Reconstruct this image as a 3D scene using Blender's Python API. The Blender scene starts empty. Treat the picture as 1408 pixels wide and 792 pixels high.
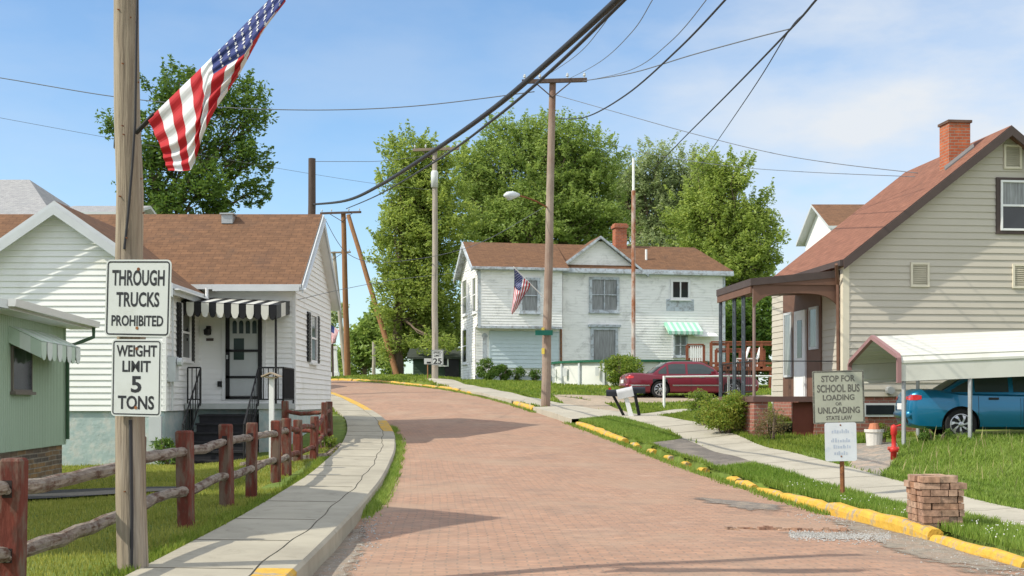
import bpy, bmesh, math, random
import numpy as np
from mathutils import Vector, Matrix

random.seed(7)
rng = np.random.default_rng(7)
SC = bpy.context.scene
COL = SC.collection
R = math.radians

# ------------------------------------------------------------------ camera
FPX, CX, HY, ZC = 1700.0, 704.0, 552.0, 1.6      # focal in photo pixels, centre, horizon row, eye height
cam = bpy.data.cameras.new('camera')
cam.sensor_width = 36.0
cam.lens = 36.0 * FPX / 1408.0
cam.shift_y = (HY - 396.0) / 1408.0
cam.clip_start = 0.1
cam.clip_end = 6000.0
camo = bpy.data.objects.new('camera', cam)
camo.location = (0, 0, ZC)
camo.rotation_euler = (R(90), 0, 0)
COL.objects.link(camo)
SC.camera = camo

# ------------------------------------------------------------------ sky, sun, exposure
SUN_EL, SUN_A = R(42), R(20)                      # sun stands to the left, a little towards the camera
to_sun = Vector((-math.cos(SUN_EL) * math.cos(SUN_A), -math.cos(SUN_EL) * math.sin(SUN_A), math.sin(SUN_EL)))
world = bpy.data.worlds.new('World')
SC.world = world
world.use_nodes = True
nt = world.node_tree
nt.nodes.clear()
out = nt.nodes.new('ShaderNodeOutputWorld')
bg = nt.nodes.new('ShaderNodeBackground')
sky = nt.nodes.new('ShaderNodeTexSky')
sky.sky_type = 'NISHITA'
sky.sun_disc = False
sky.sun_elevation = SUN_EL
sky.sun_rotation = math.atan2(to_sun.x, to_sun.y)
sky.altitude = 200
sky.air_density = 1.0
sky.dust_density = 0.6
sky.ozone_density = 2.0
bg.inputs['Strength'].default_value = 0.15
tc = nt.nodes.new('ShaderNodeTexCoord')
mp = nt.nodes.new('ShaderNodeMapping')
mp.inputs['Scale'].default_value = (1.0, 1.0, 2.6)
n1 = nt.nodes.new('ShaderNodeTexNoise')
n1.inputs['Scale'].default_value = 4.2
n1.inputs['Detail'].default_value = 7
n1.inputs['Roughness'].default_value = 0.55
nt.links.new(tc.outputs['Generated'], mp.inputs['Vector'])
nt.links.new(mp.outputs['Vector'], n1.inputs['Vector'])
rp = nt.nodes.new('ShaderNodeMapRange')
rp.inputs['From Min'].default_value = 0.38
rp.inputs['From Max'].default_value = 0.62
nt.links.new(n1.outputs['Fac'], rp.inputs['Value'])
sx = nt.nodes.new('ShaderNodeSeparateXYZ')
nt.links.new(tc.outputs['Generated'], sx.inputs['Vector'])
rx = nt.nodes.new('ShaderNodeMapRange')           # the thin cloud bank lies to the east (right)
rx.inputs['From Min'].default_value = -0.02
rx.inputs['From Max'].default_value = 0.26
rx.inputs['To Min'].default_value = 0.25
rx.inputs['To Max'].default_value = 1.0
nt.links.new(sx.outputs['X'], rx.inputs['Value'])
mm = nt.nodes.new('ShaderNodeMath'); mm.operation = 'MULTIPLY'
nt.links.new(rp.outputs['Result'], mm.inputs[0])
nt.links.new(rx.outputs['Result'], mm.inputs[1])
m2 = nt.nodes.new('ShaderNodeMath'); m2.operation = 'MULTIPLY_ADD'
m2.inputs[1].default_value = 0.72
rz = nt.nodes.new('ShaderNodeMapRange')           # even veil over the eastern part
rz.inputs['From Min'].default_value = 0.05
rz.inputs['From Max'].default_value = 0.40
rz.inputs['To Min'].default_value = 0.0
rz.inputs['To Max'].default_value = 0.55
nt.links.new(sx.outputs['X'], rz.inputs['Value'])
nt.links.new(mm.outputs[0], m2.inputs[0])
nt.links.new(rz.outputs['Result'], m2.inputs[2])
SKYTINT = nt.nodes.new('ShaderNodeMix'); SKYTINT.data_type = 'RGBA'; SKYTINT.blend_type = 'MULTIPLY'
SKYTINT.inputs[0].default_value = 1.0
SKYTINT.inputs[7].default_value = (0.87, 0.99, 1.05, 1)
nt.links.new(sky.outputs['Color'], SKYTINT.inputs[6])
mx = nt.nodes.new('ShaderNodeMix'); mx.data_type = 'RGBA'
mx.inputs[7].default_value = (4.3, 4.55, 4.85, 1)
nt.links.new(m2.outputs[0], mx.inputs[0])
nt.links.new(SKYTINT.outputs[2], mx.inputs[6])
# unseen bright cloud added as fill light: overhead, behind the viewer and to the sides
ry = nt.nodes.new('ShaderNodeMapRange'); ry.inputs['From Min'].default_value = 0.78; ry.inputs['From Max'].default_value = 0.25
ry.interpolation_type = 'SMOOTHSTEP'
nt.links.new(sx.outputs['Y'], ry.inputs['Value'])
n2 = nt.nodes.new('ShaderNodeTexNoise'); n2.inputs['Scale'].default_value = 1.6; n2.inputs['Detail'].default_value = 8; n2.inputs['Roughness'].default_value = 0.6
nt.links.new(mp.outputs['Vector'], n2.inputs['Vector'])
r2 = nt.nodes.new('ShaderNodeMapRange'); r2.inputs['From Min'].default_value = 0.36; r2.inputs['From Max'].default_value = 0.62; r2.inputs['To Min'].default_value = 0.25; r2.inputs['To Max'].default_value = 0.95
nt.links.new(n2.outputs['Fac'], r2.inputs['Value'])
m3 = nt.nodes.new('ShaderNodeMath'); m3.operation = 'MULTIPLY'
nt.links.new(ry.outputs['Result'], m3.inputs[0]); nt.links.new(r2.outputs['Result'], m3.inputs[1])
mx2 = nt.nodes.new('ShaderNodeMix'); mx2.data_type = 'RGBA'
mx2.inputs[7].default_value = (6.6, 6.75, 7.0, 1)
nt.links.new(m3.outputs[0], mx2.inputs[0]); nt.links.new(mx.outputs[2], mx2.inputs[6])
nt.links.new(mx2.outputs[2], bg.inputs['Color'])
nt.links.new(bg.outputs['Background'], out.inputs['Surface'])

sun = bpy.data.lights.new('sun', 'SUN')
sun.energy = 3.6
sun.angle = R(0.53)
sun.color = (1.0, 0.93, 0.79)
suno = bpy.data.objects.new('sun', sun)
suno.rotation_euler = to_sun.to_track_quat('Z', 'Y').to_euler()
suno.location = to_sun * 60
COL.objects.link(suno)
SC.view_settings.view_transform = 'Standard'
SC.view_settings.look = 'None'
SC.view_settings.exposure = 0.32
SC.view_settings.gamma = 1
SC.view_settings.use_curve_mapping = False
SC.cycles.max_bounces = 6
SC.cycles.transparent_max_bounces = 8

# ------------------------------------------------------------------ helpers
def P(px, py, d):
    return Vector(((px - CX) * d / FPX, d, ZC + (HY - py) * d / FPX))
def PX(px, d): return (px - CX) * d / FPX
def PZ(py, d): return ZC + (HY - py) * d / FPX

def tag(o, label=None, cat=None, group=None, kind=None):
    if label: o['label'] = label
    if cat: o['category'] = cat
    if group: o['group'] = group
    if kind: o['kind'] = kind
    return o

ORG = {}
def empty(name, loc, label=None, cat=None, group=None, rz=0, local=False):
    o = bpy.data.objects.new(name, None)
    o.empty_display_size = 0.2
    o.location = loc
    o.rotation_euler = (0, 0, rz)
    COL.objects.link(o)
    ORG[o.name] = Vector((0, 0, 0)) if local else Vector(loc)
    return tag(o, label, cat, group)

class MB:
    def __init__(s):
        s.v = []; s.f = []; s.m = []; s.uv = []; s.has_uv = False
    def face(s, pts, m=0, uv=None):
        i = len(s.v)
        s.v += [tuple(p) for p in pts]
        s.f.append(tuple(range(i, i + len(pts)))); s.m.append(m)
        s.uv.append(uv); s.has_uv = s.has_uv or uv is not None
    def hexa(s, c, m=0):                     # eight corners: 0-3 lower ring, 4-7 upper ring
        i = len(s.v)
        s.v += [tuple(p) for p in c]
        for q in ((0, 3, 2, 1), (4, 5, 6, 7), (0, 1, 5, 4), (1, 2, 6, 5), (2, 3, 7, 6), (3, 0, 4, 7)):
            s.f.append(tuple(i + k for k in q)); s.m.append(m); s.uv.append(None)
    def box(s, x0, x1, y0, y1, z0, z1, m=0, rz=0, c=None):
        pts = [Vector(p) for p in ((x0, y0, z0), (x1, y0, z0), (x1, y1, z0), (x0, y1, z0), (x0, y0, z1), (x1, y0, z1), (x1, y1, z1), (x0, y1, z1))]
        if rz or c:
            ce = Vector(c) if c else Vector(((x0 + x1) / 2, (y0 + y1) / 2, 0))
            M = Matrix.Rotation(rz, 3, 'Z')
            pts = [ce + M @ (p - ce) for p in pts]
        s.hexa(pts, m)
    def wbox(s, W, a0, a1, z0, z1, o0, o1, m=0):
        s.hexa([W(a0, z0, o1), W(a1, z0, o1), W(a1, z0, o0), W(a0, z0, o0), W(a0, z1, o1), W(a1, z1, o1), W(a1, z1, o0), W(a0, z1, o0)], m)
    def slab(s, top, th, m=0, uv=None, mside=None, down=None):
        top = [Vector(p) for p in top]
        dv = Vector(down) if down else Vector((0, 0, -th))
        bot = [p + dv for p in top]
        s.face(top, m, uv)
        ms = m if mside is None else mside
        s.face(bot[::-1], ms)
        n = len(top)
        for i in range(n):
            j = (i + 1) % n
            s.face([top[i], bot[i], bot[j], top[j]], ms)
    def tube(s, path, r, n=8, m=0, cap=True):
        path = [Vector(p) for p in path]
        rs = r if isinstance(r, (list, tuple)) else [r] * len(path)
        i0 = len(s.v)
        up0 = Vector((0, 0, 1))
        prev = None
        for k, p in enumerate(path):
            if k == 0: t = path[1] - path[0]
            elif k == len(path) - 1: t = path[-1] - path[-2]
            else: t = path[k + 1] - path[k - 1]
            if t.length < 1e-9: t = Vector((0, 0, 1))
            t.normalize()
            if prev is None:
                a = up0.cross(t)
                if a.length < 0.05: a = Vector((1, 0, 0)).cross(t)
            else:
                a = prev - t * prev.dot(t)
                if a.length < 1e-6: a = Vector((1, 0, 0)).cross(t)
            a.normalize(); b = t.cross(a); prev = a
            for q in range(n):
                an = 2 * math.pi * q / n
                s.v.append(tuple(p + (a * math.cos(an) + b * math.sin(an)) * rs[k]))
        for k in range(len(path) - 1):
            for q in range(n):
                q2 = (q + 1) % n
                s.f.append((i0 + k * n + q, i0 + k * n + q2, i0 + (k + 1) * n + q2, i0 + (k + 1) * n + q)); s.m.append(m); s.uv.append(None)
        if cap:
            s.f.append(tuple(i0 + q for q in range(n))[::-1]); s.m.append(m); s.uv.append(None)
            e = i0 + (len(path) - 1) * n
            s.f.append(tuple(e + q for q in range(n))); s.m.append(m); s.uv.append(None)
    def lathe(s, prof, c, n=16, m=0, axis='Z'):
        i0 = len(s.v); c = Vector(c)
        for (r, h) in prof:
            for q in range(n):
                an = 2 * math.pi * q / n
                x, y = r * math.cos(an), r * math.sin(an)
                p = Vector((x, y, h)) if axis == 'Z' else (Vector((x, h, y)) if axis == 'Y' else Vector((h, x, y)))
                s.v.append(tuple(c + p))
        for k in range(len(prof) - 1):
            for q in range(n):
                q2 = (q + 1) % n
                s.f.append((i0 + k * n + q, i0 + k * n + q2, i0 + (k + 1) * n + q2, i0 + (k + 1) * n + q)); s.m.append(m); s.uv.append(None)
    def build(s, name, mats, parent=None, smooth=False, origin=None):
        mats = mats if isinstance(mats, (list, tuple)) else [mats]
        me = bpy.data.meshes.new(name)
        if parent is not None: og = ORG[parent.name]
        else: og = Vector(origin) if origin is not None else Vector((0, 0, 0))
        me.from_pydata([(x - og.x, y - og.y, z - og.z) for x, y, z in s.v], [], s.f)
        for mt in mats: me.materials.append(mt)
        me.polygons.foreach_set('material_index', s.m)
        if s.has_uv:
            ul = me.uv_layers.new(name='UVMap')
            arr = []
            for f, uv in zip(s.f, s.uv):
                arr += [c for k in range(len(f)) for c in (uv[k] if uv is not None else (0.0, 0.0))]
            ul.data.foreach_set('uv', arr)
        if smooth:
            me.polygons.foreach_set('use_smooth', [True] * len(me.polygons))
        me.update()
        o = bpy.data.objects.new(name, me)
        COL.objects.link(o)
        if parent is not None: o.parent = parent
        else: o.location = og
        ORG[o.name] = og
        return o

def fastmesh(name, verts, k, mats, parent=None, origin=None, midx=None):
    """verts: (n*k,3) array, every k verts one face"""
    verts = np.asarray(verts, dtype=np.float32).reshape(-1, 3)
    og = ORG[parent.name] if parent is not None else (Vector(origin) if origin is not None else Vector((0, 0, 0)))
    verts = verts - np.array(og, dtype=np.float32)
    n = len(verts) // k
    me = bpy.data.meshes.new(name)
    me.vertices.add(len(verts)); me.vertices.foreach_set('co', verts.ravel())
    me.loops.add(n * k); me.loops.foreach_set('vertex_index', np.arange(n * k, dtype=np.int32))
    me.polygons.add(n); me.polygons.foreach_set('loop_start', np.arange(0, n * k, k, dtype=np.int32))
    for mt in (mats if isinstance(mats, list) else [mats]): me.materials.append(mt)
    if midx is not None: me.polygons.foreach_set('material_index', np.asarray(midx, dtype=np.int32))
    me.update(calc_edges=True)
    o = bpy.data.objects.new(name, me)
    COL.objects.link(o)
    if parent is not None: o.parent = parent
    else: o.location = og
    ORG[o.name] = og
    return o

# ------------------------------------------------------------------ materials
MATS = {}
def mat(name, col, rough=0.75, var=0.12, scale=3.0, col2=None, mixmin=0.45, mixmax=0.62, scale2=2.0, bump=0.0, bscale=30.0, metal=0.0, spec=0.3, stretch=(1, 1, 1), coat=0.0):
    """surface whose own colour varies by noise; col2: second colour in patches (stains, wear, rust)"""
    if name in MATS: return MATS[name]
    m = bpy.data.materials.new(name); m.use_nodes = True
    t = m.node_tree; b = t.nodes['Principled BSDF']
    b.inputs['Roughness'].default_value = rough
    b.inputs['Metallic'].default_value = metal
    b.inputs['Specular IOR Level'].default_value = spec
    b.inputs['Coat Weight'].default_value = coat
    tcn = t.nodes.new('ShaderNodeTexCoord')
    mpn = t.nodes.new('ShaderNodeMapping'); mpn.inputs['Scale'].default_value = stretch
    t.links.new(tcn.outputs['Object'], mpn.inputs['Vector'])
    nz = t.nodes.new('ShaderNodeTexNoise'); nz.inputs['Scale'].default_value = scale; nz.inputs['Detail'].default_value = 5
    nz.inputs['Roughness'].default_value = 0.6
    t.links.new(mpn.outputs['Vector'], nz.inputs['Vector'])
    rpn = t.nodes.new('ShaderNodeValToRGB')
    lo = [c * (1 - var) for c in col]; hi = [min(1, c * (1 + var)) for c in col]
    rpn.color_ramp.elements[0].position = 0.3; rpn.color_ramp.elements[0].color = (*lo, 1)
    rpn.color_ramp.elements[1].position = 0.7; rpn.color_ramp.elements[1].color = (*hi, 1)
    t.links.new(nz.outputs['Fac'], rpn.inputs['Fac'])
    src = rpn.outputs['Color']
    if col2 is not None:
        nb = t.nodes.new('ShaderNodeTexNoise'); nb.inputs['Scale'].default_value = scale2; nb.inputs['Detail'].default_value = 8
        nb.inputs['Roughness'].default_value = 0.65
        t.links.new(mpn.outputs['Vector'], nb.inputs['Vector'])
        mr = t.nodes.new('ShaderNodeMapRange'); mr.inputs['From Min'].default_value = mixmin; mr.inputs['From Max'].default_value = mixmax
        t.links.new(nb.outputs['Fac'], mr.inputs['Value'])
        mxn = t.nodes.new('ShaderNodeMix'); mxn.data_type = 'RGBA'
        mxn.inputs[7].default_value = (*col2, 1)
        t.links.new(mr.outputs['Result'], mxn.inputs[0]); t.links.new(src, mxn.inputs[6])
        src = mxn.outputs[2]
    t.links.new(src, b.inputs['Base Color'])
    if bump:
        nn = t.nodes.new('ShaderNodeTexNoise'); nn.inputs['Scale'].default_value = bscale; nn.inputs['Detail'].default_value = 4
        t.links.new(mpn.outputs['Vector'], nn.inputs['Vector'])
        bp = t.nodes.new('ShaderNodeBump'); bp.inputs['Strength'].default_value = bump; bp.inputs['Distance'].default_value = 0.02
        t.links.new(nn.outputs['Fac'], bp.inputs['Height']); t.links.new(bp.outputs['Normal'], b.inputs['Normal'])
    MATS[name] = m
    return m

def brickmat(name, c1, c2, mortar, bw, bh, ms, rough=0.85, use_uv=True, stain=None, stain_scale=0.6, bump=0.4, smin=0.5, smax=0.75, bias=0.0, zmap=False, noise_amt=0.25):
    m = bpy.data.materials.new(name); m.use_nodes = True
    t = m.node_tree; b = t.nodes['Principled BSDF']; b.inputs['Roughness'].default_value = rough
    b.inputs['Specular IOR Level'].default_value = 0.25
    tcn = t.nodes.new('ShaderNodeTexCoord')
    vec = tcn.outputs['UV' if use_uv else 'Object']
    if zmap:                                   # wall mapping: (x+y, z)
        sp = t.nodes.new('ShaderNodeSeparateXYZ'); t.links.new(tcn.outputs['Object'], sp.inputs[0])
        ad = t.nodes.new('ShaderNodeMath'); t.links.new(sp.outputs[0], ad.inputs[0]); t.links.new(sp.outputs[1], ad.inputs[1])
        cb = t.nodes.new('ShaderNodeCombineXYZ'); t.links.new(ad.outputs[0], cb.inputs[0]); t.links.new(sp.outputs[2], cb.inputs[1])
        vec = cb.outputs[0]
    bk = t.nodes.new('ShaderNodeTexBrick')
    bk.inputs['Scale'].default_value = 1.0
    bk.inputs['Brick Width'].default_value = bw; bk.inputs['Row Height'].default_value = bh
    bk.inputs['Mortar Size'].default_value = ms; bk.inputs['Mortar Smooth'].default_value = 0.3
    bk.inputs['Bias'].default_value = bias
    bk.inputs['Color1'].default_value = (*c1, 1); bk.inputs['Color2'].default_value = (*c2, 1); bk.inputs['Mortar'].default_value = (*mortar, 1)
    wob = t.nodes.new('ShaderNodeTexNoise'); wob.inputs['Scale'].default_value = 0.9; wob.inputs['Detail'].default_value = 3
    t.links.new(vec, wob.inputs['Vector'])
    vs = t.nodes.new('ShaderNodeVectorMath'); vs.operation = 'SCALE'; vs.inputs['Scale'].default_value = 0.07
    t.links.new(wob.outputs['Color'], vs.inputs[0])
    va = t.nodes.new('ShaderNodeVectorMath'); t.links.new(vec, va.inputs[0]); t.links.new(vs.outputs[0], va.inputs[1])
    t.links.new(va.outputs[0], bk.inputs['Vector'])
    src = bk.outputs['Color']
    nz = t.nodes.new('ShaderNodeTexNoise'); nz.inputs['Scale'].default_value = 5.0; nz.inputs['Detail'].default_value = 8; nz.inputs['Roughness'].default_value = 0.7
    t.links.new(vec, nz.inputs['Vector'])
    mr = t.nodes.new('ShaderNodeMapRange'); mr.inputs['From Min'].default_value = 0.3; mr.inputs['From Max'].default_value = 0.7
    mr.inputs['To Min'].default_value = 1 - noise_amt; mr.inputs['To Max'].default_value = 1 + noise_amt
    t.links.new(nz.outputs['Fac'], mr.inputs['Value'])
    mu = t.nodes.new('ShaderNodeMix'); mu.data_type = 'RGBA'; mu.blend_type = 'MULTIPLY'; mu.inputs[0].default_value = 1
    cbn = t.nodes.new('ShaderNodeCombineColor')
    for k in range(3): t.links.new(mr.outputs['Result'], cbn.inputs[k])
    t.links.new(src, mu.inputs[6]); t.links.new(cbn.outputs[0], mu.inputs[7]); src = mu.outputs[2]
    if stain is not None:
        ns = t.nodes.new('ShaderNodeTexNoise'); ns.inputs['Scale'].default_value = stain_scale; ns.inputs['Detail'].default_value = 9; ns.inputs['Roughness'].default_value = 0.62
        t.links.new(vec, ns.inputs['Vector'])
        ms2 = t.nodes.new('ShaderNodeMapRange'); ms2.inputs['From Min'].default_value = smin; ms2.inputs['From Max'].default_value = smax
        t.links.new(ns.outputs['Fac'], ms2.inputs['Value'])
        mxn = t.nodes.new('ShaderNodeMix'); mxn.data_type = 'RGBA'; mxn.inputs[7].default_value = (*stain, 1)
        t.links.new(ms2.outputs['Result'], mxn.inputs[0]); t.links.new(src, mxn.inputs[6]); src = mxn.outputs[2]
    t.links.new(src, b.inputs['Base Color'])
    bp = t.nodes.new('ShaderNodeBump'); bp.inputs['Strength'].default_value = bump; bp.inputs['Distance'].default_value = 0.012; bp.invert = True
    t.links.new(bk.outputs['Fac'], bp.inputs['Height']); t.links.new(bp.outputs['Normal'], b.inputs['Normal'])
    return m

def leafmat(name, c1, c2, trans=0.45, nscale=0.5):
    m = bpy.data.materials.new(name); m.use_nodes = True
    t = m.node_tree; b = t.nodes['Principled BSDF']
    b.inputs['Roughness'].default_value = 0.5; b.inputs['Specular IOR Level'].default_value = 0.35
    tcn = t.nodes.new('ShaderNodeTexCoord')
    nz = t.nodes.new('ShaderNodeTexNoise'); nz.inputs['Scale'].default_value = nscale; nz.inputs['Detail'].default_value = 6; nz.inputs['Roughness'].default_value = 0.75
    t.links.new(tcn.outputs['Object'], nz.inputs['Vector'])
    rpn = t.nodes.new('ShaderNodeValToRGB')
    rpn.color_ramp.elements[0].position = 0.32; rpn.color_ramp.elements[0].color = (*c1, 1)
    rpn.color_ramp.elements[1].position = 0.68; rpn.color_ramp.elements[1].color = (*c2, 1)
    ge = t.nodes.new('ShaderNodeNewGeometry')      # every leaf or blade has a shade of its own
    ma = t.nodes.new('ShaderNodeMath'); ma.operation = 'MULTIPLY_ADD'; ma.inputs[1].default_value = 0.34; 
    sb = t.nodes.new('ShaderNodeMath'); sb.operation = 'SUBTRACT'; sb.inputs[1].default_value = 0.17
    t.links.new(nz.outputs['Fac'], sb.inputs[0]); t.links.new(ge.outputs['Random Per Island'], ma.inputs[0]); t.links.new(sb.outputs[0], ma.inputs[2])
    t.links.new(ma.outputs[0], rpn.inputs['Fac'])
    t.links.new(rpn.outputs['Color'], b.inputs['Base Color'])
    tr = t.nodes.new('ShaderNodeBsdfTranslucent')
    hs = t.nodes.new('ShaderNodeHueSaturation'); hs.inputs['Value'].default_value = 1.5; hs.inputs['Hue'].default_value = 0.485
    t.links.new(rpn.outputs['Color'], hs.inputs['Color']); t.links.new(hs.outputs['Color'], tr.inputs['Color'])
    ms = t.nodes.new('ShaderNodeMixShader'); ms.inputs[0].default_value = trans
    t.links.new(b.outputs[0], ms.inputs[1]); t.links.new(tr.outputs[0], ms.inputs[2])
    t.links.new(ms.outputs[0], t.nodes['Material Output'].inputs['Surface'])
    return m

M_WHITE_SIDING = mat('white_siding', (0.85, 0.86, 0.85), 0.55, 0.03, 1.2, col2=(0.74, 0.74, 0.62), mixmin=0.60, mixmax=0.85, scale2=0.9)
M_WHITE = mat('white_paint', (0.78, 0.79, 0.79), 0.5, 0.04)
M_TRIM_GREY = mat('grey_trim', (0.55, 0.58, 0.60), 0.5, 0.05)
M_PEEL = mat('peeling_white', (0.88, 0.88, 0.86), 0.75, 0.04, 2.0, col2=(0.60, 0.61, 0.59), mixmin=0.52, mixmax=0.76, scale2=2.2, stretch=(0.6, 0.6, 2.2))
M_PEEL2 = mat('peeling_trim', (0.50, 0.55, 0.60), 0.75, 0.1, 3.0, col2=(0.30, 0.31, 0.32), mixmin=0.48, mixmax=0.62, scale2=5)
M_CREAM = mat('cream_siding', (0.50, 0.465, 0.395), 0.6, 0.04, 1.0)
M_CREAM_TRIM = mat('cream_trim', (0.66, 0.61, 0.49), 0.6, 0.04)
M_BROWN = mat('brown_paint', (0.150, 0.080, 0.055), 0.6, 0.1)
M_DKBROWN = mat('dark_brown', (0.075, 0.055, 0.05), 0.55, 0.1)
M_GLASS = mat('window_glass', (0.02, 0.024, 0.028), 0.06, 0.1, spec=0.6)
M_CURTAIN = mat('curtain_glass', (0.20, 0.215, 0.215), 0.08, 0.45, 5, spec=0.6, stretch=(4, 4, 0.3))
M_BLACK = mat('black_paint', (0.012, 0.012, 0.014), 0.45, 0.1)
M_IRON = mat('black_iron', (0.018, 0.018, 0.02), 0.5, 0.1)
M_STEPS = mat('black_steps', (0.022, 0.022, 0.026), 0.8, 0.25, 6)
M_GREEN_WALL = mat('green_siding', (0.36, 0.47, 0.36), 0.6, 0.05, 1.5, stretch=(9, 9, 0.4))
M_PALEGREEN = mat('pale_green', (0.50, 0.62, 0.52), 0.5, 0.06)
M_MINT = mat('mint_metal', (0.30, 0.62, 0.46), 0.5, 0.06)
M_FOUND_BLUE = mat('blue_block', (0.40, 0.50, 0.50), 0.85, 0.12, 2.0, col2=(0.52, 0.55, 0.53), scale2=4, bump=0.5, bscale=12)
M_CONC = mat('concrete', (0.40, 0.37, 0.295), 0.9, 0.10, 1.6, col2=(0.30, 0.275, 0.22), mixmin=0.46, mixmax=0.72, scale2=0.9, bump=0.15, bscale=60)
M_CONC_PALE = mat('pale_concrete', (0.42, 0.39, 0.32), 0.9, 0.08, 1.2, col2=(0.32, 0.30, 0.245), mixmin=0.5, mixmax=0.8, scale2=0.7)
M_JOINT = mat('joint_dirt', (0.19, 0.175, 0.14), 0.95, 0.2)
M_YELLOW = mat('yellow_paint', (0.60, 0.365, 0.055), 0.85, 0.14, 5, col2=(0.36, 0.31, 0.23), mixmin=0.53, mixmax=0.62, scale2=4.5, bump=0.7, bscale=18)
M_ASPHALT = mat('asphalt', (0.155, 0.14, 0.125), 0.95, 0.2, 8, col2=(0.24, 0.21, 0.18), scale2=1.2, bump=0.5, bscale=90)
M_GRAVEL = mat('gravel_bed', (0.27, 0.25, 0.22), 0.95, 0.3, 14, col2=(0.42, 0.33, 0.26), scale2=3, bump=0.8, bscale=60)
M_STONE = mat('stone_chip', (0.34, 0.335, 0.32), 0.9, 0.45, 25)
M_TAN = mat('tan_driveway', (0.40, 0.32, 0.24), 0.95, 0.15, 5, col2=(0.30, 0.26, 0.20), scale2=1.5, bump=0.4, bscale=50)
M_POLE = mat('weathered_pole', (0.30, 0.25, 0.19), 0.9, 0.30, 5, col2=(0.19, 0.15, 0.115), mixmin=0.46, mixmax=0.66, scale2=7, stretch=(3, 3, 0.18), bump=0.6, bscale=22)
M_POLE_GREY = mat('grey_pole', (0.38, 0.34, 0.29), 0.9, 0.2, 4, stretch=(2, 2, 0.3), bump=0.3)
M_POLE_BROWN = mat('brown_pole', (0.28, 0.145, 0.07), 0.9, 0.2, 4, stretch=(2, 2, 0.3), bump=0.3)
M_POLE_DARK = mat('dark_pole', (0.09, 0.065, 0.055), 0.9, 0.25, 4, stretch=(2, 2, 0.3))
M_WIRE = mat('wire_black', (0.03, 0.03, 0.035), 0.6, 0.05)
M_WIRE_GREY = mat('wire_grey', (0.14, 0.15, 0.17), 0.5, 0.05)
M_STEEL = mat('galvanised_steel', (0.42, 0.44, 0.45), 0.45, 0.08, 6, metal=0.5)
M_WHITE_METAL = mat('white_metal', (0.62, 0.62, 0.57), 0.4, 0.05, 0.8, col2=(0.52, 0.52, 0.47), mixmin=0.55, mixmax=0.8, scale2=1.2)
M_ROSE = mat('rose_trim', (0.30, 0.17, 0.17), 0.5, 0.06)
M_RED = mat('red_paint', (0.50, 0.03, 0.025), 0.45, 0.1, 8)
M_RUST = mat('rusty_steel', (0.26, 0.11, 0.045), 0.9, 0.3, 8, col2=(0.12, 0.05, 0.03), scale2=10)
M_REDWOOD = mat('red_fence_wood', (0.135, 0.033, 0.022), 0.85, 0.30, 6, col2=(0.15, 0.105, 0.08), mixmin=0.48, mixmax=0.60, scale2=4.5, stretch=(1.5, 1.5, 0.45), bump=0.5, bscale=20)
M_RAIL = mat('grey_fence_wood', (0.25, 0.21, 0.175), 0.9, 0.35, 9, col2=(0.105, 0.06, 0.042), mixmin=0.47, mixmax=0.60, scale2=7, stretch=(2.5, 0.5, 2.5), bump=0.7, bscale=25)
M_DECK = mat('deck_wood', (0.21, 0.070, 0.038), 0.8, 0.2, 4)
M_SIGN = mat('sign_white', (0.52, 0.55, 0.54), 0.45, 0.05, 2, col2=(0.44, 0.46, 0.43), mixmin=0.55, mixmax=0.8, scale2=4)
M_SIGN_OLD = mat('sign_old', (0.36, 0.38, 0.31), 0.55, 0.08, 6)
M_SIGN_FADE = mat('sign_faded', (0.62, 0.66, 0.70), 0.5, 0.06, 4, col2=(0.40, 0.50, 0.60), mixmin=0.55, mixmax=0.75, scale2=6)
M_SIGN_INK = mat('sign_ink', (0.022, 0.024, 0.028), 0.5, 0.1)
M_INK_FADE = mat('sign_ink_faded', (0.115, 0.115, 0.10), 0.6, 0.3, 25, col2=(0.25, 0.26, 0.22), mixmin=0.55, mixmax=0.7, scale2=30)
M_INK_GHOST = mat('sign_ink_ghost', (0.42, 0.48, 0.58), 0.6, 0.1, 25)
M_STREETSIGN = mat('green_sign', (0.015, 0.16, 0.11), 0.5, 0.1)
M_FLAG_RED = mat('flag_red', (0.40, 0.014, 0.022), 0.7, 0.06, 6)
M_FLAG_WHITE = mat('flag_white', (0.60, 0.61, 0.64), 0.7, 0.05, 6)
M_FLAG_BLUE = mat('flag_blue', (0.025, 0.040, 0.16), 0.7, 0.06, 6)
M_BRICK_RED = brickmat('chimney_brick', (0.46, 0.13, 0.055), (0.36, 0.10, 0.05), (0.30, 0.22, 0.17), 0.22, 0.075, 0.010, use_uv=False, zmap=True, stain=(0.10, 0.07, 0.05), stain_scale=2.5, smin=0.6, smax=0.8)
M_BRICK_OLD = brickmat('foundation_brick', (0.33, 0.13, 0.095), (0.27, 0.11, 0.085), (0.30, 0.24, 0.20), 0.26, 0.09, 0.010, use_uv=False, zmap=True)
M_STONEWALL = brickmat('skirt_stone', (0.26, 0.16, 0.075), (0.10, 0.085, 0.075), (0.24, 0.21, 0.17), 0.42, 0.085, 0.012, use_uv=False, zmap=True, noise_amt=0.4)
M_SHINGLE = brickmat('brown_shingle', (0.195, 0.102, 0.055), (0.150, 0.080, 0.045), (0.10, 0.055, 0.033), 0.30, 0.14, 0.008, stain=(0.10, 0.06, 0.045), stain_scale=0.5, smin=0.55, smax=0.85, bump=0.25)
M_SHINGLE_RED = brickmat('red_shingle', (0.255, 0.115, 0.075), (0.215, 0.095, 0.062), (0.15, 0.07, 0.045), 0.30, 0.14, 0.008, stain=(0.17, 0.085, 0.06), stain_scale=0.5, smin=0.55, smax=0.9, bump=0.25)
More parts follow.
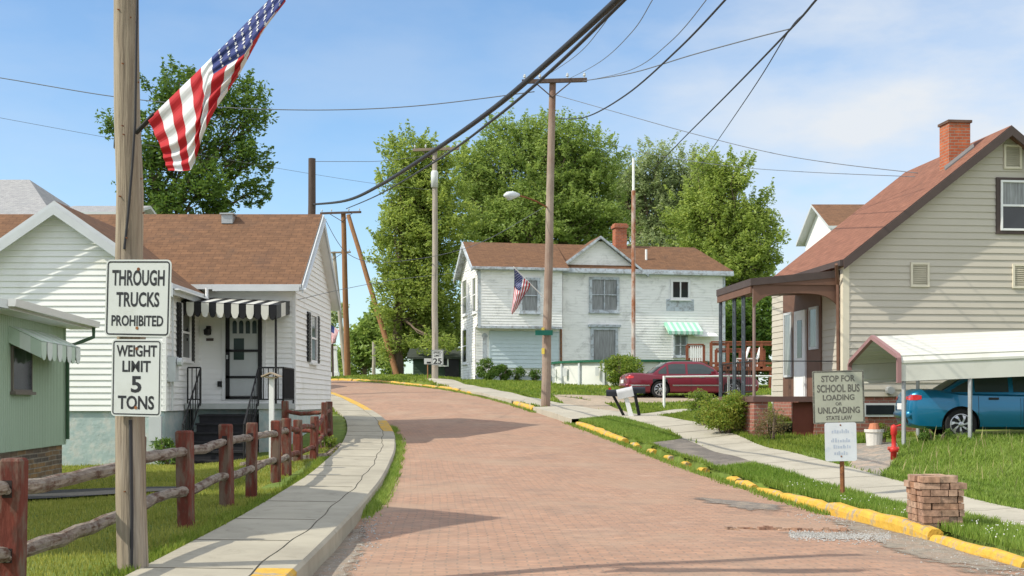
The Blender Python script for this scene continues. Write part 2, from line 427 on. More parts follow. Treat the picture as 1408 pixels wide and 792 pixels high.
M_SHINGLE_GREY = brickmat('grey_shingle', (0.36, 0.36, 0.36), (0.30, 0.30, 0.31), (0.2, 0.2, 0.2), 0.30, 0.14, 0.008, stain=(0.26, 0.27, 0.28), stain_scale=0.5, bump=0.2)
M_ROAD = brickmat('brick_paving', (0.415, 0.245, 0.165), (0.345, 0.217, 0.157), (0.27, 0.19, 0.142), 0.215, 0.105, 0.012, rough=0.9, stain=(0.370, 0.262, 0.190), stain_scale=0.42, smin=0.48, smax=0.72, bump=0.35, noise_amt=0.20)
def islandmat(name, cols, rough=0.9, bump=0.5):
    m = bpy.data.materials.new(name); m.use_nodes = True
    t = m.node_tree; b = t.nodes['Principled BSDF']; b.inputs['Roughness'].default_value = rough; b.inputs['Specular IOR Level'].default_value = .2
    ge = t.nodes.new('ShaderNodeNewGeometry'); rp_ = t.nodes.new('ShaderNodeValToRGB')
    while len(rp_.color_ramp.elements) < len(cols): rp_.color_ramp.elements.new(0.5)
    for i, c in enumerate(cols): rp_.color_ramp.elements[i].position = i / (len(cols) - 1); rp_.color_ramp.elements[i].color = (*c, 1)
    t.links.new(ge.outputs['Random Per Island'], rp_.inputs['Fac'])
    tc_ = t.nodes.new('ShaderNodeTexCoord'); nz = t.nodes.new('ShaderNodeTexNoise'); nz.inputs['Scale'].default_value = 16; nz.inputs['Detail'].default_value = 7
    t.links.new(tc_.outputs['Object'], nz.inputs['Vector'])
    mr = t.nodes.new('ShaderNodeMapRange'); mr.inputs['From Min'].default_value = .3; mr.inputs['From Max'].default_value = .7; mr.inputs['To Min'].default_value = .6; mr.inputs['To Max'].default_value = 1.3
    t.links.new(nz.outputs['Fac'], mr.inputs['Value'])
    vm = t.nodes.new('ShaderNodeVectorMath'); vm.operation = 'SCALE'; t.links.new(rp_.outputs['Color'], vm.inputs[0]); t.links.new(mr.outputs['Result'], vm.inputs['Scale'])
    t.links.new(vm.outputs[0], b.inputs['Base Color'])
    bp = t.nodes.new('ShaderNodeBump'); bp.inputs['Strength'].default_value = bump; bp.inputs['Distance'].default_value = .012; t.links.new(nz.outputs['Fac'], bp.inputs['Height']); t.links.new(bp.outputs['Normal'], b.inputs['Normal'])
    return m
def decalmat(name, c1, c2, edge=0.75, scale=3.0, spread=1.1):
    '''worn patch whose rim breaks up into the paving (UV x runs 0 centre .. 1 rim)'''
    m = mat(name, c1, .95, .3, 12, col2=c2, scale2=4, bump=.6, bscale=70)
    t = m.node_tree; b = t.nodes['Principled BSDF']; tc_ = t.nodes.new('ShaderNodeTexCoord'); sp = t.nodes.new('ShaderNodeSeparateXYZ'); t.links.new(tc_.outputs['UV'], sp.inputs[0])
    nz = t.nodes.new('ShaderNodeTexNoise'); nz.inputs['Scale'].default_value = scale; nz.inputs['Detail'].default_value = 9; nz.inputs['Roughness'].default_value = .7; t.links.new(tc_.outputs['Object'], nz.inputs['Vector'])
    ma = t.nodes.new('ShaderNodeMath'); ma.operation = 'MULTIPLY_ADD'; ma.inputs[1].default_value = spread; t.links.new(nz.outputs['Fac'], ma.inputs[0]); t.links.new(sp.outputs[0], ma.inputs[2])
    mr = t.nodes.new('ShaderNodeMapRange'); mr.inputs['From Min'].default_value = edge + spread * .5 - .10; mr.inputs['From Max'].default_value = edge + spread * .5 + .10; t.links.new(ma.outputs[0], mr.inputs['Value'])
    tp = t.nodes.new('ShaderNodeBsdfTransparent'); mx_ = t.nodes.new('ShaderNodeMixShader'); t.links.new(mr.outputs['Result'], mx_.inputs[0]); t.links.new(b.outputs[0], mx_.inputs[1]); t.links.new(tp.outputs[0], mx_.inputs[2])
    t.links.new(mx_.outputs[0], t.nodes['Material Output'].inputs['Surface'])
    return m
M_DEC_ASPH = decalmat('asphalt_patch', (.20, .175, .155), (.30, .25, .20), edge=.62, scale=2.2)
M_DEC_GRAV = decalmat('gravel_patch', (.26, .245, .22), (.33, .27, .21), edge=.66, scale=5)
M_DEC_GRIT = decalmat('grit_patch', (.27, .235, .19), (.33, .25, .19), edge=.50, scale=4)
M_PIER = islandmat('salvaged_brick', [(.40, .25, .17), (.30, .18, .13), (.47, .32, .23), (.24, .17, .13), (.38, .21, .13), (.34, .25, .19)])
def grime(m, col, scale, lo, hi, amt, vec='UV', st=None):
    t = m.node_tree; b = t.nodes['Principled BSDF']; src = b.inputs['Base Color'].links[0].from_socket
    tc_ = t.nodes.new('ShaderNodeTexCoord'); nz = t.nodes.new('ShaderNodeTexNoise'); nz.inputs['Scale'].default_value = scale; nz.inputs['Detail'].default_value = 10; nz.inputs['Roughness'].default_value = .68; nz.inputs['Distortion'].default_value = .6 if st is None else .15
    mp_ = t.nodes.new('ShaderNodeMapping'); mp_.inputs['Scale'].default_value = st or (1, 1, 1); t.links.new(tc_.outputs[vec], mp_.inputs['Vector']); t.links.new(mp_.outputs['Vector'], nz.inputs['Vector']); mr = t.nodes.new('ShaderNodeMapRange'); mr.inputs['From Min'].default_value = lo; mr.inputs['From Max'].default_value = hi; mr.inputs['To Max'].default_value = amt
    t.links.new(nz.outputs['Fac'], mr.inputs['Value']); mx_ = t.nodes.new('ShaderNodeMix'); mx_.data_type = 'RGBA'; mx_.inputs[7].default_value = (*col, 1)
    t.links.new(mr.outputs['Result'], mx_.inputs[0]); t.links.new(src, mx_.inputs[6]); t.links.new(mx_.outputs[2], b.inputs['Base Color'])
grime(M_ROAD, (.22, .165, .13), 1.1, .52, .72, .7)
grime(M_ROAD, (.47, .33, .245), .8, .55, .75, .6)
for m_ in (M_POLE, M_POLE_GREY, M_POLE_BROWN): grime(m_, (.09, .07, .055), 6, .54, .66, .75, 'Object', (4, 4, .10))
grime(M_POLE, (.42, .39, .34), 3, .50, .68, .7, 'Object', (2, 2, .12))
grime(M_RAIL, (.33, .30, .265), 9, .52, .66, .6, 'Object')
grime(M_REDWOOD, (.075, .04, .03), 7, .54, .68, .8, 'Object', (1.5, 1.5, .4))
grime(M_YELLOW, (.30, .25, .16), 5, .55, .66, .8, 'Object')
grime(M_CONC, (.20, .18, .14), 2.6, .56, .72, .6, 'Object')
grime(M_CONC_PALE, (.22, .20, .15), 2.2, .56, .74, .55, 'Object')
grime(M_WHITE_SIDING, (.50, .49, .40), .55, .56, .80, .5, 'Object')
grime(M_PEEL, (.42, .42, .40), 1.5, .54, .70, .55, 'Object')
grime(M_SHINGLE, (.085, .06, .045), .9, .56, .74, .6)
grime(M_SHINGLE_RED, (.16, .085, .06), .7, .56, .74, .6)
M_PIER_OLD = mat('salvaged_brick', (0.42, 0.215, 0.130), 0.9, 0.30, 6, col2=(0.24, 0.15, 0.11), mixmin=0.48, mixmax=0.66, scale2=9, bump=0.5, bscale=60)
M_BARK = mat('bark', (0.16, 0.12, 0.09), 0.95, 0.3, 3, stretch=(2, 2, 0.4), bump=0.6, bscale=10)
M_LEAF_A = leafmat('leaf_spring', (0.190, 0.275, 0.055), (0.355, 0.445, 0.105), trans=0.5)
M_LEAF_B = leafmat('leaf_mid', (0.165, 0.255, 0.055), (0.315, 0.415, 0.105), trans=0.42)
M_LEAF_C = leafmat('leaf_silver', (0.22, 0.29, 0.12), (0.38, 0.45, 0.22), trans=0.42)
M_LEAF_D = leafmat('leaf_dark', (0.060, 0.130, 0.020), (0.150, 0.245, 0.042), trans=0.40)
M_LEAF_SHRUB = leafmat('leaf_shrub', (0.10, 0.18, 0.025), (0.24, 0.31, 0.05), nscale=2.5)
M_LEAF_RED = leafmat('leaf_bronze', (0.13, 0.24, 0.030), (0.31, 0.33, 0.06), nscale=3.0)
M_LEAF_DRY = leafmat('leaf_dry', (0.14, 0.13, 0.05), (0.25, 0.19, 0.09), nscale=3.0)
M_GRASS = leafmat('grass_blade', (0.120, 0.200, 0.022), (0.265, 0.330, 0.055), trans=0.42, nscale=0.45)
M_GRASS_DRY = leafmat('grass_dry', (0.170, 0.215, 0.030), (0.400, 0.400, 0.095), trans=0.42, nscale=0.5)
M_GRASS_LONG = leafmat('grass_long', (0.130, 0.235, 0.025), (0.275, 0.370, 0.080), trans=0.42, nscale=0.35)
M_GROUND = mat('lawn_soil', (0.12, 0.175, 0.030), 0.95, 0.25, 3.0, col2=(0.21, 0.23, 0.060), mixmin=0.5, mixmax=0.75, scale2=0.35, bump=0.5, bscale=25)
M_CLOVER = mat('clover_white', (0.70, 0.70, 0.66), 0.8, 0.1)
# ------------------------------------------------------------------ the lie of the land
# road edges: distance along the view, X and height (metres)
LD = np.array([-12, 0, 10.6, 14.4, 17.5, 21, 27.5, 33, 38.5, 42, 44.5, 48.5, 52, 56, 60, 70, 80, 95.0])
LX = np.array([-1.3, -1.5, -1.74, -1.90, -1.97, -2.15, -2.57, -3.13, -3.94, -4.80, -5.45, -6.68, -7.80, -9.1, -10.6, -15.0, -20.5, -30.0])
LZ = np.array([0.0, 0.0, 0.05, 0.05, 0.15, 0.20, 0.42, 0.67, 0.97, 1.23, 1.44, 1.74, 1.97, 2.17, 2.36, 2.68, 2.80, 2.5])
RD = np.array([-12, 0, 11.8, 13.5, 17, 21.5, 28, 34.5, 41, 46, 51, 56, 66, 74, 80, 95.0])
RX = np.array([5.6, 5.2, 4.73, 4.62, 4.42, 3.92, 3.22, 2.15, 0.87, -0.38, -1.92, -3.42, -7.10, -10.2, -13.2, -22.0])
RZ = np.array([0.0, 0.0, 0.05, 0.05, 0.02, 0.12, 0.35, 0.79, 1.21, 1.60, 1.93, 2.19, 2.61, 2.86, 2.90, 2.6])
_k = np.ones(9) / 9
_dd = np.arange(-12, 95.01, 0.5)
def _sm(D, V):
    v = np.interp(_dd, D, V); pad = np.concatenate([np.full(4, v[0]) - (v[1] - v[0]) * np.arange(4, 0, -1), v, np.full(4, v[-1]) + (v[-1] - v[-2]) * np.arange(1, 5)])
    return np.convolve(pad, _k, 'valid')
_LX, _LZ, _RX, _RZ = _sm(LD, LX), _sm(LD, LZ), _sm(RD, RX), _sm(RD, RZ)
def lx(d): return np.interp(d, _dd, _LX)
def lz(d): return np.interp(d, _dd, _LZ)
def rx_(d): return np.interp(d, _dd, _RX)
def rz_(d): return np.interp(d, _dd, _RZ)
def kerb_l(d): return np.interp(d, [0, 12, 20, 30, 45], [0.22, 0.21, 0.17, 0.13, 0.12])
def slope_cos(f, d):
    s = (f(np.asarray(d) + 0.5) - f(np.asarray(d) - 0.5))
    return 1 / np.sqrt(1 + s * s)
# right-hand pavement centre line
SD = np.array([-12, 5, 12, 16.5, 20, 23, 27, 30, 33, 36, 39, 43, 47, 52, 57, 62])
SX = np.array([7.9, 7.4, 6.75, 6.12, 5.75, 5.47, 5.08, 4.85, 4.50, 4.05, 2.75, 1.35, -0.10, -1.55, -2.75, -4.2])
_SX = _sm(SD, SX)
def sxc(d): return np.interp(d, _dd, _SX)

cp = []
for d in (-12, -4, 3, 8, 12, 16, 20, 24, 28, 32, 36, 40, 44, 48, 52, 56, 62, 70, 80, 95):
    cp.append((lx(d) - 0.1, d, lz(d) + kerb_l(d) - 0.02))
    cp.append((lx(d) - 1.6 if d < 60 else lx(d) - 2.0, d, lz(d) + kerb_l(d) - 0.02))
    cp.append((rx_(d) + 0.2, d, rz_(d) + 0.13))
for d, z in ((5, .12), (12, .08), (16.5, .105), (20, .21), (23, .32), (27, .48), (30, .68), (33, .90), (36, 1.10), (39, 1.22), (43, 1.45), (47, 1.75), (52, 2.1), (57, 2.36)):
    cp.append((float(sxc(d)), d, z))
cp += [(-3.6, 8.6, .2), (-3.6, 13.5, .2), (-3.74, 17.8, .2), (-3.9, 20.4, .18), (-4.25, 26.5, .27), (-4.35, 28.5, .42), (-4.58, 31, .62),
       (-10, 28, .15), (-7.3, 28.5, .15), (-7, 24, .16), (-8.3, 23, .18), (-7.9, 19, .15), (-6, 14, .18), (-12, 14, .15), (-14, 22, .15), (-20, 20, .1), (-16, 31, .35),
       (-20, 45, 1.5), (-14, 60, 2.3), (-5.45, 33, .78), (-5.5, 37, 1.08), (-30, 30, .3), (-40, 60, 1.8), (-25, 75, 2.6),
       (8.7, 24.3, .87), (12, 24.3, .92), (11, 27, .95), (12, 20, .60), (9, 18, .28), (9, 14, .15), (14, 14, .30), (20, 20, .9), (20, 30, 1.3), (9, 8, .1), (16, 5, .2),
       (7.9, 29.5, .74), (15, 31, 1.1), (5.8, 30, .78), (5.7, 33, 1.02), (7, 36, 1.2), (5.0, 48, 1.68), (9, 48.5, 1.70), (3.6, 46, 1.60), (6, 41, 1.35), (3.0, 52, 2.1),
       (-2.7, 66, 2.6), (-1.7, 63, 2.6), (5, 63.5, 2.5), (11.4, 66, 2.45), (4.5, 57, 2.34), (9, 57, 2.3), (14, 55, 2.0), (-3.74, 60, 2.72), (-6.7, 72, 3.15), (-10.8, 80, 3.1), (-14, 86, 3.0),
       (0, 90, 2.9), (15, 85, 2.7), (30, 60, 2.0), (40, 30, 1.4), (-15, 110, 2.2), (0, 120, 2.2), (20, 120, 2.0), (40, 100, 2), (-50, 110, 1.5), (60, 60, 1.2)]
for k in range(12):
    a = 2 * math.pi * k / 12
    cp.append((400 * math.cos(a), 400 * math.sin(a), 0.0))
    cp.append((160 * math.cos(a), 30 + 160 * math.sin(a), 0.9 if math.sin(a) > -0.2 else 0.0))
CPN = np.array(cp, dtype=float)
_D = np.sqrt(((CPN[:, None, :2] - CPN[None, :, :2]) ** 2).sum(-1))
_n = len(CPN)
_A = np.zeros((_n + 1, _n + 1)); _A[:_n, :_n] = _D - 0.15 * np.eye(_n); _A[:_n, _n] = 1; _A[_n, :_n] = 1
_w = np.linalg.solve(_A, np.concatenate([CPN[:, 2], [0]]))
def ground(x, y):
    x = np.atleast_1d(np.asarray(x, dtype=float)).ravel(); y = np.atleast_1d(np.asarray(y, dtype=float)).ravel()
    res = np.empty(len(x))
    for i in range(0, len(x), 20000):
        dx = x[i:i + 20000, None] - CPN[None, :, 0]; dy = y[i:i + 20000, None] - CPN[None, :, 1]
        res[i:i + 20000] = np.sqrt(dx * dx + dy * dy) @ _w[:_n] + _w[_n]
    # small unevenness of real lawns
    res += 0.012 * np.sin(x * 2.1 + 0.7 * y) + 0.010 * np.sin(1.7 * y - 0.9 * x)
    return res
def gz(x, y): return float(ground(x, y)[0])

def in_road(x, y, grow=0.0):
    ok = (y > -12) & (y < 94)
    return ok & ((x - lx(y)) * slope_cos(lx, y) > -grow) & ((rx_(y) - x) * slope_cos(rx_, y) > -grow)
def side_l_w(d): return np.interp(d, [0, 14, 25, 40, 60], [1.19, 1.24, 1.25, 1.22, 1.2])
def in_side_l(x, y, grow=0.0):
    s = (lx(y) - x) * slope_cos(lx, y)
    return (y > -12) & (y < 60) & (s > -grow) & (s < side_l_w(y) + grow)
SRW = 0.62
def in_side_r(x, y, grow=0.0):
    s = np.abs(x - sxc(y)) * slope_cos(sxc, y)
    return (y > -12) & (y < 61.5) & (s < SRW + grow)

def axis(lo, hi, step, far, ratio=1.22):
    a = list(np.arange(lo, hi + 1e-6, step))
    s = step; x = lo; L = []
    while x > -far: s *= ratio; x -= s; L.append(x)
    s = step; x = hi; H = []
    while x < far: s *= ratio; x += s; H.append(x)
    return np.array(L[::-1] + a + H)
gx = axis(-9.0, 12.0, 0.2, 1800); gy = axis(5.0, 62.0, 0.2, 1800)
GX, GY = np.meshgrid(gx, gy)
fx, fy = GX.ravel(), GY.ravel()
fz = ground(fx, fy)
fz -= 0.7 * in_road(fx, fy, 0.2)
fz -= 0.35 * (in_side_l(fx, fy, -0.06) & ~in_road(fx, fy, 0.2))
far = np.sqrt(fx ** 2 + fy ** 2)
nx, ny = len(gx), len(gy)
idx = np.arange(nx * ny).reshape(ny, nx)
quads = np.stack([idx[:-1, :-1], idx[:-1, 1:], idx[1:, 1:], idx[1:, :-1]], -1).reshape(-1, 4)
me = bpy.data.meshes.new('lawn')
me.vertices.add(nx * ny); me.vertices.foreach_set('co', np.stack([fx, fy, fz], -1).astype(np.float32).ravel())
me.loops.add(quads.size); me.loops.foreach_set('vertex_index', quads.astype(np.int32).ravel())
me.polygons.add(len(quads)); me.polygons.foreach_set('loop_start', np.arange(0, quads.size, 4, dtype=np.int32))
me.polygons.foreach_set('use_smooth', [True] * len(quads))
me.materials.append(M_GROUND); me.update(calc_edges=True)
lawn = bpy.data.objects.new('ground', me); COL.objects.link(lawn); tag(lawn, kind='structure')
lawn['label'] = 'lawns and rising ground on both sides of the street'

def strip(name, D, fa, fb, m, nu=2, uv=False, label=None, kind='structure', lip=None):
    """sheet between two edge functions d -> (x, y, z)"""
    mb = MB()
    D = np.asarray(D)
    A = np.array([fa(d) for d in D]); B = np.array([fb(d) for d in D])
    arc = np.concatenate([[0], np.cumsum(np.sqrt((np.diff((A + B) / 2, axis=0) ** 2).sum(1)))])
    W = np.sqrt(((B - A) ** 2).sum(1))
    ts = np.linspace(0, 1, nu + 1)
    G = A[:, None, :] * (1 - ts)[None, :, None] + B[:, None, :] * ts[None, :, None]
    for i in range(len(D) - 1):
        for j in range(nu):
            u = [(ts[j] * W[i], arc[i]), (ts[j + 1] * W[i], arc[i]), (ts[j + 1] * W[i + 1], arc[i + 1]), (ts[j] * W[i + 1], arc[i + 1])] if uv else None
            mb.face([G[i, j], G[i, j + 1], G[i + 1, j + 1], G[i + 1, j]], 0, u)
    o = mb.build(name, m, smooth=True)
    return tag(o, label, None, None, kind), G

def road_z(x, y):
    t = np.clip((x - lx(y)) / (rx_(y) - lx(y)), 0, 1)
    return lz(y) * (1 - t) + rz_(y) * t + 0.05 * (1 - (2 * t - 1) ** 2) + 0.008 * np.sin(x * 2.3 + y * 1.1) + 0.006 * np.sin(y * 2.7 - x)
# brick road with a slight crown and settled dips
mb = MB()
RDs = np.arange(-12, 94, 0.4)
ts = np.linspace(0, 1, 17)
arc = 0; prevc = None; rows = []
for d in RDs:
    xs = lx(d) * (1 - ts) + rx_(d) * ts
    zs = road_z(xs, np.full_like(xs, d))
    c = np.array([xs[8], d, zs[8]])
    if prevc is not None: arc += np.linalg.norm(c - prevc)
    prevc = c
    u0 = (ts - 0.5) * (rx_(d) - lx(d)) * float(slope_cos(lambda q: (lx(q) + rx_(q)) / 2, d))
    rows.append((np.stack([xs, np.full_like(xs, d), zs], -1), u0, arc))
for a, b in zip(rows[:-1], rows[1:]):
    for j in range(16):
        mb.face([a[0][j], a[0][j + 1], b[0][j + 1], b[0][j]], 0, [(a[1][j], a[2]), (a[1][j + 1], a[2]), (b[1][j + 1], b[2]), (b[1][j], b[2])])
tag(mb.build('road', M_ROAD, smooth=True), 'red brick paved street climbing and curving left', kind='structure')

# ---- left pavement: slab with kerb face, joints, yellow stretches
def off_l(d, s, dz=0.0):
    sl = float(lx(d + .5) - lx(d - .5)); c = 1 / math.sqrt(1 + sl * sl)
    return Vector((float(lx(d)) - s * c, d + s * sl * c, float(lz(d)) + dz))
def yellow_l(d): return 6 < d < 10.1 or 33.2 < d < 37.3 or 41.5 < d < 70
mb = MB()
Dl = np.arange(-10, 60, 0.35)
for d0, d1 in zip(Dl[:-1], Dl[1:]):
    k0, k1 = float(kerb_l(d0)), float(kerb_l(d1))
    yl = 1 if yellow_l((d0 + d1) / 2) else 0
    # kerb stone (0.32 wide, slightly rounded) then walk
    prof = [(0.0, -0.15), (0.0, -0.03), (0.03, 0.0), (0.304, 0.005), (0.308, -0.003), (0.316, -0.003), (0.320, 0.005)]
    w_0, w_1 = (.022 * math.sin(d_ * 1.3) + .012 * math.sin(d_ * 3.7 + 1) for d_ in (d0, d1))
    for q in range(len(prof) - 1):
        (s0, h0), (s1, h1) = prof[q], prof[q + 1]
        mi = (2 if q in (3, 4, 5) else yl)
        a_, b_ = (1 if q > 2 else 0), (1 if q > 1 else 0)
        mb.face([off_l(d0, s0 + a_ * w_0, k0 + h0), off_l(d1, s0 + a_ * w_1, k1 + h0), off_l(d1, s1 + b_ * w_1, k1 + h1), off_l(d0, s1 + b_ * w_0, k0 + h1)], mi)
    # below: face down to the road bed
    mb.face([off_l(d0, 0, -0.2), off_l(d1, 0, -0.2), off_l(d1, 0, k1 - 0.15), off_l(d0, 0, k0 - 0.15)], yl)
    w0, w1 = float(side_l_w(d0)), float(side_l_w(d1))
    mb.face([off_l(d0, .322 + w_0, k0 + .005), off_l(d1, .322 + w_1, k1 + .005), off_l(d1, w1, k1 + .02), off_l(d0, w0, k0 + .02)], 0)
    mb.face([off_l(d0, w0, k0 + .02), off_l(d1, w1, k1 + .02), off_l(d1, w1, k1 - .2), off_l(d0, w0, k0 - .2)], 0)
for d in np.arange(-9, 59, 2.1) + rng.uniform(-.35, .35, 33)[:len(np.arange(-9, 59, 2.1))]:   # joints across the walk
    w = float(side_l_w(d)); k = float(kerb_l(d)); g = 0.012 if d < 30 else 0.03
    mb.slab([off_l(d, .34, k + .010), off_l(d, w, k + .025), off_l(d + g, w, k + .025), off_l(d + g, .34, k + .010)], 0.004, 2)
tag(mb.build('sidewalk', [M_CONC, M_YELLOW, M_JOINT]), 'concrete walk with high kerb along the left of the street', kind='structure')

# ---- right kerb: worn yellow stones
def off_r(d, s, dz=0.0):
    sl = float(rx_(d + .5) - rx_(d - .5)); c = 1 / math.sqrt(1 + sl * sl)
    return Vector((float(rx_(d)) + s * c, d - s * sl * c, float(rz_(d)) + dz))
mb = MB()
def kstone(d0, d1, h, w=0.17, s=0.0):
    n = max(2, int((d1 - d0) / 0.35))
    dd = np.linspace(d0, d1, n + 1)
    rnd = [random.uniform(-.016, .014) for _ in dd]; rs = [random.uniform(-.018, .018) + s for _ in dd]; rnd[0] -= .02; rnd[-1] -= .025
    prof = [(-.01, -0.2), (0.0, h - .075), (0.018, h - .028), (.05, h), (w - .05, h), (w - .01, h - .035), (w, -0.2)]
    for i in range(n):
        for q in range(6):
            (s0, h0), (s1, h1) = prof[q], prof[q + 1]
            hh = lambda hv, i: hv + (rnd[i] if hv > 0 else 0)
            mb.face([off_r(dd[i], s0 + rs[i], hh(h0, i)), off_r(dd[i + 1], s0 + rs[i + 1], hh(h0, i + 1)), off_r(dd[i + 1], s1 + rs[i + 1], hh(h1, i + 1)), off_r(dd[i], s1 + rs[i], hh(h1, i))])
    for i in (0, n):
        mb.face([off_r(dd[i], a + rs[i], b + (rnd[i] if b > 0 else 0)) for a, b in prof])
kstone(6.0, 11.2, .10, s=-.06); kstone(11.5, 13.7, .10, .15); kstone(13.72, 17.4, .165, .19); kstone(17.42, 19.2, .13, .17); kstone(19.25, 20.6, .10, .16, .03)
kstone(20.7, 21.7, .12, .16, -.02); kstone(21.9, 22.5, .10, .2, .05)
for d in (24.4, 25.8, 27.2, 28.7): kstone(d, d + .42, .07, .18, .14)
kstone(29.9, 30.5, .10, .18, .08); kstone(31.0, 36.0, .14, .20)
d = 41.8
kstone(41.8, 44.4, .15, .2)
d = 47.0
while d < 76:
    L = random.uniform(1.3, 2.6); kstone(d, d + L - .08, .13, .17, random.uniform(-.03, .03)); d += L
tag(mb.build('kerb', M_YELLOW), 'yellow painted kerb stones along the right of the street', kind='structure')

# ---- right pavement
mb = MB()
def off_s(d, s, dz=0.035):
    sl = float(sxc(d + .5) - sxc(d - .5)); c = 1 / math.sqrt(1 + sl * sl)
    x, y = float(sxc(d)) + s * c, d - s * sl * c
    return Vector((x, y, gz(x, y) + dz))
Dr = np.arange(-10, 61, 0.4)
pts = [[off_s(d, s) for s in (-SRW, -.2, .2, SRW)] for d in Dr]
for a, b in zip(pts[:-1], pts[1:]):
    for j in range(3): mb.face([a[j], a[j + 1], b[j + 1], b[j]], 0)
    for j in (0, 3): mb.face([a[j], b[j], b[j] - Vector((0, 0, .1)), a[j] - Vector((0, 0, .1))], 0)
for d in np.arange(-9, 60, 1.5):
    g = 0.02 if d < 30 else 0.04
    mb.face([off_s(d, -SRW, .04), off_s(d, SRW, .04), off_s(d + g, SRW, .04), off_s(d + g, -SRW, .04)], 1)
tag(mb.build('sidewalk', [M_CONC_PALE, M_JOINT], smooth=True), 'pale concrete walk across the lawns on the right', kind='structure')

PAVED = []                                       # polygons that grass keeps out of
def inpoly(x, y, poly):
    ins = np.zeros(len(x), bool); n = len(poly)
    for i in range(n):
        x0, y0 = poly[i]; x1, y1 = poly[(i + 1) % n]
        c = ((y0 > y) != (y1 > y)); den = (y1 - y0) if abs(y1 - y0) > 1e-9 else 1e-9
        ins ^= c & (x < (x1 - x0) * (y - y0) / den + x0)
    return ins
def drape(name, A, B, m, label, dz=0.03, nu=6, nv=14, rough=0.0):
    """sheet between two polylines A and B (x, y), laid on the ground"""
    def res(L, n):
        L = np.array(L, float); s = np.concatenate([[0], np.cumsum(np.sqrt((np.diff(L, axis=0) ** 2).sum(1)))])
        t = np.linspace(0, s[-1], n + 1); return np.stack([np.interp(t, s, L[:, 0]), np.interp(t, s, L[:, 1])], -1)
    a, b = res(A, nv), res(B, nv)
    ts = np.linspace(0, 1, nu + 1)
    G = a[:, None] * (1 - ts)[None, :, None] + b[:, None] * ts[None, :, None]
    z = ground(G[..., 0], G[..., 1]).reshape(G.shape[:2]) + dz
    mb = MB()
    for i in range(nv):
        for j in range(nu):
            mb.face([(*G[p], z[p]) for p in ((i, j), (i, j + 1), (i + 1, j + 1), (i + 1, j))])
    for i in range(nv if m is M_CONC_PALE else 0):   # slab edge facing the street
        mb.face([(*G[i, 0], z[i, 0]), (*G[i + 1, 0], z[i + 1, 0]), (*G[i + 1, 0], z[i + 1, 0] - .30), (*G[i, 0], z[i, 0] - .30)])
    PAVED.append([tuple(p) for p in a] + [tuple(p) for p in b[::-1]])
    return tag(mb.build(name, m, smooth=True), label, kind='structure')
def rl(d, s): v = off_r(d, s); return (v.x, v.y)
def sl_(d, s): v = off_s(d, s); return (v.x, v.y)
drape('driveway', [rl(d, .26) for d in (23.6, 25, 27, 29.2)], [sl_(d, -SRW + .02) for d in (24.2, 25.5, 27.5, 30.4)], M_ASPHALT, 'worn asphalt strip between the kerb and the right walk')
drape('driveway', [rl(d, -.02) for d in (36.4, 38, 40, 41.5)], [sl_(d, -SRW + .02) for d in (37.2, 38.4, 40.2, 41.6)], M_CONC_PALE, 'concrete driveway apron beside the mailboxes', dz=.06)
drape('driveway', [rl(d, .02) for d in (44.6, 45.4, 46.8)], [sl_(d, -SRW + .02) for d in (45.6, 46.4, 47.6)], M_CONC_PALE, 'short concrete walk crossing the far verge', dz=.06)
drape('driveway', [sl_(d, SRW - .02) for d in (38.2, 40.5, 43.2)], [(3.3, 44.2), (3.1, 45.2), (1.6, 48.6)][::1], M_TAN, 'tan gravel driveway under the maroon car', nv=8)
drape('driveway', [(3.3, 44.2), (2.6, 46.8), (1.6, 48.6)], [(10.5, 46.6), (10.5, 48.5), (10.5, 50.4)], M_TAN, 'tan gravel parking strip beside the white house', nv=8, nu=12)
drape('path', [sl_(36.5, SRW - .05), (5.6, 38.6), (7.5, 39.6)], [sl_(37.8, SRW - .05), (5.3, 40.0), (7.4, 40.9)], M_CONC_PALE, 'concrete path leading to the porch')
drape('path', [sl_(21.0, SRW), (7.4, 23.6), (8.0, 25.8)], [sl_(22.4, SRW), (6.6, 24.6), (6.9, 26.4)], M_GRAVEL, 'gravelly worn track to the carport', dz=.02)

drape('path', [(-9.2, 16.6), (-4.9, 18.9)], [(-9.2, 19.4), (-4.9, 19.5)], mat('dark_wedge', (.055, .055, .055), .95, .2, 8), 'dark flat wedge in the left lawn', dz=.05)  # plain dark wedge-shaped sheet laid over the lawn
# ---- road repairs and loose stones
def patch(name, pts, m, label, dz=0.005, jit=0.06):
    c = np.mean(np.array(pts), axis=0); ring = []
    n = len(pts)
    for i in range(n):
        a = np.array(pts[i]); b = np.array(pts[(i + 1) % n])
        for k in range(6):
            p = a + (b - a) * k / 6; ring.append(p + rng.normal(0, jit, 2))
    mb = MB()
    K = 8
    R0 = [c + (p - c) * 0.001 for p in ring]
    for q in range(K):
        for i in range(len(ring)):
            j = (i + 1) % len(ring)
            f = []
            for (p, t) in ((ring[i], q / K), (ring[j], q / K), (ring[j], (q + 1) / K), (ring[i], (q + 1) / K)):
                w = c + (p - c) * t; f.append((w[0], w[1], float(road_z(w[0], w[1])) + dz + .003))
            uv = [(q / K, 0), (q / K, 0), ((q + 1) / K, 0), ((q + 1) / K, 0)]
            mb.face(f, 0, uv)
    return tag(mb.build(name, m), label, kind='structure')
def q(px, py, d): return (PX(px, d), d)
patch('road', [q(925, 0, 19.6), q(1000, 0, 19.0), q(1110, 0, 18.3), q(1118, 0, 17.0), q(1040, 0, 16.6), q(950, 0, 18.0)], M_DEC_ASPH, 'grey asphalt repair patch in the brick street')
patch('road', [q(1060, 0, 14.6), q(1150, 0, 14.7), q(1215, 0, 14.3), q(1225, 0, 13.7), q(1150, 0, 13.55), q(1085, 0, 13.9)], M_DEC_GRAV, 'pothole filled with pale gravel')
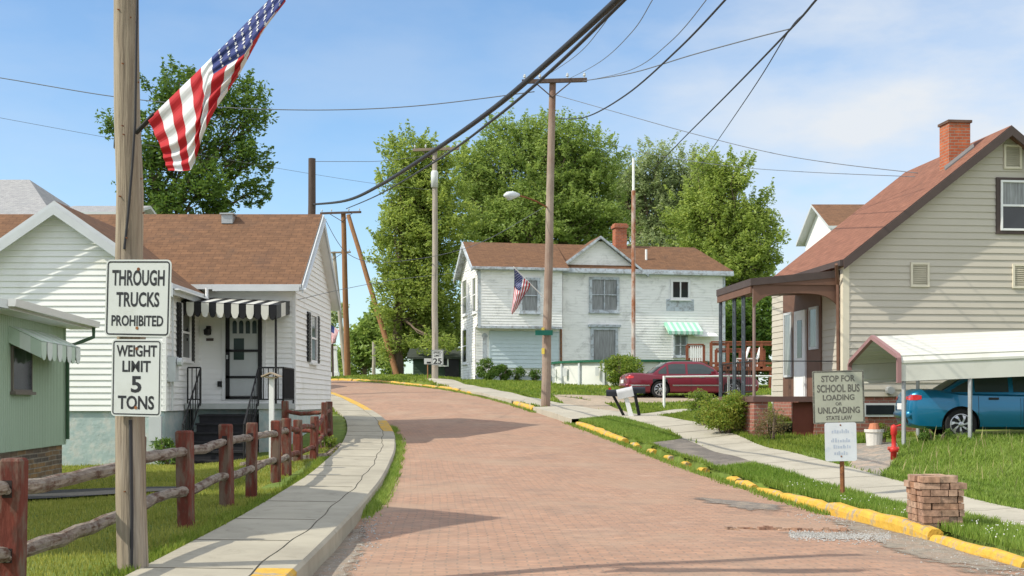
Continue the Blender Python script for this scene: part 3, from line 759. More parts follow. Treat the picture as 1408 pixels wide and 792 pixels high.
gut = [(float(lx(d)) + w, d) for d, w in ((7, -.25), (9, -.25), (11, -.25), (13, -.25), (15, -.2), (17.5, -.1))] + [(float(lx(d)) + w, d) for d, w in ((17.6, .15), (15, .36), (13, .46), (11, .5), (9, .5), (7, .5))]
patch('road', gut, M_DEC_GRIT, 'gritty gutter along the left kerb', jit=.03)
gut = [(float(rx_(d)) - w, d) for d, w in ((9, -.4), (12, -.4), (15, -.4), (18, -.2))] + [(float(rx_(d)) - w, d) for d, w in ((18.2, .3), (15, .9), (12, 1.1), (9, 1.0))]
patch('road', gut, M_DEC_GRIT, 'gritty gutter along the right kerb', jit=.05)

def stones(name, n, sampler, label, rmin, rmax, zf, m=None):
    V = []
    base = np.array([[1, 0, 0], [0, 1, 0], [-1, 0, 0], [0, -1, 0], [0, 0, .8]])
    tri = [(0, 1, 4), (1, 2, 4), (2, 3, 4), (3, 0, 4)]
    for _ in range(n):
        x, y = sampler(); r = rng.uniform(rmin, rmax); a = rng.uniform(0, 6.28); ca, sa = math.cos(a), math.sin(a)
        b = base * r * rng.uniform(.7, 1.2, (5, 3)); bx = b[:, 0] * ca - b[:, 1] * sa; by = b[:, 0] * sa + b[:, 1] * ca
        z = float(zf(x, y))
        p = np.stack([bx + x, by + y, b[:, 2] + z], -1)
        for t in tri: V += [p[t[0]], p[t[1]], p[t[2]]]
    return tag(fastmesh(name, V, 3, m or M_STONE), label, kind='stuff')
def s_hole():
    px = rng.uniform(1085, 1225); d = np.clip(rng.normal(14.05, .30), 13.0, 14.7); return PX(px, d), d
stones('gravel', 1700, s_hole, 'pale gravel spilled round the pothole', .004, .017, lambda x, y: road_z(x, y) + .006)
def s_gut():
    if rng.random() < .5: d = rng.uniform(9, 16); return float(lx(d)) + abs(rng.normal(.08, .15)) + .04, d
    d = rng.uniform(10.5, 17); return float(rx_(d)) - abs(rng.normal(.05, .3)) - .05, d
stones('gravel', 1300, s_gut, 'grit lying in the gutters', .004, .018, lambda x, y: road_z(x, y) + .003)
# lifted brick edge above the pothole
mb = MB()
for k in range(30):
    px = 1002 + k * 5.6 + random.uniform(-1, 1); d = 14.75 + random.uniform(-.04, .04) - (0.18 if k < 3 else 0)
    x = PX(px, d); z = float(road_z(x, d)); L = random.uniform(.05, .10)
    if random.random() < .15: continue
    mb.box(x - .035, x + .035, d - L / 2, d + L / 2, z - .03, z + random.uniform(.012, .045), rz=random.uniform(-.3, .3))
tag(mb.build('rubble', M_PIER), 'broken paving bricks along the pothole edge', kind='stuff')
# ------------------------------------------------------------------ building helpers
class Frame:
    """plan frame: u to the right, v away from the viewer, turned by th"""
    def __init__(s, x, y, th=0.0): s.o = Vector((x, y, 0)); s.c, s.s = math.cos(th), math.sin(th); s.th = th
    def W(s, u, v, z): return Vector((s.o.x + u * s.c - v * s.s, s.o.y + u * s.s + v * s.c, z))
    def fr(s, px, py, v):                        # where the sight line meets the plane v = const
        k = (px - CX) / FPX
        ax, ay = s.o.x - v * s.s, s.o.y + v * s.c
        u = (k * ay - ax) / (s.c - k * s.s); d = ay + u * s.s
        return u, PZ(py, d)
    def sd(s, px, py, u):                        # ... the plane u = const
        k = (px - CX) / FPX
        ax, ay = s.o.x + u * s.c, s.o.y + u * s.s
        v = (k * ay - ax) / (-s.s - k * s.c); d = ay + v * s.c
        return v, PZ(py, d)
    def front(s, v=0.0): return lambda a, z, o=0.0: s.W(a, v - o, z)
    def left(s, u=0.0): return lambda a, z, o=0.0: s.W(u - o, a, z)
    def right(s, u=0.0): return lambda a, z, o=0.0: s.W(u + o, a, z)
    def back(s, v): return lambda a, z, o=0.0: s.W(a, v + o, z)

def siding(mb, W, iv, z0, z1, h=0.14, m=0, lip=0.028):
    z = z0
    while z < z1 - 1e-4:
        zt = min(z + h, z1)
        a0, a1 = iv(z); b0, b1 = iv(zt)
        if a1 - a0 > .02:
            mb.face([W(a0, z, lip), W(a1, z, lip), W(b1, zt, .003), W(b0, zt, .003)], m)
            mb.face([W(a0, z, 0), W(a1, z, 0), W(a1, z, lip), W(a0, z, lip)], m)
        z = zt
def flat(mb, W, pts, m=0, o=0.0): mb.face([W(a, z, o) for a, z in pts], m)

def window(parent, W, a0, a1, z0, z1, fm, pm=None, fw=0.08, depth=0.07, mull=0, rail=True, sill=True, o0=0.0, cm=None, lo=None, name='window'):
    mb = MB()
    mb.wbox(W, a0 - fw, a0, z0 - fw, z1 + fw, o0, o0 + depth); mb.wbox(W, a1, a1 + fw, z0 - fw, z1 + fw, o0, o0 + depth)
    mb.wbox(W, a0, a1, z1, z1 + fw, o0, o0 + depth - .003); mb.wbox(W, a0, a1, z0 - fw, z0, o0, o0 + depth - .003)
    if sill: mb.wbox(W, a0 - fw - .04, a1 + fw + .04, z0 - fw - .05, z0 - fw, o0, o0 + depth + .05)
    if rail: mb.wbox(W, a0, a1, (z0 + z1) / 2 - .025, (z0 + z1) / 2 + .025, o0 + .012, o0 + depth - .015)
    for k in range(mull):
        a = a0 + (a1 - a0) * (k + 1) / (mull + 1); mb.wbox(W, a - .03, a + .03, z0, z1, o0 + .012, o0 + depth - .012)
    f = mb.build(name, fm, parent)
    mb = MB(); mb.wbox(W, a0, a1, z0, z1, o0, o0 + .036)
    mb.build('pane', pm or M_GLASS, f)
    if cm:
        mb = MB(); zm = (z0 + z1) / 2 if lo is None else lo
        mb.wbox(W, a0 + .02, a1 - .02, zm, z1, o0 + .036, o0 + .041); mb.build('curtain', cm, f)
    return f

def roofplane(mb, pts, th=0.12, m=0, ms=1):
    """pts: eave-a, eave-b, ridge-b, ridge-a; UV u along the eave, v up the slope"""
    p = [Vector(q) for q in pts]
    e = (p[1] - p[0]).normalized()
    n = (p[1] - p[0]).cross(p[-1] - p[0]).normalized()
    s = n.cross(e)
    uv = [((q - p[0]).dot(e), (q - p[0]).dot(s)) for q in p]
    mb.slab(p, th, m, uv, ms)

def awning(parent, W, a0, a1, zt, zb, out, val, n, m1, m2, name='awning', tilt=0.0, sides=True, scallop=True):
    """sloped canopy with alternate strips and a scalloped valance; W(a, z, o)"""
    mb = MB(); w = (a1 - a0) / n
    for k in range(n):
        b0, b1 = a0 + k * w, a0 + (k + 1) * w; mi = k % 2
        t0, t1 = tilt * (b0 - a0), tilt * (b1 - a0); r = 0.012 * mi
        c = [W(b0, zt + t0, .01), W(b1, zt + t1, .01), W(b1, zb + t1, out + r), W(b0, zb + t0, out + r)]
        mb.slab(c, .015, mi)
        N = 6; ring = [W(b0, zb + t0 - .001, out + r)]
        lowp = []
        for q in range(N + 1):
            f = q / N; dz = val * (0.62 + 0.38 * math.sqrt(max(0, 1 - (2 * f - 1) ** 2))) if scallop else val
            lowp.append(W(b0 + (b1 - b0) * f, zb + t0 + (t1 - t0) * f - dz, out + r))
        top = [W(b0, zb + t0, out + r), W(b1, zb + t1, out + r)]
        mb.face([top[0]] + lowp + [top[1]], mi)
        mb.face([W(b0, zb + t0, out + r - .012)] + [p + (W(0, 0, -.012) - W(0, 0, 0)) for p in lowp] + [W(b1, zb + t1, out + r - .012)], mi)
    if sides:
        for a, t in ((a0, 0), (a1, tilt * (a1 - a0))):
            for k in range(3):
                o0, o1 = out * k / 3, out * (k + 1) / 3; f0 = zt + (zb - zt) * k / 3 + t; f1 = zt + (zb - zt) * (k + 1) / 3 + t
                mb.slab([W(a, f0, o0), W(a, f1, o1), W(a, f1 - val * .9, o1), W(a, f0 - val * .9, o0)], 0, k % 2, down=(W(.012, 0, 0) - W(0, 0, 0)))
    return mb.build(name, [m1, m2], parent)

# ------------------------------------------------------------------ white bungalow (left)
F = Frame(0, 0)
XR, YF, YB = -5.45, 31.0, 37.0
XW0, XW1, YW = -12.65, -7.85, 28.0
H = empty('bungalow', (-9, 31, .2), 'white clapboard bungalow with brown roof and striped porch awning behind the log fence', 'house')
mb = MB()
pk, pz, ez = -10.25, 6.02, 4.20                # wing gable
sl = (pz - ez) / 2.6
def ivw(z):
    hw = 2.4 if z <= pz - sl * 2.4 else max(0, (pz - z) / sl); return (pk - hw, pk + hw)
siding(mb, F.front(YW), ivw, 1.385, pz - .10, .14)
siding(mb, F.right(XW1), lambda z: (YW, YF), 1.385, 4.2, .14)
flat(mb, F.left(XW0), [(YW, .1), (YF, .1), (YF, 4.3), (YW, 4.3)])
siding(mb, F.front(YF), lambda z: (XW1, XR), 1.385, 4.55, .13)
flat(mb, F.front(YF), [(-16.5, .1), (XW0, .1), (XW0, 4.6), (-16.5, 4.6)])
rzr, rze, rs = 6.75, 4.50, (6.75 - 4.50) / 3.4
def ivr(z):
    zz = rzr - .10 - z
    hw = 3.0 if z <= 4.6 else max(0, zz / rs); return (34 - hw, 34 + hw)
siding(mb, F.right(XR), ivr, 1.385, rzr - .12, .14)
flat(mb, F.left(-16.5), [(31, .1), (37, .1), (37, 4.6), (34, 6.6), (31, 4.6)])
flat(mb, F.back(YB), [(-16.5, .1), (XR, .1), (XR, 4.6), (-16.5, 4.6)])
mb.build('wall', M_WHITE_SIDING, H)
for (a, b) in ((XW1, YW), (XR, YF), (XR, YB)):  # corner boards
    mb = MB(); mb.box(a - .06, a + .025, b - .025, b + .06, 1.38, 4.5 if a == XR else 4.15); mb.build('corner_board', M_WHITE, H)
mb = MB()
mb.box(XW0 - .02, XW1 - .03, YW + .03, YF, -.3, 1.385); mb.box(-16.5, XR - .03, YF + .03, YB - .03, -.3, 1.38)
mb.build('foundation', M_FOUND_BLUE, H)
mb = MB()
roofplane(mb, [(-16.8, 30.6, rze), (-5.22, 30.6, rze), (-5.22, 34, rzr), (-16.8, 34, rzr)])
roofplane(mb, [(-5.22, 37.4, rze), (-16.8, 37.4, rze), (-16.8, 34, rzr), (-5.22, 34, rzr)])
roofplane(mb, [(-7.6, 27.68, 4.25), (-7.6, 31.2, 4.25), (pk, 33.3, 6.10), (pk, 27.68, 6.10)])
roofplane(mb, [(-12.9, 31.2, 4.25), (-12.9, 27.68, 4.25), (pk, 27.68, 6.10), (pk, 33.3, 6.10)])
mb.slab([(-5.24, 30.58, rze - .125), (-5.24, 34, rzr - .125), (-5.10, 34, rzr - .125), (-5.10, 30.58, rze - .125)], .02, 1)
roof = mb.build('roof', [M_SHINGLE, M_TRIM_GREY], H)
mb = MB()                                       # barge boards, fascia, gutter
def barge(mb, a, b, wd, th, dirv):
    a, b = Vector(a), Vector(b); dv = Vector(dirv) * th; z = Vector((0, 0, -wd))
    mb.hexa([a + z, b + z, b + z + dv, a + z + dv, a, b, b + dv, a + dv])
barge(mb, (-7.58, 27.66, 4.14), (pk, 27.66, 5.99), .21, .035, (0, -1, 0)); barge(mb, (-12.92, 27.66, 4.14), (pk, 27.66, 5.99), .21, .035, (0, -1, 0))
barge(mb, (-7.6, 27.7, 4.13), (-7.6, 31.0, 4.13), .14, .03, (1, 0, 0))
barge(mb, (-7.4, 30.58, rze - .02), (-5.26, 30.58, rze - .02), .15, .05, (0, -1, 0))
barge(mb, (-5.20, 30.6, rze - .02), (-5.20, 34, rzr - .02), .20, .03, (1, 0, 0)); barge(mb, (-5.20, 37.4, rze - .02), (-5.20, 34, rzr - .02), .20, .03, (1, 0, 0))
mb.build('fascia', M_TRIM_GREY, H)
mb = MB(); mb.box(-7.85, -7.45, 27.7, 31, 4.10, 4.13); mb.box(-7.4, -5.24, 30.6, 31, 4.36, 4.39)
for (y0, y1) in ((30.6, 34), (37.4, 34)):
    z0, z1 = rze - .14, rzr - .14
    mb.slab([(-5.45, y0, z0), (-5.22, y0, z0), (-5.22, y1, z1), (-5.45, y1, z1)], .02)
mb.slab([(-7.6, 27.7, 4.12), (pk, 27.7, 5.97), (pk, 28.0, 5.97), (-7.6, 28.0, 4.12)], .02); mb.slab([(-12.9, 27.7, 4.12), (pk, 27.7, 5.97), (pk, 28.0, 5.97), (-12.9, 28.0, 4.12)], .02)
mb.build('soffit', M_WHITE, H)
mb = MB(); x = PX(315, 33.7); mb.box(x - .15, x + .15, 33.45, 33.8, 6.42, 6.66); mb.box(x - .19, x + .19, 33.40, 33.83, 6.66, 6.70)
mb.build('roof_vent', M_STEEL, roof)
mb = MB(); x = PX(285, 30.55); mb.tube([(x, 30.5, 4.40), (x, 30.5, 4.1)], .04); mb.build('downspout', M_WHITE, H)
# windows and shutters
Wr = F.right(XW1)
w = window(H, Wr, 29.25, 29.95, 2.65, 3.85, M_WHITE)
for a in (28.85, 30.05):
    mb = MB(); mb.wbox(Wr, a, a + .30, 2.55, 3.92, .02, .06)
    for k in range(14): mb.wbox(Wr, a + .03, a + .27, 2.6 + k * .093, 2.655 + k * .093, .06, .075)
    mb.build('shutter', M_BLACK, H)
Wr2 = F.right(XR)
window(H, Wr2, 33.25, 34.15, 2.72, 3.92, M_WHITE)
for a in (32.72, 34.27):
    mb = MB(); mb.wbox(Wr2, a, a + .40, 2.66, 3.98, .02, .06)
    for k in range(14): mb.wbox(Wr2, a + .03, a + .37, 2.7 + k * .09, 2.755 + k * .09, .06, .075)
    mb.build('shutter', M_BLACK, H)
# storm door
Wp = F.front(YF); x0, x1 = PX(311, YF), PX(361, YF); z0, z1 = 1.66, 3.80
mb = MB()
mb.wbox(Wp, x0 + .08, x1 - .08, z0 + .08, z1 - .05, .02, .05, 0)
for b in ((x0, x0 + .1, z0, z1), (x1 - .1, x1, z0, z1), (x0, x1, z1 - .1, z1), (x0, x1, z0, z0 + .07), (x0, x1, z0 + .52, z0 + .58), (x0, x1, z0 + 1.18, z0 + 1.24)):
    mb.wbox(Wp, b[0], b[1], b[2], b[3], .02, .085 - .003 * (b[0] == x0), 1)
dr = mb.build('door', [mat('door_white', (0.46, 0.49, 0.49), 0.35, 0.05), M_BLACK], H)
mb = MB()
for k in range(4):
    a = x0 + .17 + k * .165; c = [Wp(a, z1 - .50, .054), Wp(a + .11, z1 - .50, .054)] + [Wp(a + .055 + .055 * math.cos(t), z1 - .24 + .07 * math.sin(t), .054) for t in np.linspace(0, math.pi, 7)]
    mb.face(c)
mb.wbox(Wp, x0 + .2, x0 + .46, z0 + .98, z1 - .62, .05, .056)
mb.build('pane', mat('door_lite', (0.03, 0.05, 0.045), 0.1, 0.1), dr)
mb = MB(); mb.wbox(Wp, x0 + .03, x0 + .07, z0 + 1.0, z0 + 1.1, .085, .14); mb.build('handle', M_STEEL, dr)
mb = MB(); mb.wbox(Wp, x0 - .09, x0, z0 - .02, z1 + .08, .02, .06); mb.wbox(Wp, x1, x1 + .09, z0 - .02, z1 + .08, .02, .06); mb.wbox(Wp, x0, x1, z1, z1 + .08, .02, .058)
mb.build('door_frame', M_WHITE, H)
mb = MB(); x = PX(288, YF); z = PZ(453, YF); mb.wbox(Wp, x - .05, x + .05, z - .08, z + .08, .02, .14); mb.lathe([(.03, -.16), (.09, -.14), (.10, -.02), (.03, .03)], Wp(x, z, .20), 10); mb.build('porch_lamp', M_BLACK, H)
mb = MB(); x = PX(289, YF); z = PZ(467, YF); mb.wbox(Wp, x - .09, x + .09, z - .035, z + .035, .02, .045); mb.build('number_plate', M_DKBROWN, H)
mb = MB(); x = PX(303, YF); z = PZ(528, YF); mb.wbox(Wp, x - .05, x + .05, z - .07, z + .07, .02, .1); mb.build('letter_box', M_BLACK, H)
awn = awning(H, Wp, -7.88, -5.58, 4.22, 3.98, 1.75, .36, 13, M_BLACK, M_WHITE_METAL, tilt=-.045)
# porch
mb = MB(); mb.box(-7.8, XR + .02, 29.5, YF, 1.42, 1.55, 0); mb.box(-6.05, XR - .02, 29.56, YF, -.1, 1.42, 1); mb.box(-7.7, -6.05, 29.9, YF, -.1, 1.42, 1)
mb.build('porch_slab', [mat('porch_concrete', (0.40, 0.43, 0.43), .85, .1), M_FOUND_BLUE], H)
mb = MB(); n = 6
for k in range(n):
    y = 29.5 - (k + 1) * .27; zt = 1.5 - (k + 1) * .205
    mb.box(-7.42, -6.08, y, 29.9, zt - .05, zt + (.0), 0); mb.box(-7.40, -6.10, y + .03, 29.9, zt - .21, zt - .05, 0)
mb.build('steps', M_STEPS, H)
def railing(path, h=.85, nb=6, name='railing', posts=True, parent=None, r=.018, low=.1):
    mb = MB(); p = [Vector(q) for q in path]
    for a, b in zip(p[:-1], p[1:]):
        mb.tube([a + Vector((0, 0, h)), b + Vector((0, 0, h))], r * 1.2, 6); mb.tube([a + Vector((0, 0, low)), b + Vector((0, 0, low))], r, 6)
        for k in range(nb + 1):
            c = a + (b - a) * k / nb; mb.tube([c + Vector((0, 0, 0 if k in (0, nb) else low)), c + Vector((0, 0, h))], r * (1.2 if k in (0, nb) else .7), 5)
    return mb.build(name, M_IRON, parent)
railing([(-7.75, 29.55, 1.55), (-7.44, 29.55, 1.55)], .86, 3, parent=H)
railing([(-7.44, 29.5, 1.5), (-7.44, 27.95, .22)], .86, 7, parent=H)
railing([(-6.06, 29.5, 1.5), (-6.06, 27.95, .22)], .86, 7, parent=H)
railing([(-6.06, 29.55, 1.55), (-5.47, 29.55, 1.55)], .86, 5, parent=H)
railing([(-5.47, 29.55, 1.55), (-5.47, 30.95, 1.55)], .86, 14, parent=H)
mb = MB(); mb.tube([(-5.62, 29.42, 1.55), (-5.62, 29.42, 3.9)], .03, 6); mb.build('porch_post', M_IRON, H)
mb = MB(); x = XW1; mb.box(x + .02, x + .2, 28.1, 28.38, 2.05, 2.62); mb.lathe([(.0, 0), (.1, 0), (.1, .1), (0, .12)], (x + .22, 28.24, 2.5), 10, axis='X'); mb.tube([(x + .1, 28.24, 2.62), (x + .1, 28.24, 4.1)], .025, 6); mb.tube([(x + .1, 28.24, 2.05), (x + .08, 28.26, 1.4)], .025, 6)
mb.build('electric_meter', M_TRIM_GREY, H)
mb = MB(); mb.box(PX(205, 27.97), PX(222, 27.97), 27.93, 28.03, PZ(606, 28), PZ(572, 28)); mb.build('utility_box', M_TRIM_GREY, H)

# ------------------------------------------------------------------ pale green cottage (far left)
TH = math.atan(.102)
x, y = PX(89, 23), 23.0
G = Frame(x, y, TH)
S = empty('green_cottage', (x, y, .15), 'low pale green cottage with stone skirt and scalloped window awning', 'cottage')
mb = MB(); flat(mb, G.right(0), [(-4.6, .80), (0, .80), (0, 3.10), (-4.6, 3.10)]); flat(mb, G.back(0), [(-5, .80), (0, .80), (0, 3.1), (-5, 3.1)]); flat(mb, G.front(-4.6), [(-5, .8), (0, .8), (0, 3.1), (-5, 3.1)]); flat(mb, G.left(-5), [(-4.6, .8), (0, .8), (0, 3.1), (-4.6, 3.1)])
for k in range(46):
    v = -4.6 + k * .1; mb.wbox(G.right(0), v, v + .012, .80, 3.0, 0, .004)
mb.wbox(G.right(0), -.07, 0.02, .8, 3.05, 0, .02)
mb.build('wall', M_GREEN_WALL, S)
mb = MB(); mb.hexa([G.W(-4.96, -4.56, -.2), G.W(-.04, -4.56, -.2), G.W(-.04, -.04, -.2), G.W(-4.96, -.04, -.2), G.W(-4.96, -4.56, .8), G.W(-.04, -4.56, .8), G.W(-.04, -.04, .8), G.W(-4.96, -.04, .8)]); mb.build('skirt', M_STONEWALL, S)
mb = MB(); ru = -2.5
for a, b in ((.42, ru), (-5.42, ru)):
    pts = [G.W(a, -4.9, 3.10), G.W(a, .45, 3.10), G.W(b, .45, 3.5), G.W(b, -4.9, 3.5)]
    roofplane(mb, pts if a > b else pts[::-1][2:] + pts[::-1][:2], .13)
mb.build('roof', [M_SHINGLE_GREY, M_TRIM_GREY], S)
mb = MB(); mb.hexa([G.W(.40, -4.9, 3.00), G.W(.52, -4.9, 3.00), G.W(.52, .47, 3.00), G.W(.40, .47, 3.00), G.W(.42, -4.9, 3.11), G.W(.54, -4.9, 3.11), G.W(.54, .47, 3.11), G.W(.42, .47, 3.11)]); mb.build('gutter', M_WHITE, S)
mb = MB(); flat(mb, G.right(0), [(0, 0), (0, 0), (0, 0)]) if False else None
mb.slab([G.W(0, -4.8, 2.98), G.W(.42, -4.8, 2.98), G.W(.42, .42, 2.98), G.W(0, .42, 2.98)], .02); mb.build('soffit', M_WHITE, S)
mb = MB(); mb.tube([G.W(.44, .36, 3.02), G.W(.44, .36, 2.82), G.W(.25, .2, 2.72), G.W(.06, -.03, 2.62), G.W(.06, -.03, .9)], .035, 6); mb.build('downspout', mat('dark_green', (.05, .11, .06), .5), S)
va, za = G.sd(14, 487, 0); vb, zb = G.sd(42, 541, 0)
Wg = G.right(0)
window(S, Wg, va + .06, vb - .06, zb + .06, za + .1, mat('window_bronze', (.16, .14, .12), .5), fw=.035, depth=.04, mull=1, rail=False)
v0, _ = G.sd(12, 470, 0); v1, _ = G.sd(70, 470, 0)
_, zt = G.sd(40, 455, 0)
awning(S, Wg, v0, v1, zt + .02, zt - .22, .50, .30, 8, M_PALEGREEN, mat('pale_green_white', (.64, .70, .67), .5, .05))

# ------------------------------------------------------------------ neighbour house just out of the frame on the left; its gable shades the walk
N = Frame(-8.55, 12.9, 0)
S2 = empty('gable_house', (-12, 14.1, .15), 'white gabled house left of the walk, outside the picture', 'house')
mb = MB(); hw, zw, zr_ = 3.2, 5.15, 7.9
slp = (zr_ - zw) / 3.45
siding(mb, N.right(0), lambda z: (-hw, hw) if z < zw else (-(zr_ - z) / slp, (zr_ - z) / slp), .7, zr_ - .1, .16)
flat(mb, N.front(-hw), [(-7, 0), (0, 0), (0, zw), (-7, zw)]); flat(mb, N.back(hw), [(-7, 0), (0, 0), (0, zw), (-7, zw)]); flat(mb, N.left(-7), [(-hw, 0), (hw, 0), (hw, zw), (0, zr_), (-hw, zw)])
mb.build('wall', M_WHITE_SIDING, S2)
mb = MB(); mb.box(-15.5, -8.58, 12.9 - hw + .03, 12.9 + hw - .03, -.2, .7); mb.build('foundation', M_FOUND_BLUE, S2)
mb = MB()
roofplane(mb, [N.W(-7.3, -3.55, zw - .05), N.W(.28, -3.55, zw - .05), N.W(.28, 0, zr_ + .05), N.W(-7.3, 0, zr_ + .05)]); roofplane(mb, [N.W(.28, 3.55, zw - .05), N.W(-7.3, 3.55, zw - .05), N.W(-7.3, 0, zr_ + .05), N.W(.28, 0, zr_ + .05)])
mb.build('roof', [M_SHINGLE, M_TRIM_GREY], S2)
window(S2, N.right(0), -.5, .5, 1.9, 3.3, M_WHITE)

# ------------------------------------------------------------------ cream house (right)
C = Frame(PX(1160, 29.5), 29.5, TH)
CH = empty('cream_house', C.W(0, 0, .75), 'cream clapboard house with red-brown roof and brick chimney behind the white carport', 'house')
u0, zpk = C.fr(1391, 172, -.32)
ue, zev = C.fr(1160, 356, -.32)
csl = (zpk - zev) / (u0 - ue)
DEP = C.sd(1062, 400, 0)[0]
ZB = 1.72
mb = MB(); WCf = C.front(0); WCl = C.left(0)
zwall = zev + csl * (0 - ue) - .14
def ivc(z):
    t = (zpk - .14 - z) / csl; hw = min(u0, t); return (u0 - hw, u0 + hw)
siding(mb, WCf, ivc, ZB, zpk - .2, .165, lip=.026)
siding(mb, WCl, lambda z: (0, DEP), ZB, zwall, .165, lip=.02)
flat(mb, C.right(2 * u0), [(0, .4), (DEP, .4), (DEP, zwall), (0, zwall)]); flat(mb, C.back(DEP), [(0, .4), (2 * u0, .4), (2 * u0, zwall), (u0, zpk - .14), (0, zwall)])
mb.build('wall', M_CREAM, CH)
mb = MB(); mb.wbox(WCf, -.03, .13, ZB - .01, zwall + .08, 0, .03); mb.wbox(WCl, 0, .13, ZB - .01, zwall, 0, .032); mb.build('corner_board', M_CREAM_TRIM, CH)
mb = MB(); mb.hexa([C.W(.03, .03, -.2), C.W(2 * u0 - .03, .03, -.2), C.W(2 * u0 - .03, DEP - .03, -.2), C.W(.03, DEP - .03, -.2), C.W(.03, .03, ZB), C.W(2 * u0 - .03, .03, ZB), C.W(2 * u0 - .03, DEP - .03, ZB), C.W(.03, DEP - .03, ZB)]); mb.build('foundation', M_BRICK_OLD, CH)
mb = MB(); e2 = 2 * u0 - ue; VB = DEP + .3
roofplane(mb, [C.W(ue, VB, zev), C.W(ue, -.32, zev), C.W(u0, -.32, zpk), C.W(u0, VB, zpk)], .14); roofplane(mb, [C.W(e2, -.32, zev), C.W(e2, VB, zev), C.W(u0, VB, zpk), C.W(u0, -.32, zpk)], .14)
roof = mb.build('roof', [M_SHINGLE_RED, M_DKBROWN], CH)
mb = MB(); dn = C.W(0, -1, 0) - C.W(0, 0, 0)
for a in (ue, e2): barge(mb, C.W(a, -.325, zev - .03), C.W(u0, -.325, zpk - .03), .22, .035, dn)
barge(mb, C.W(ue, -.3, zev - .02), C.W(ue, VB, zev - .02), .14, .08, C.W(-1, 0, 0) - C.W(0, 0, 0))
mb.build('fascia', M_DKBROWN, CH)
mb = MB()
for a, b in ((ue, u0), (e2, u0)): mb.slab([C.W(a, -.31, zev - .15), C.W(b, -.31, zpk - .15), C.W(b, 0, zpk - .15), C.W(a, 0, zev - .15)], .015)
mb.slab([C.W(ue, -.3, zev - .15), C.W(0, -.3, zev - .15), C.W(0, VB, zev - .15), C.W(ue, VB, zev - .15)], .015)
mb.build('soffit', M_BROWN, CH)
# chimney with flashing on the left slope
ca, _ = C.fr(1298, 200, 1.0); cb, cz = C.fr(1328, 168, 1.0)
mb = MB(); zc0 = zev + csl * (ca - ue) - .3
def cbox(mb, a0, a1, v0, v1, z0, z1, m=0): mb.hexa([C.W(a0, v0, z0), C.W(a1, v0, z0), C.W(a1, v1, z0), C.W(a0, v1, z0), C.W(a0, v0, z1), C.W(a1, v0, z1), C.W(a1, v1, z1), C.W(a0, v1, z1)], m)
cbox(mb, ca, cb - .02, .72, 1.25, zc0, cz - .08); ch = mb.build('chimney', M_BRICK_RED, roof)
mb = MB(); cbox(mb, ca - .035, cb + .015, .685, 1.285, cz - .08, cz - .015); cbox(mb, ca + .1, cb - .12, .8, 1.1, cz - .015, cz + .01); mb.build('chimney_cap', mat('sooty_brick', (.13, .08, .06), .9, .3), roof)
mb = MB(); zl = lambda u: zev + csl * (u - ue)
mb.slab([C.W(ca - .12, .66, zl(ca - .12) + .04), C.W(cb + .05, .66, zl(cb + .05) + .04), C.W(cb + .05, .72, zl(cb + .05) + .12), C.W(ca - .12, .72, zl(ca - .12) + .12)], .05); mb.build('flashing', mat('lead_flashing', (.17, .17, .175), .7, .1), roof)
# front openings
def rect(px0, py0, px1, py1, v=0): a, z1 = C.fr(px0, py0, v); b, z0 = C.fr(px1, py1, v); return a, b, z0, z1
a, b, z0, z1 = rect(1374, 250, 1421, 318)
window(CH, WCf, a + .05, b - .05, z0 + .05, z1 - .02, M_WHITE, fw=.05, depth=.09, sill=False, cm=M_CURTAIN)
mb = MB()
for q in ((a - .10, a - .0), (b, b + .10)): mb.wbox(WCf, q[0], q[1], z0 - .08, z1 + .10, 0, .06)
mb.wbox(WCf, a, b, z1 + .03, z1 + .10, 0, .058); mb.wbox(WCf, a, b, z0 - .08, z0 - .0, 0, .058); mb.build('window_trim', M_DKBROWN, CH)
for q in ((1254, 364, 1274, 392), (1394, 366, 1414, 394), (1382, 202, 1401, 230)):
    a, b, z0, z1 = rect(*q); mb = MB()
    mb.wbox(WCf, a - .05, a, z0 - .05, z1 + .05, 0, .06); mb.wbox(WCf, b, b + .05, z0 - .05, z1 + .05, 0, .06); mb.wbox(WCf, a, b, z1, z1 + .05, 0, .057); mb.wbox(WCf, a, b, z0 - .05, z0, 0, .057)
    k = z0
    while k < z1 - .02: mb.slab([WCf(a, k + .04, .022), WCf(b, k + .04, .022), WCf(b, k, .045), WCf(a, k, .045)], .006, 1); k += .05
    mb.build('vent', [M_CREAM_TRIM, mat('vent_louvre', (.47, .43, .33), .6)], CH)
a, b, z0, z1 = rect(1190, 557, 1229, 570); window(CH, WCf, a, b, z0, z1, M_TRIM_GREY, fw=.05, depth=.03, rail=False, sill=False, name='cellar_window')
mb = MB(); p = C.fr(1147, 400, -.1); mb.tube([C.W(-.28, -.26, zev - .12), C.W(-.08, .18, zev - .55), C.W(-.06, .18, ZB - .5)], .04, 6); mb.build('downspout', M_BROWN, CH)
mb = MB(); a, z = C.fr(1222, 537, 0); mb.lathe([(0, -.2), (.09, -.2), (.11, -.05), (.05, 0)], WCf(a, z, 0), 10, axis='Y'); mb.build('outlet_hood', M_STEEL, CH)
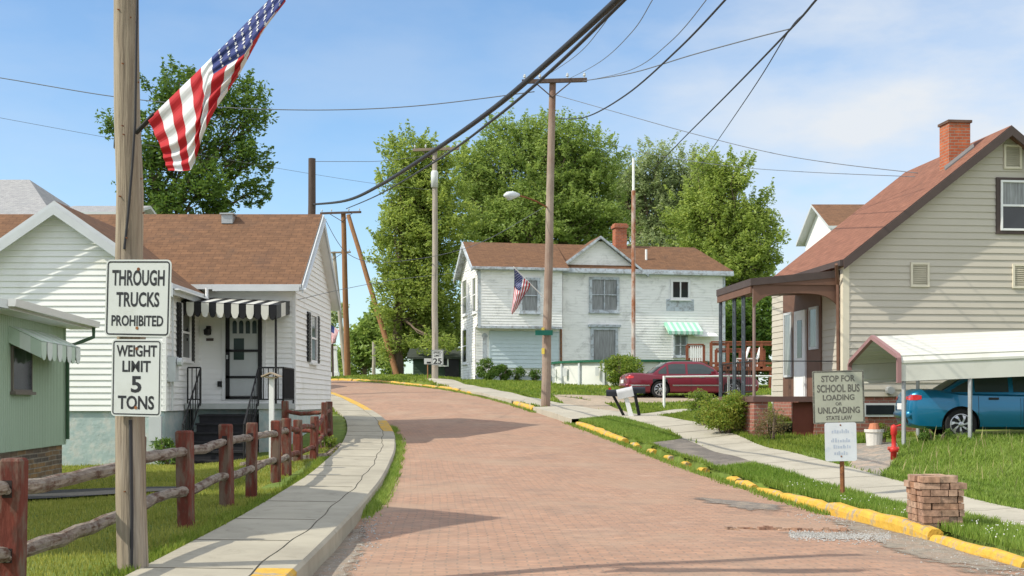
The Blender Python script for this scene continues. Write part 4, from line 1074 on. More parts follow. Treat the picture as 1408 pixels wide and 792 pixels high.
# porch side: brown recess, door, windows
va, _ = C.sd(1131, 450, 0); vb, _ = C.sd(1079, 450, 0)
mb = MB(); mb.wbox(WCl, va, vb, ZB, zwall - .1, .02, .05); mb.build('porch_wall_panel', M_BROWN, CH)
d0, _ = C.sd(1110, 500, 0); d1, _ = C.sd(1098, 500, 0); zt = C.sd(1104, 432, 0)[1]
mb = MB(); mb.wbox(WCl, d0, d1, ZB, zt, .05, .09, 0); mb.wbox(WCl, d0 + .16, d1 - .16, ZB + 1.02, zt - .16, .09, .096, 1); do = mb.build('door', [M_WHITE, M_GLASS], CH)
mb = MB(); mb.wbox(WCl, d0 - .09, d0, ZB, zt + .09, .05, .1); mb.wbox(WCl, d1, d1 + .09, ZB, zt + .09, .05, .1); mb.wbox(WCl, d0, d1, zt, zt + .09, .05, .098); mb.build('door_frame', M_WHITE, CH)
for q in ((1128, 1117, 424, 478), (1092, 1082, 432, 516)):
    a = C.sd(q[0], q[2], 0); b = C.sd(q[1], q[3], 0); window(CH, WCl, a[0] + .05, b[0] - .05, b[1], a[1], M_TRIM_GREY, M_CURTAIN, o0=.05, fw=.06, depth=.05, sill=False)
# porch
pu = C.fr(1036, 385, .25)[0]; pv1 = C.sd(989, 410, pu)[0]; zpr = C.fr(1036, 383, .25)[1]
mb = MB()
roofplane(mb, [C.W(pu - .08, pv1, zpr), C.W(pu - .08, .2, zpr), C.W(-.0, .2, zpr + .22), C.W(-.0, pv1, zpr + .22)], .17)
mb.build('porch_roof', [M_SHINGLE_RED, M_DKBROWN], CH)
mb = MB()
mb.hexa([C.W(pu - .05, .22, zpr - .14), C.W(0, .22, zpr - .14), C.W(0, .30, zpr - .14), C.W(pu - .05, .30, zpr - .14), C.W(pu - .05, .22, zpr - .1 + .0), C.W(0, .22, zpr + .10), C.W(0, .30, zpr + .10), C.W(pu - .05, .30, zpr - .1)])
mb.hexa([C.W(pu - .06, .3, zpr - .34), C.W(pu + .02, .3, zpr - .34), C.W(pu + .02, pv1, zpr - .34), C.W(pu - .06, pv1, zpr - .34), C.W(pu - .06, .3, zpr - .1), C.W(pu + .02, .3, zpr - .1), C.W(pu + .02, pv1, zpr - .1), C.W(pu - .06, pv1, zpr - .1)])
# arched front beam
L0, L1 = pu, 0.0; N_ = 16
top = [C.W(L0 + (L1 - L0) * k / N_, .26, zpr - .12) for k in range(N_ + 1)]
def arch(t): return zpr - .34 - .34 * (abs(2 * t - 1) ** 4)
low = [C.W(L0 + (L1 - L0) * k / N_, .26, arch(k / N_)) for k in range(N_ + 1)]
for k in range(N_):
    a, b, c, d_ = top[k], top[k + 1], low[k + 1], low[k]; o = C.W(0, .06, 0) - C.W(0, 0, 0)
    mb.hexa([d_, c, c + o, d_ + o, a, b, b + o, a + o])
mb.slab([C.W(pu, .3, zpr - .2), C.W(0, .3, zpr - .1), C.W(0, pv1 - .05, zpr - .1), C.W(pu, pv1 - .05, zpr - .2)], .02)
mb.build('porch_beam', M_BROWN, CH)
mb = MB(); zg = gz(5.8, 30)
cbox(mb, pu - .02, 0, .2, pv1, ZB - .13, ZB + .0, 0); mb.build('porch_floor', mat('porch_boards', (.13, .075, .065), .7, .1), CH)
mb = MB(); cbox(mb, pu + .02, pu + .36, .26, .6, zg - .4, ZB - .13, 0); cbox(mb, pu + .06, pu + .3, .6, pv1 - .04, zg - .4, ZB - .13); cbox(mb, -.6, -.01, .34, .7, zg - .4, ZB - .13); mb.build('porch_pier', M_BRICK_OLD, CH)
mb = MB(); cbox(mb, pu + 1.02, -.6, .40, .45, zg - .3, ZB - .14, 0)
mb.build('cellar_door', mat('oxblood_paint', (.16, .045, .03), .6, .1), CH)
zp = zpr - .2
for k, vv in enumerate((.3, 1.1, 1.9, pv1 - .1)):
    mb = MB()
    b0 = C.W(pu + .03, vv, ZB)
    for du, dv in ((0, 0), (.0, .16)) if k else ((0, 0),):
        p = C.W(pu + .03 + du, vv + dv, ZB); mb.tube([p, p + Vector((0, 0, zp - ZB))], .028 if k else .04, 6)
    if k:
        p, p2 = C.W(pu + .03, vv, 0), C.W(pu + .03, vv + .16, 0)
        for q in range(7):
            z = ZB + .25 + q * (zp - ZB - .4) / 6; mb.tube([Vector((p.x, p.y, z)), Vector((p2.x, p2.y, z + .16))], .012, 4); mb.tube([Vector((p.x, p.y, z + .16)), Vector((p2.x, p2.y, z))], .012, 4)
    mb.build('porch_post', mat('blue_iron', (.06, .075, .09), .5, .1) if k else mat('brown_post', (.22, .16, .14), .6, .1), CH)
mb = MB(); pts = [C.W(pu + .03, v, ZB) for v in (.3, pv1 - .1)]
a, b = pts; mb.tube([a + Vector((0, 0, .85)), b + Vector((0, 0, .85))], .02, 6); mb.tube([a + Vector((0, 0, .12)), b + Vector((0, 0, .12))], .015, 6)
for k in range(1, 22): c = a + (b - a) * k / 22; mb.tube([c + Vector((0, 0, .12)), c + Vector((0, 0, .85))], .009, 4)
b2 = C.W(-.02, .3, ZB); mb.tube([a + Vector((0, 0, .85)), b2 + Vector((0, 0, .85))], .014, 6)
mb.build('railing', M_IRON, CH)

# ------------------------------------------------------------------ carport
K = empty('carport', (7.6, 25.5, .87), 'white ribbed metal carport with rose gable trim on thin posts over the blue car', 'carport')
X0, X1, Y0, Y1 = 7.50, 13.2, 24.0, 27.5
TIL = .040
zf = lambda x, z: z + (x - X0) * TIL
ZE, ZS, ZRG = 1.99, 2.47, 2.94
ym = (Y0 + Y1) / 2
prof = [(Y0, ZE), (Y0, ZS - .06), (Y0 + .06, ZS + .02), (ym, ZRG), (Y1 - .06, ZS + .02), (Y1, ZS - .06), (Y1, ZE)]
mb = MB()
for (ya, za), (yb, zb) in zip(prof[:-1], prof[1:]):
    n = max(1, int(math.hypot(yb - ya, zb - za) / .22))
    for k in range(n):
        f0, f1 = k / n, (k + 1) / n; nrm = Vector((0, -(zb - za), (yb - ya))).normalized() * .018
        p0 = Vector((0, ya + (yb - ya) * f0, za + (zb - za) * f0)); p1 = Vector((0, ya + (yb - ya) * f1, za + (zb - za) * f1))
        seq = [p0, p0 + (p1 - p0) * .78, p0 + (p1 - p0) * .84 + nrm, p0 + (p1 - p0) * .95 + nrm, p1]
        for q0, q1 in zip(seq[:-1], seq[1:]):
            mb.face([(X0, q0.y, q0.z), (X1, q0.y, zf(X1, q0.z)), (X1, q1.y, zf(X1, q1.z)), (X0, q1.y, q1.z)])
mb.build('roof', M_WHITE_METAL, K)
mb = MB()
for k, (a, b) in enumerate(zip(prof[:-1], prof[1:])):
    if k in (0, 5):
        mb.box(X0 - .03, X0 + .05, a[0] - .035, a[0] + .035, min(a[1], b[1]) - .03, max(a[1], b[1]) + .03); continue
    mb.hexa([(X0 - .03, a[0] - .02, a[1] - .05), (X0 + .05, a[0] - .02, a[1] - .05), (X0 + .05, b[0] - .02, b[1] - .05), (X0 - .03, b[0] - .02, b[1] - .05), (X0 - .03, a[0] - .02, a[1] + .04), (X0 + .05, a[0] - .02, a[1] + .04), (X0 + .05, b[0] - .02, b[1] + .04), (X0 - .03, b[0] - .02, b[1] + .04)])
mb.build('gable_trim', M_ROSE, K)
for (x, y, lean) in ((7.62, 24.05, 0), (8.91, 24.05, 0), (10.9, 24.05, 0), (12.9, 24.05, 0), (7.66, 27.42, -.12), (9.0, 27.42, 0), (11.5, 27.42, 0)):
    mb = MB(); g = gz(x, y); mb.tube([(x + lean, y, g - .1), (x, y, zf(x, ZE + .1))], .042, 4); mb.build('post', M_STEEL, K)

# ------------------------------------------------------------------ old white farmhouse (centre)
FH = Frame(PX(657, 63), 63.0, R(11))
E = empty('farmhouse', FH.W(6, 3, 2.5), 'large weathered white house with peeling paint and brown roof above the lawn', 'house')
UL = FH.fr(997, 400, .75)[0]                    # right end
USW = FH.fr(773, 400, 0)[0]                     # end of the left wing
uga, zga = FH.fr(740, 372, .4); ugb, _ = FH.fr(905, 372, .4)
zeave = FH.fr(700, 368, 0)[1]; zu = FH.fr(700, 449, 0)[1]
D2 = 5.6; zr2 = FH.fr(700, 334, D2 / 2)[1]; ZG = 2.3
mb = MB(); RC = .75
siding(mb, FH.front(0), lambda z: (0, USW), zu, zeave, .14)
siding(mb, FH.front(RC), lambda z: (0, USW), 2.95, zu, .14)
siding(mb, FH.front(RC), lambda z: (USW, UL), 2.95, zeave, .14)
sl2 = (zr2 - zeave) / (D2 / 2 + .35)
def ivl(z):
    a0, a1 = (0 if z >= zu else RC), D2
    if z > zeave - .05: t = (zr2 - z) / sl2; a0, a1 = max(a0, D2 / 2 - t), min(a1, D2 / 2 + t)
    return a0, a1
siding(mb, FH.left(0), ivl, 2.45, zr2 - .1, .14)
siding(mb, FH.right(USW), lambda z: (0, RC), zu, zeave, .14)
flat(mb, FH.right(UL), [(RC, 2), (D2, 2), (D2, zeave), (RC, zeave)]); flat(mb, FH.back(D2), [(0, 2), (UL, 2), (UL, zeave), (0, zeave)])
mb.slab([FH.W(.0, .0, zu), FH.W(USW, .0, zu), FH.W(USW, RC, zu), FH.W(0, RC, zu)], .03)
# front gable (peak over the middle), flush with the main wall
up, zp_ = FH.fr(826, 324, RC - .3)
gw = up - FH.fr(763, 372, RC)[0]; gs = (zp_ - zeave) / gw
siding(mb, FH.front(RC), lambda z: (up - (zp_ - .12 - z) / gs, up + (zp_ - .12 - z) / gs), zeave + .12, zp_ - .25, .14)
mb.build('wall', M_PEEL, E)
mb = MB(); mb.hexa([FH.W(.03, RC + .03, 1.8), FH.W(UL - .03, RC + .03, 1.8), FH.W(UL - .03, D2 - .03, 1.8), FH.W(.03, D2 - .03, 1.8), FH.W(.03, RC + .03, 2.96), FH.W(UL - .03, RC + .03, 2.96), FH.W(UL - .03, D2 - .03, 2.96), FH.W(.03, D2 - .03, 2.96)]); mb.build('foundation', mat('old_render', (.40, .44, .48), .9, .2, 3), E)
mb = MB(); O = .35
roofplane(mb, [FH.W(-O, -O, zeave), FH.W(USW + .3, -O, zeave), FH.W(USW + .3, D2 / 2, zr2), FH.W(-O, D2 / 2, zr2)], .12)
hz = UL - 1.0
roofplane(mb, [FH.W(USW, RC - O, zeave + sl2 * .2), FH.W(UL + O, RC - O, zeave + sl2 * .2), FH.W(hz, D2 / 2, zr2), FH.W(USW, D2 / 2, zr2)], .12)
roofplane(mb, [FH.W(UL + O, RC - O, zeave + sl2 * .2), FH.W(UL + O, D2 + O, zeave + sl2 * .2), FH.W(hz, D2 / 2, zr2)], .12)
roofplane(mb, [FH.W(UL + O, D2 + O, zeave), FH.W(-O, D2 + O, zeave), FH.W(-O, D2 / 2, zr2), FH.W(hz, D2 / 2, zr2)], .12)
roofplane(mb, [FH.W(up - gw - .25, D2 / 2, zeave - .15), FH.W(up - gw - .25, RC - .32, zeave - .15), FH.W(up, RC - .32, zp_), FH.W(up, D2 / 2, zp_)], .10); roofplane(mb, [FH.W(up + gw + .25, RC - .32, zeave - .15), FH.W(up + gw + .25, D2 / 2, zeave - .15), FH.W(up, D2 / 2, zp_), FH.W(up, RC - .32, zp_)], .10)
roof = mb.build('roof', [M_SHINGLE, M_PEEL2], E)
mb = MB(); c0 = FH.fr(843, 330, D2 / 2)[0]; c1 = FH.fr(861, 330, D2 / 2)[0]; zc = FH.fr(850, 308, D2 / 2)[1]
def fbox(mb, a0, a1, v0, v1, z0, z1, m=0): mb.hexa([FH.W(a0, v0, z0), FH.W(a1, v0, z0), FH.W(a1, v1, z0), FH.W(a0, v1, z0), FH.W(a0, v0, z1), FH.W(a1, v0, z1), FH.W(a1, v1, z1), FH.W(a0, v1, z1)], m)
fbox(mb, c0 + .05, c1 - .05, 2.5, 3.1, zr2 - .5, zc - .25); fbox(mb, c0 - .02, c1 + .02, 2.43, 3.17, zc - .25, zc - .08); fbox(mb, c0 + .03, c1 - .03, 2.5, 3.1, zc - .08, zc); mb.build('chimney', M_BRICK_RED, roof)
mb = MB(); p = FH.fr(887, 350, 1.6); mb.tube([FH.W(p[0], 1.4, p[1] - .5), FH.W(p[0], 1.4, p[1] + .25)], .06, 8); mb.build('vent_pipe', M_WHITE, roof)
mb = MB(); nv_ = FH.W(0, -1, 0) - FH.W(0, 0, 0)
barge(mb, FH.W(-O, -O, zeave - .02), FH.W(USW + .3, -O, zeave - .02), .11, .05, nv_); barge(mb, FH.W(USW + .2, RC - O, zeave - .02), FH.W(UL + O, RC - O, zeave - .02), .12, .05, nv_)
barge(mb, FH.W(up - gw - .2, RC - .34, zeave - .14), FH.W(up, RC - .34, zp_ - .02), .13, .05, nv_); barge(mb, FH.W(up + gw + .2, RC - .34, zeave - .14), FH.W(up, RC - .34, zp_ - .02), .13, .05, nv_)
lv = FH.W(-1, 0, 0) - FH.W(0, 0, 0)
barge(mb, FH.W(-O, -O, zeave - .02), FH.W(-O, D2 / 2, zr2 - .02), .25, .05, lv); barge(mb, FH.W(-O, D2 + O, zeave - .02), FH.W(-O, D2 / 2, zr2 - .02), .25, .05, lv)
mb.slab([FH.W(-O, -O, zeave - .13), FH.W(USW + .3, -O, zeave - .13), FH.W(USW + .3, 0.02, zeave - .13), FH.W(-O, .02, zeave - .13)], .02)
mb.slab([FH.W(USW, RC - O, zeave - .13), FH.W(UL + O, RC - O, zeave - .13), FH.W(UL + O, RC + .02, zeave - .13), FH.W(USW, RC + .02, zeave - .13)], .02)
mb.wbox(FH.front(RC), USW + .1, UL, zeave - .02, zeave + .14, 0, .08); mb.wbox(FH.front(0), 0, .14, zu, zeave, .01, .03); mb.wbox(FH.front(RC), UL - .14, UL, 2.95, zeave, .01, .03)
mb.wbox(FH.front(0), 0, USW, zu - .10, zu + .03, 0, .04)
mb.build('fascia', M_PEEL2, E)
mb = MB(); pd = FH.W(USW + .1, RC - .08, 0); mb.tube([(pd.x, pd.y, zeave - .1), (pd.x, pd.y, 2.6)], .055, 6); mb.build('downspout', M_RUST, E)
def fwin(px0, py0, px1, py1, v, **k):
    k.setdefault('depth', .12)
    a, z1 = FH.fr(px0, py0, v); b, z0 = FH.fr(px1, py1, v); return window(E, FH.front(v), a + .06, b - .06, z0 + .06, z1 - .06, k.pop('fm', M_PEEL2), k.pop('pm', M_CURTAIN), **k)
fwin(716, 384, 740, 429, 0, fw=.14)
fwin(812, 383, 849, 428, RC, mull=1, fw=.14); fwin(814, 452, 847, 498, RC, fw=.14, rail=False)
a, z1 = FH.fr(811, 447, RC); b, z0 = FH.fr(850, 452, RC); mb = MB(); mb.wbox(FH.front(RC), a - .1, b + .1, z1 - .1, z1 + .03, 0, .2); mb.build('lintel', M_PEEL2, E)
fwin(923, 386, 947, 411, RC, mull=1, fw=.12, pm=M_GLASS, rail=False, fm=M_WHITE)
a, z1 = FH.fr(916, 384, RC); b, z0 = FH.fr(954, 428, RC); mb = MB(); mb.wbox(FH.front(RC), a, b, z0, z1 - 1.05, .01, .03); mb.build('window_panel', M_PEEL2, E)
fwin(926, 460, 944, 490, RC, mull=1, fw=.1)
a, z1 = FH.fr(970, 460, RC); mb = MB(); mb.slab([FH.W(a - .8, RC - .02, z1 + .1), FH.W(a + .5, RC - .02, z1 + .1), FH.W(a + .5, RC - .6, z1 - .1), FH.W(a - .8, RC - .6, z1 - .1)], .05); mb.build('door_hood', M_WHITE, E)
a0, z1 = FH.fr(913, 443, RC); a1, _ = FH.fr(959, 443, RC); zb = FH.fr(930, 459, RC - .8)[1]
awning(E, FH.front(RC), a0, a1, z1, zb + .14, .85, .18, 12, M_MINT, mat('mint_pale', (.58, .76, .66), .5, .05))
# left wall windows; each upper and lower
for (p0, y0, p1, y1) in ((637, 388, 643, 430), (651, 384, 655.5, 427), (637, 455, 643, 497)):
    a = FH.sd(p0, y0, 0); b = FH.sd(p1, y1, 0); v0, v1 = min(a[0], b[0]), max(a[0], b[0])
    window(E, FH.left(0), v0 + .08, v1 - .08, b[1], a[1], M_WHITE, M_GLASS if y0 > 440 else M_CURTAIN, fw=.12)
# boarded bay below the overhang
a0, z1 = FH.fr(674, 455, RC); a1, z0 = FH.fr(768, 505, RC); mb = MB()
siding(mb, FH.front(RC - .06), lambda z: (a0, a1), z0, z1, .2); mb.wbox(FH.front(RC), a0, a1, z0 - .06, z0, 0, .1); mb.wbox(FH.front(RC), a0 - .06, a0, z0, z1, 0, .09)
mb.build('boarded_panel', mat('pale_blue_board', (.56, .66, .70), .6, .04), E)
a, z1 = FH.fr(664, 458, RC); b, z0 = FH.fr(668.5, 492, RC)
mb = MB(); Wc = FH.front(RC); c = (a + b) / 2; mb.wbox(Wc, a - .02, b + .02, z0, z1 - .2, .01, .06); mb.face([Wc(c + .16 * math.cos(t), z1 - .2 + .2 * math.sin(t), .05) for t in np.linspace(0, math.pi, 9)])
mb.build('arched_niche', M_PEEL2, E)

# ------------------------------------------------------------------ other buildings in the distance
def far_house(name, label, px0, px1, pyb, pye, pyr, d, dep, wm, rm, hip=0.0, gable_front=False, cat='house', tm=None):
    x0, x1 = PX(px0, d), PX(px1, d); ze, zr, zb = PZ(pye, d), PZ(pyr, d + (0 if gable_front else dep / 2)), PZ(pyb, d)
    h = empty(name, ((x0 + x1) / 2, d, zb), label, cat)
    g = min(zb, gz((x0 + x1) / 2, d)) - .3
    mb = MB(); W_ = Frame(0, 0)
    if gable_front:
        xm = (x0 + x1) / 2
        siding(mb, W_.front(d), lambda z: (x0, x1) if z < ze else (x0 + (z - ze) / (zr - ze) * (xm - x0), x1 - (z - ze) / (zr - ze) * (x1 - xm)), g, zr, .16)
        for f in (W_.left(x0), W_.right(x1)): flat(mb, f, [(d, g), (d + dep, g), (d + dep, ze), (d, ze)])
        flat(mb, W_.back(d + dep), [(x0, g), (x1, g), (x1, ze), (xm, zr), (x0, ze)])
    else:
        siding(mb, W_.front(d), lambda z: (x0, x1), g, ze, .16)
        for f in (W_.left(x0), W_.right(x1)): flat(mb, f, [(d, g), (d + dep, g), (d + dep, ze), (d + dep / 2, zr if not hip else ze), (d, ze)])
        flat(mb, W_.back(d + dep), [(x0, g), (x1, g), (x1, ze), (x0, ze)])
    mb.build('wall', wm, h)
    mb = MB(); o = .35
    if gable_front:
        xm = (x0 + x1) / 2; k = (zr - ze) / (xm - x0) * o
        roofplane(mb, [(x0 - o, d + dep + o, ze - k), (x0 - o, d - o, ze - k), (xm, d - o, zr + .08), (xm, d + dep + o, zr + .08)]); roofplane(mb, [(x1 + o, d - o, ze - k), (x1 + o, d + dep + o, ze - k), (xm, d + dep + o, zr + .08), (xm, d - o, zr + .08)])
    else:
        a, b = x0 - o + hip, x1 + o - hip; ym_ = d + dep / 2
        roofplane(mb, [(x0 - o, d - o, ze), (x1 + o, d - o, ze), (b, ym_, zr), (a, ym_, zr)]); roofplane(mb, [(x1 + o, d + dep + o, ze), (x0 - o, d + dep + o, ze), (a, ym_, zr), (b, ym_, zr)])
        if hip: roofplane(mb, [(x1 + o, d - o, ze), (x1 + o, d + dep + o, ze), (b, ym_, zr)]); roofplane(mb, [(x0 - o, d + dep + o, ze), (x0 - o, d - o, ze), (a, ym_, zr)])
    mb.build('roof', [rm, tm or M_TRIM_GREY], h)
    return h
far_house('grey_roofed_house', 'house with pale grey hipped roof peeping over the bungalow at far left', -190, 68, 500, 300, 247, 56, 12, M_WHITE_SIDING, M_SHINGLE_GREY, hip=3.6)
fb = far_house('flat_roofed_house', 'low pale building whose grey roof edge shows behind the bungalow ridge', 84, 172, 500, 293, 283, 52, 5, M_TRIM_GREY, M_SHINGLE_GREY)
NB = Frame(PX(1146, 50), 50, TH)
h = far_house('dormer_house', 'small white house with brown roof glimpsed above the cream house roof', 1148, 1262, 520, 312, 281, 50, 5, M_WHITE_SIDING, M_SHINGLE, cat='house')
dg = far_house('garden_shed', 'dark green garden shed under the tall tree beside the speed sign', 568, 634, 519, 491, 478, 72, 4, mat('dark_green_board', (.045, .075, .05), .8, .1), mat('dark_felt', (.05, .06, .05), .9), cat='shed', tm=mat('dark_felt', (.05, .06, .05), .9))
d = 71.9
mb = MB(); mb.box(PX(612, d), PX(631, d), d - .06, d + .02, PZ(519, d), PZ(494, d)); mb.build('door', M_BLACK, dg)
mb = MB()
for q in ((600, 602), (615, 617)): mb.box(PX(q[0], d), PX(q[1], d), d - .12, d - .06, PZ(504, d), PZ(491, d))
mb.box(PX(602, d), PX(615, d), d - .11, d - .06, PZ(492.5, d), PZ(491, d)); mb.box(PX(602, d), PX(615, d), d - .11, d - .06, PZ(504, d), PZ(502.5, d)); mb.build('window_frame', M_WHITE, dg)
# ------------------------------------------------------------------ utility poles
def upole(base, top, r0, r1, m, label, name='utility_pole', arm=None, parts=None, group='utility poles along the street'):
    """base/top world points; arm=(half width, z below top, yaw, centre shift)"""
    base, top = Vector(base), Vector(top)
    o = empty(name, base, label, 'utility pole', group)
    mb = MB(); n = 10
    path = [base + Vector((0, 0, -.5))] + [base + (top - base) * k / n + Vector((random.uniform(-.012, .012), 0, 0)) * (0 < k < n) for k in range(n + 1)]
    mb.tube(path, [r0] + [r0 + (r1 - r0) * k / n for k in range(n + 1)], 14)
    mb.build('pole', m, o, smooth=False)
    if arm:
        hw, dz, yaw, sh = arm
        c = top + Vector((0, 0, -dz)); ax = Vector((math.cos(yaw), math.sin(yaw), 0)); ay = Vector((-ax.y, ax.x, 0))
        mb = MB(); a0, a1 = c + ax * (-hw + sh) - ay * (r1 + .06), c + ax * (hw + sh) - ay * (r1 + .06)
        w = ay * .055; zz = Vector((0, 0, .065))
        mb.hexa([a0 - w - zz, a1 - w - zz, a1 + w - zz, a0 + w - zz, a0 - w + zz, a1 - w + zz, a1 + w + zz, a0 + w + zz]); mb.build('crossarm', M_POLE_DARK if m is not M_POLE_GREY else mat('arm_wood', (.21, .17, .13), .9, .2), o)
        mb = MB()
        for s in (-1, 1): mb.tube([c + ax * (s * hw * .55 + sh * .5) - ay * (r1 + .12) - zz, c - ay * (r1 + .03) + Vector((0, 0, -.55))], .022, 5)
        mb.build('brace', M_POLE_DARK, o)
        for f in (-.92, -.45, .4, .92):
            mb = MB(); p = c + ax * (hw * f + sh) - ay * (r1 + .06) + Vector((0, 0, .06)); mb.lathe([(.015, 0), (.02, .06), (.05, .08), (.05, .12), (.03, .14), (.045, .16), (.0, .2)], p, 8); mb.build('insulator', M_TRIM_GREY, o)
    return o
# near pole carrying the signs and the big flag
DP = 9.9
b = P(183, 782, DP); b.z = gz(b.x, b.y)
PN = upole(b, P(171, -260, DP), .122, .088, M_POLE, 'weathered grey-brown utility pole holding two traffic signs and a large flag')
mb = MB(); path = [(PX(px, DP), DP - .115, PZ(py, DP)) for px, py in ((196, -60), (193.5, 60), (192, 170), (188, 230), (182, 300), (177, 345))]
mb.tube(path, .010, 6); mb.build('ground_wire', M_WIRE, PN)
mb = MB(); mb.tube([(b.x + .018, DP - .125, PZ(577, DP)), (b.x + .03, DP - .13, PZ(700, DP)), (b.x + .026, DP - .13, b.z + .05)], .014, 6); mb.build('ground_wire', M_WIRE, PN)
mb = MB()
for k in range(26):
    a = random.uniform(-2.4, -.6); z = random.uniform(.3, 6.0); p = Vector((b.x + .119 * math.cos(a), DP + .119 * math.sin(a), b.z + z)); mb.tube([p, p + Vector((.02 * math.cos(a), .02 * math.sin(a), 0))], .006, 5)
mb.build('nails', M_RUST, PN)
# pole with the street lamp
b2 = P(750, 553, 42); b2.z = gz(b2.x, b2.y)
PL = upole(b2, P(760, 111, 42), .165, .115, mat('lamp_pole_wood', (.33, .27, .22), .9, .2, 3, col2=(.20, .11, .08), mixmin=.42, mixmax=.62, scale2=.35, stretch=(1, 1, .6), bump=.3), 'tall wooden pole with cross-arm, street lamp and small flag before the white house', arm=(1.10, .05, R(-6), .07))
mb = MB()
for k, py in enumerate((455, 483)): p = P(746.5, py, 42); mb.box(p.x - .05, p.x + .05, p.y - .20, p.y - .15, p.z - .10, p.z + .10)
mb.build('tag_plate', mat('yellow_tag', (.70, .55, .10), .6), PL)
lo = empty('street_lamp', P(748, 284, 42), 'grey cobra-head street lamp on a bent arm from the tall pole', 'street lamp')
mb = MB(); mb.tube([P(752, 285, 41.9), P(738, 277, 41.6), P(722, 271, 41.3), P(708, 268, 41.0)], .028, 6); mb.build('arm', M_RUST, lo)
mb = MB(); c = P(700, 268.5, 40.8); e = P(713, 268, 41.1); ax = (c - e).normalized()
ring = []
mb.tube([e - ax * .02, e + ax * .12, e + ax * .28, e + ax * .50, e + ax * .66], [.05, .09, .135, .125, .04], 10); mb.build('lamp_head', mat('lamp_grey', (.62, .66, .69), .35, .04), lo, smooth=True)
mb = MB(); mb.lathe([(.0, -.17), (.06, -.16), (.10, -.11), (.11, -.06)], e + ax * .42, 10); mb.build('lens', mat('lamp_lens', (.55, .6, .62), .1), lo)
ss = empty('street_name_sign', P(748, 457, 41.8), 'green street name blade fixed to the tall lamp pole', 'street sign')
mb = MB(); p = P(749, 457.5, 41.78); mb.box(p.x - .32, p.x + .27, p.y - .02, p.y, p.z - .085, p.z + .085); mb.build('blade', M_STREETSIGN, ss)
mb = MB(); mb.box(p.x - .06, p.x + .0, p.y, p.y + .1, p.z - .05, p.z + .05); mb.build('bracket', M_STEEL, ss)
# pole with the speed sign
b3 = P(598, 521, 60); b3.z = gz(b3.x, b3.y)
PS = upole(b3, P(598, 204, 60), .16, .12, M_POLE_GREY, 'pale utility pole with transformer and speed limit sign left of the white house', arm=(1.15, .08, R(-10), .1))
mb = MB(); p = P(597, 245, 59.7); mb.lathe([(0, -.42), (.17, -.40), (.175, .33), (.13, .40), (0, .42)], p + Vector((0, .25, 0)), 12); mb.build('transformer', mat('transformer_grey', (.60, .63, .64), .4), PS, smooth=True)
# brown corner pole and the leaning push-brace pole
b4 = P(478, 522, 78); b4.z = gz(b4.x, b4.y)
PB = upole(b4, P(472, 292, 78), .20, .15, M_POLE_BROWN, 'brown utility pole with cross-arm at the bend in the street', arm=(1.35, .05, R(-12), -.1))
b5 = P(546, 517, 74); b5.z = gz(b5.x, b5.y)
upole(b5, P(479, 296, 77.6), .18, .13, M_POLE_BROWN, 'brown pole leaning left against the cross-arm pole at the bend')
b6 = P(477, 519, 100); b6.z = gz(b6.x, b6.y)
upole(b6, P(459, 346, 100), .19, .14, M_POLE_GREY, 'distant grey pole standing behind the brown cross-arm pole', arm=(1.3, .1, R(-12), .2))
b7 = P(427, 500, 50); b7.z = gz(b7.x, b7.y)
PD = upole(b7, P(429, 218, 50), .18, .145, M_POLE_DARK, 'dark utility pole top rising behind the bungalow roof')
b8 = P(514, 520, 95); b8.z = gz(b8.x, b8.y)
upole(b8, P(514, 470, 95), .15, .12, M_POLE_GREY, 'short grey post among distant trees at the bend', name='wooden_post')
# bare rusty flagpole behind the round bush
fp = empty('bare_flagpole', P(871, 515, 58), 'thin rusty bare flagpole rising beside the round bush', 'flagpole'); g = gz(PX(871, 58), 58)
mb = MB(); mb.tube([(PX(871, 58), 58, g - .2), (PX(871, 58), 58, PZ(262, 58))], .095, 8); mb.build('shaft', mat('flaking_pole', (.52, .46, .42), .8, .15, 2, col2=(.30, .12, .06), mixmin=.42, mixmax=.56, scale2=1.4, stretch=(1, 1, .5)), fp)
mb = MB(); mb.tube([(PX(871, 58), 58, PZ(262, 58)), (PX(871, 58), 58, PZ(217, 58))], .06, 8); mb.build('topmast', M_WHITE, fp)

# ------------------------------------------------------------------ wires
WG = 'overhead wires'
def wire(ctrl, r, label, m=M_WIRE_GREY, grp=WG):
    """ctrl: image-measured points between two ends of known distance; the wire hangs in one vertical plane"""
    (p0, y0, d0), (p1, y1, d1) = ctrl[0], ctrl[-1]
    X0_, X1_ = PX(p0, d0), PX(p1, d1)
    pts = []
    for c in ctrl:
        if len(c) == 3: pts.append(P(*c))
        else:
            k = (c[0] - CX) / FPX; t_ = (k * d0 - X0_) / ((X1_ - X0_) - k * (d1 - d0)); d = d0 + t_ * (d1 - d0); pts.append(P(c[0], c[1], d))
    out_ = []
    for i in range(len(pts) - 1):
        a = pts[max(i - 1, 0)]; b = pts[i]; c = pts[i + 1]; e = pts[min(i + 2, len(pts) - 1)]
        for k in range(8):
            t = k / 8
            out_.append(0.5 * ((2 * b) + (c - a) * t + (2 * a - 5 * b + 4 * c - e) * t * t + (3 * b - a - 3 * c + e) * t ** 3))
    out_.append(pts[-1])
    mb = MB(); mb.tube(out_, r, 6)
    o = mb.build('overhead_cable', m, origin=out_[0], smooth=True)
    return tag(o, label, 'cable', grp)
wire([(431, 281, 50), (475, 276), (520, 256), (600, 205), (680, 148), (760, 80), (848, 0), (960, -110, 12)], .043, 'thickest black cable sweeping up right from the dark pole', M_WIRE)
wire([(476, 287, 78), (520, 268), (600, 221), (680, 163), (760, 95), (858, 0), (960, -103, 12)], .026, 'thinner black cable running just below the thickest one', M_WIRE)
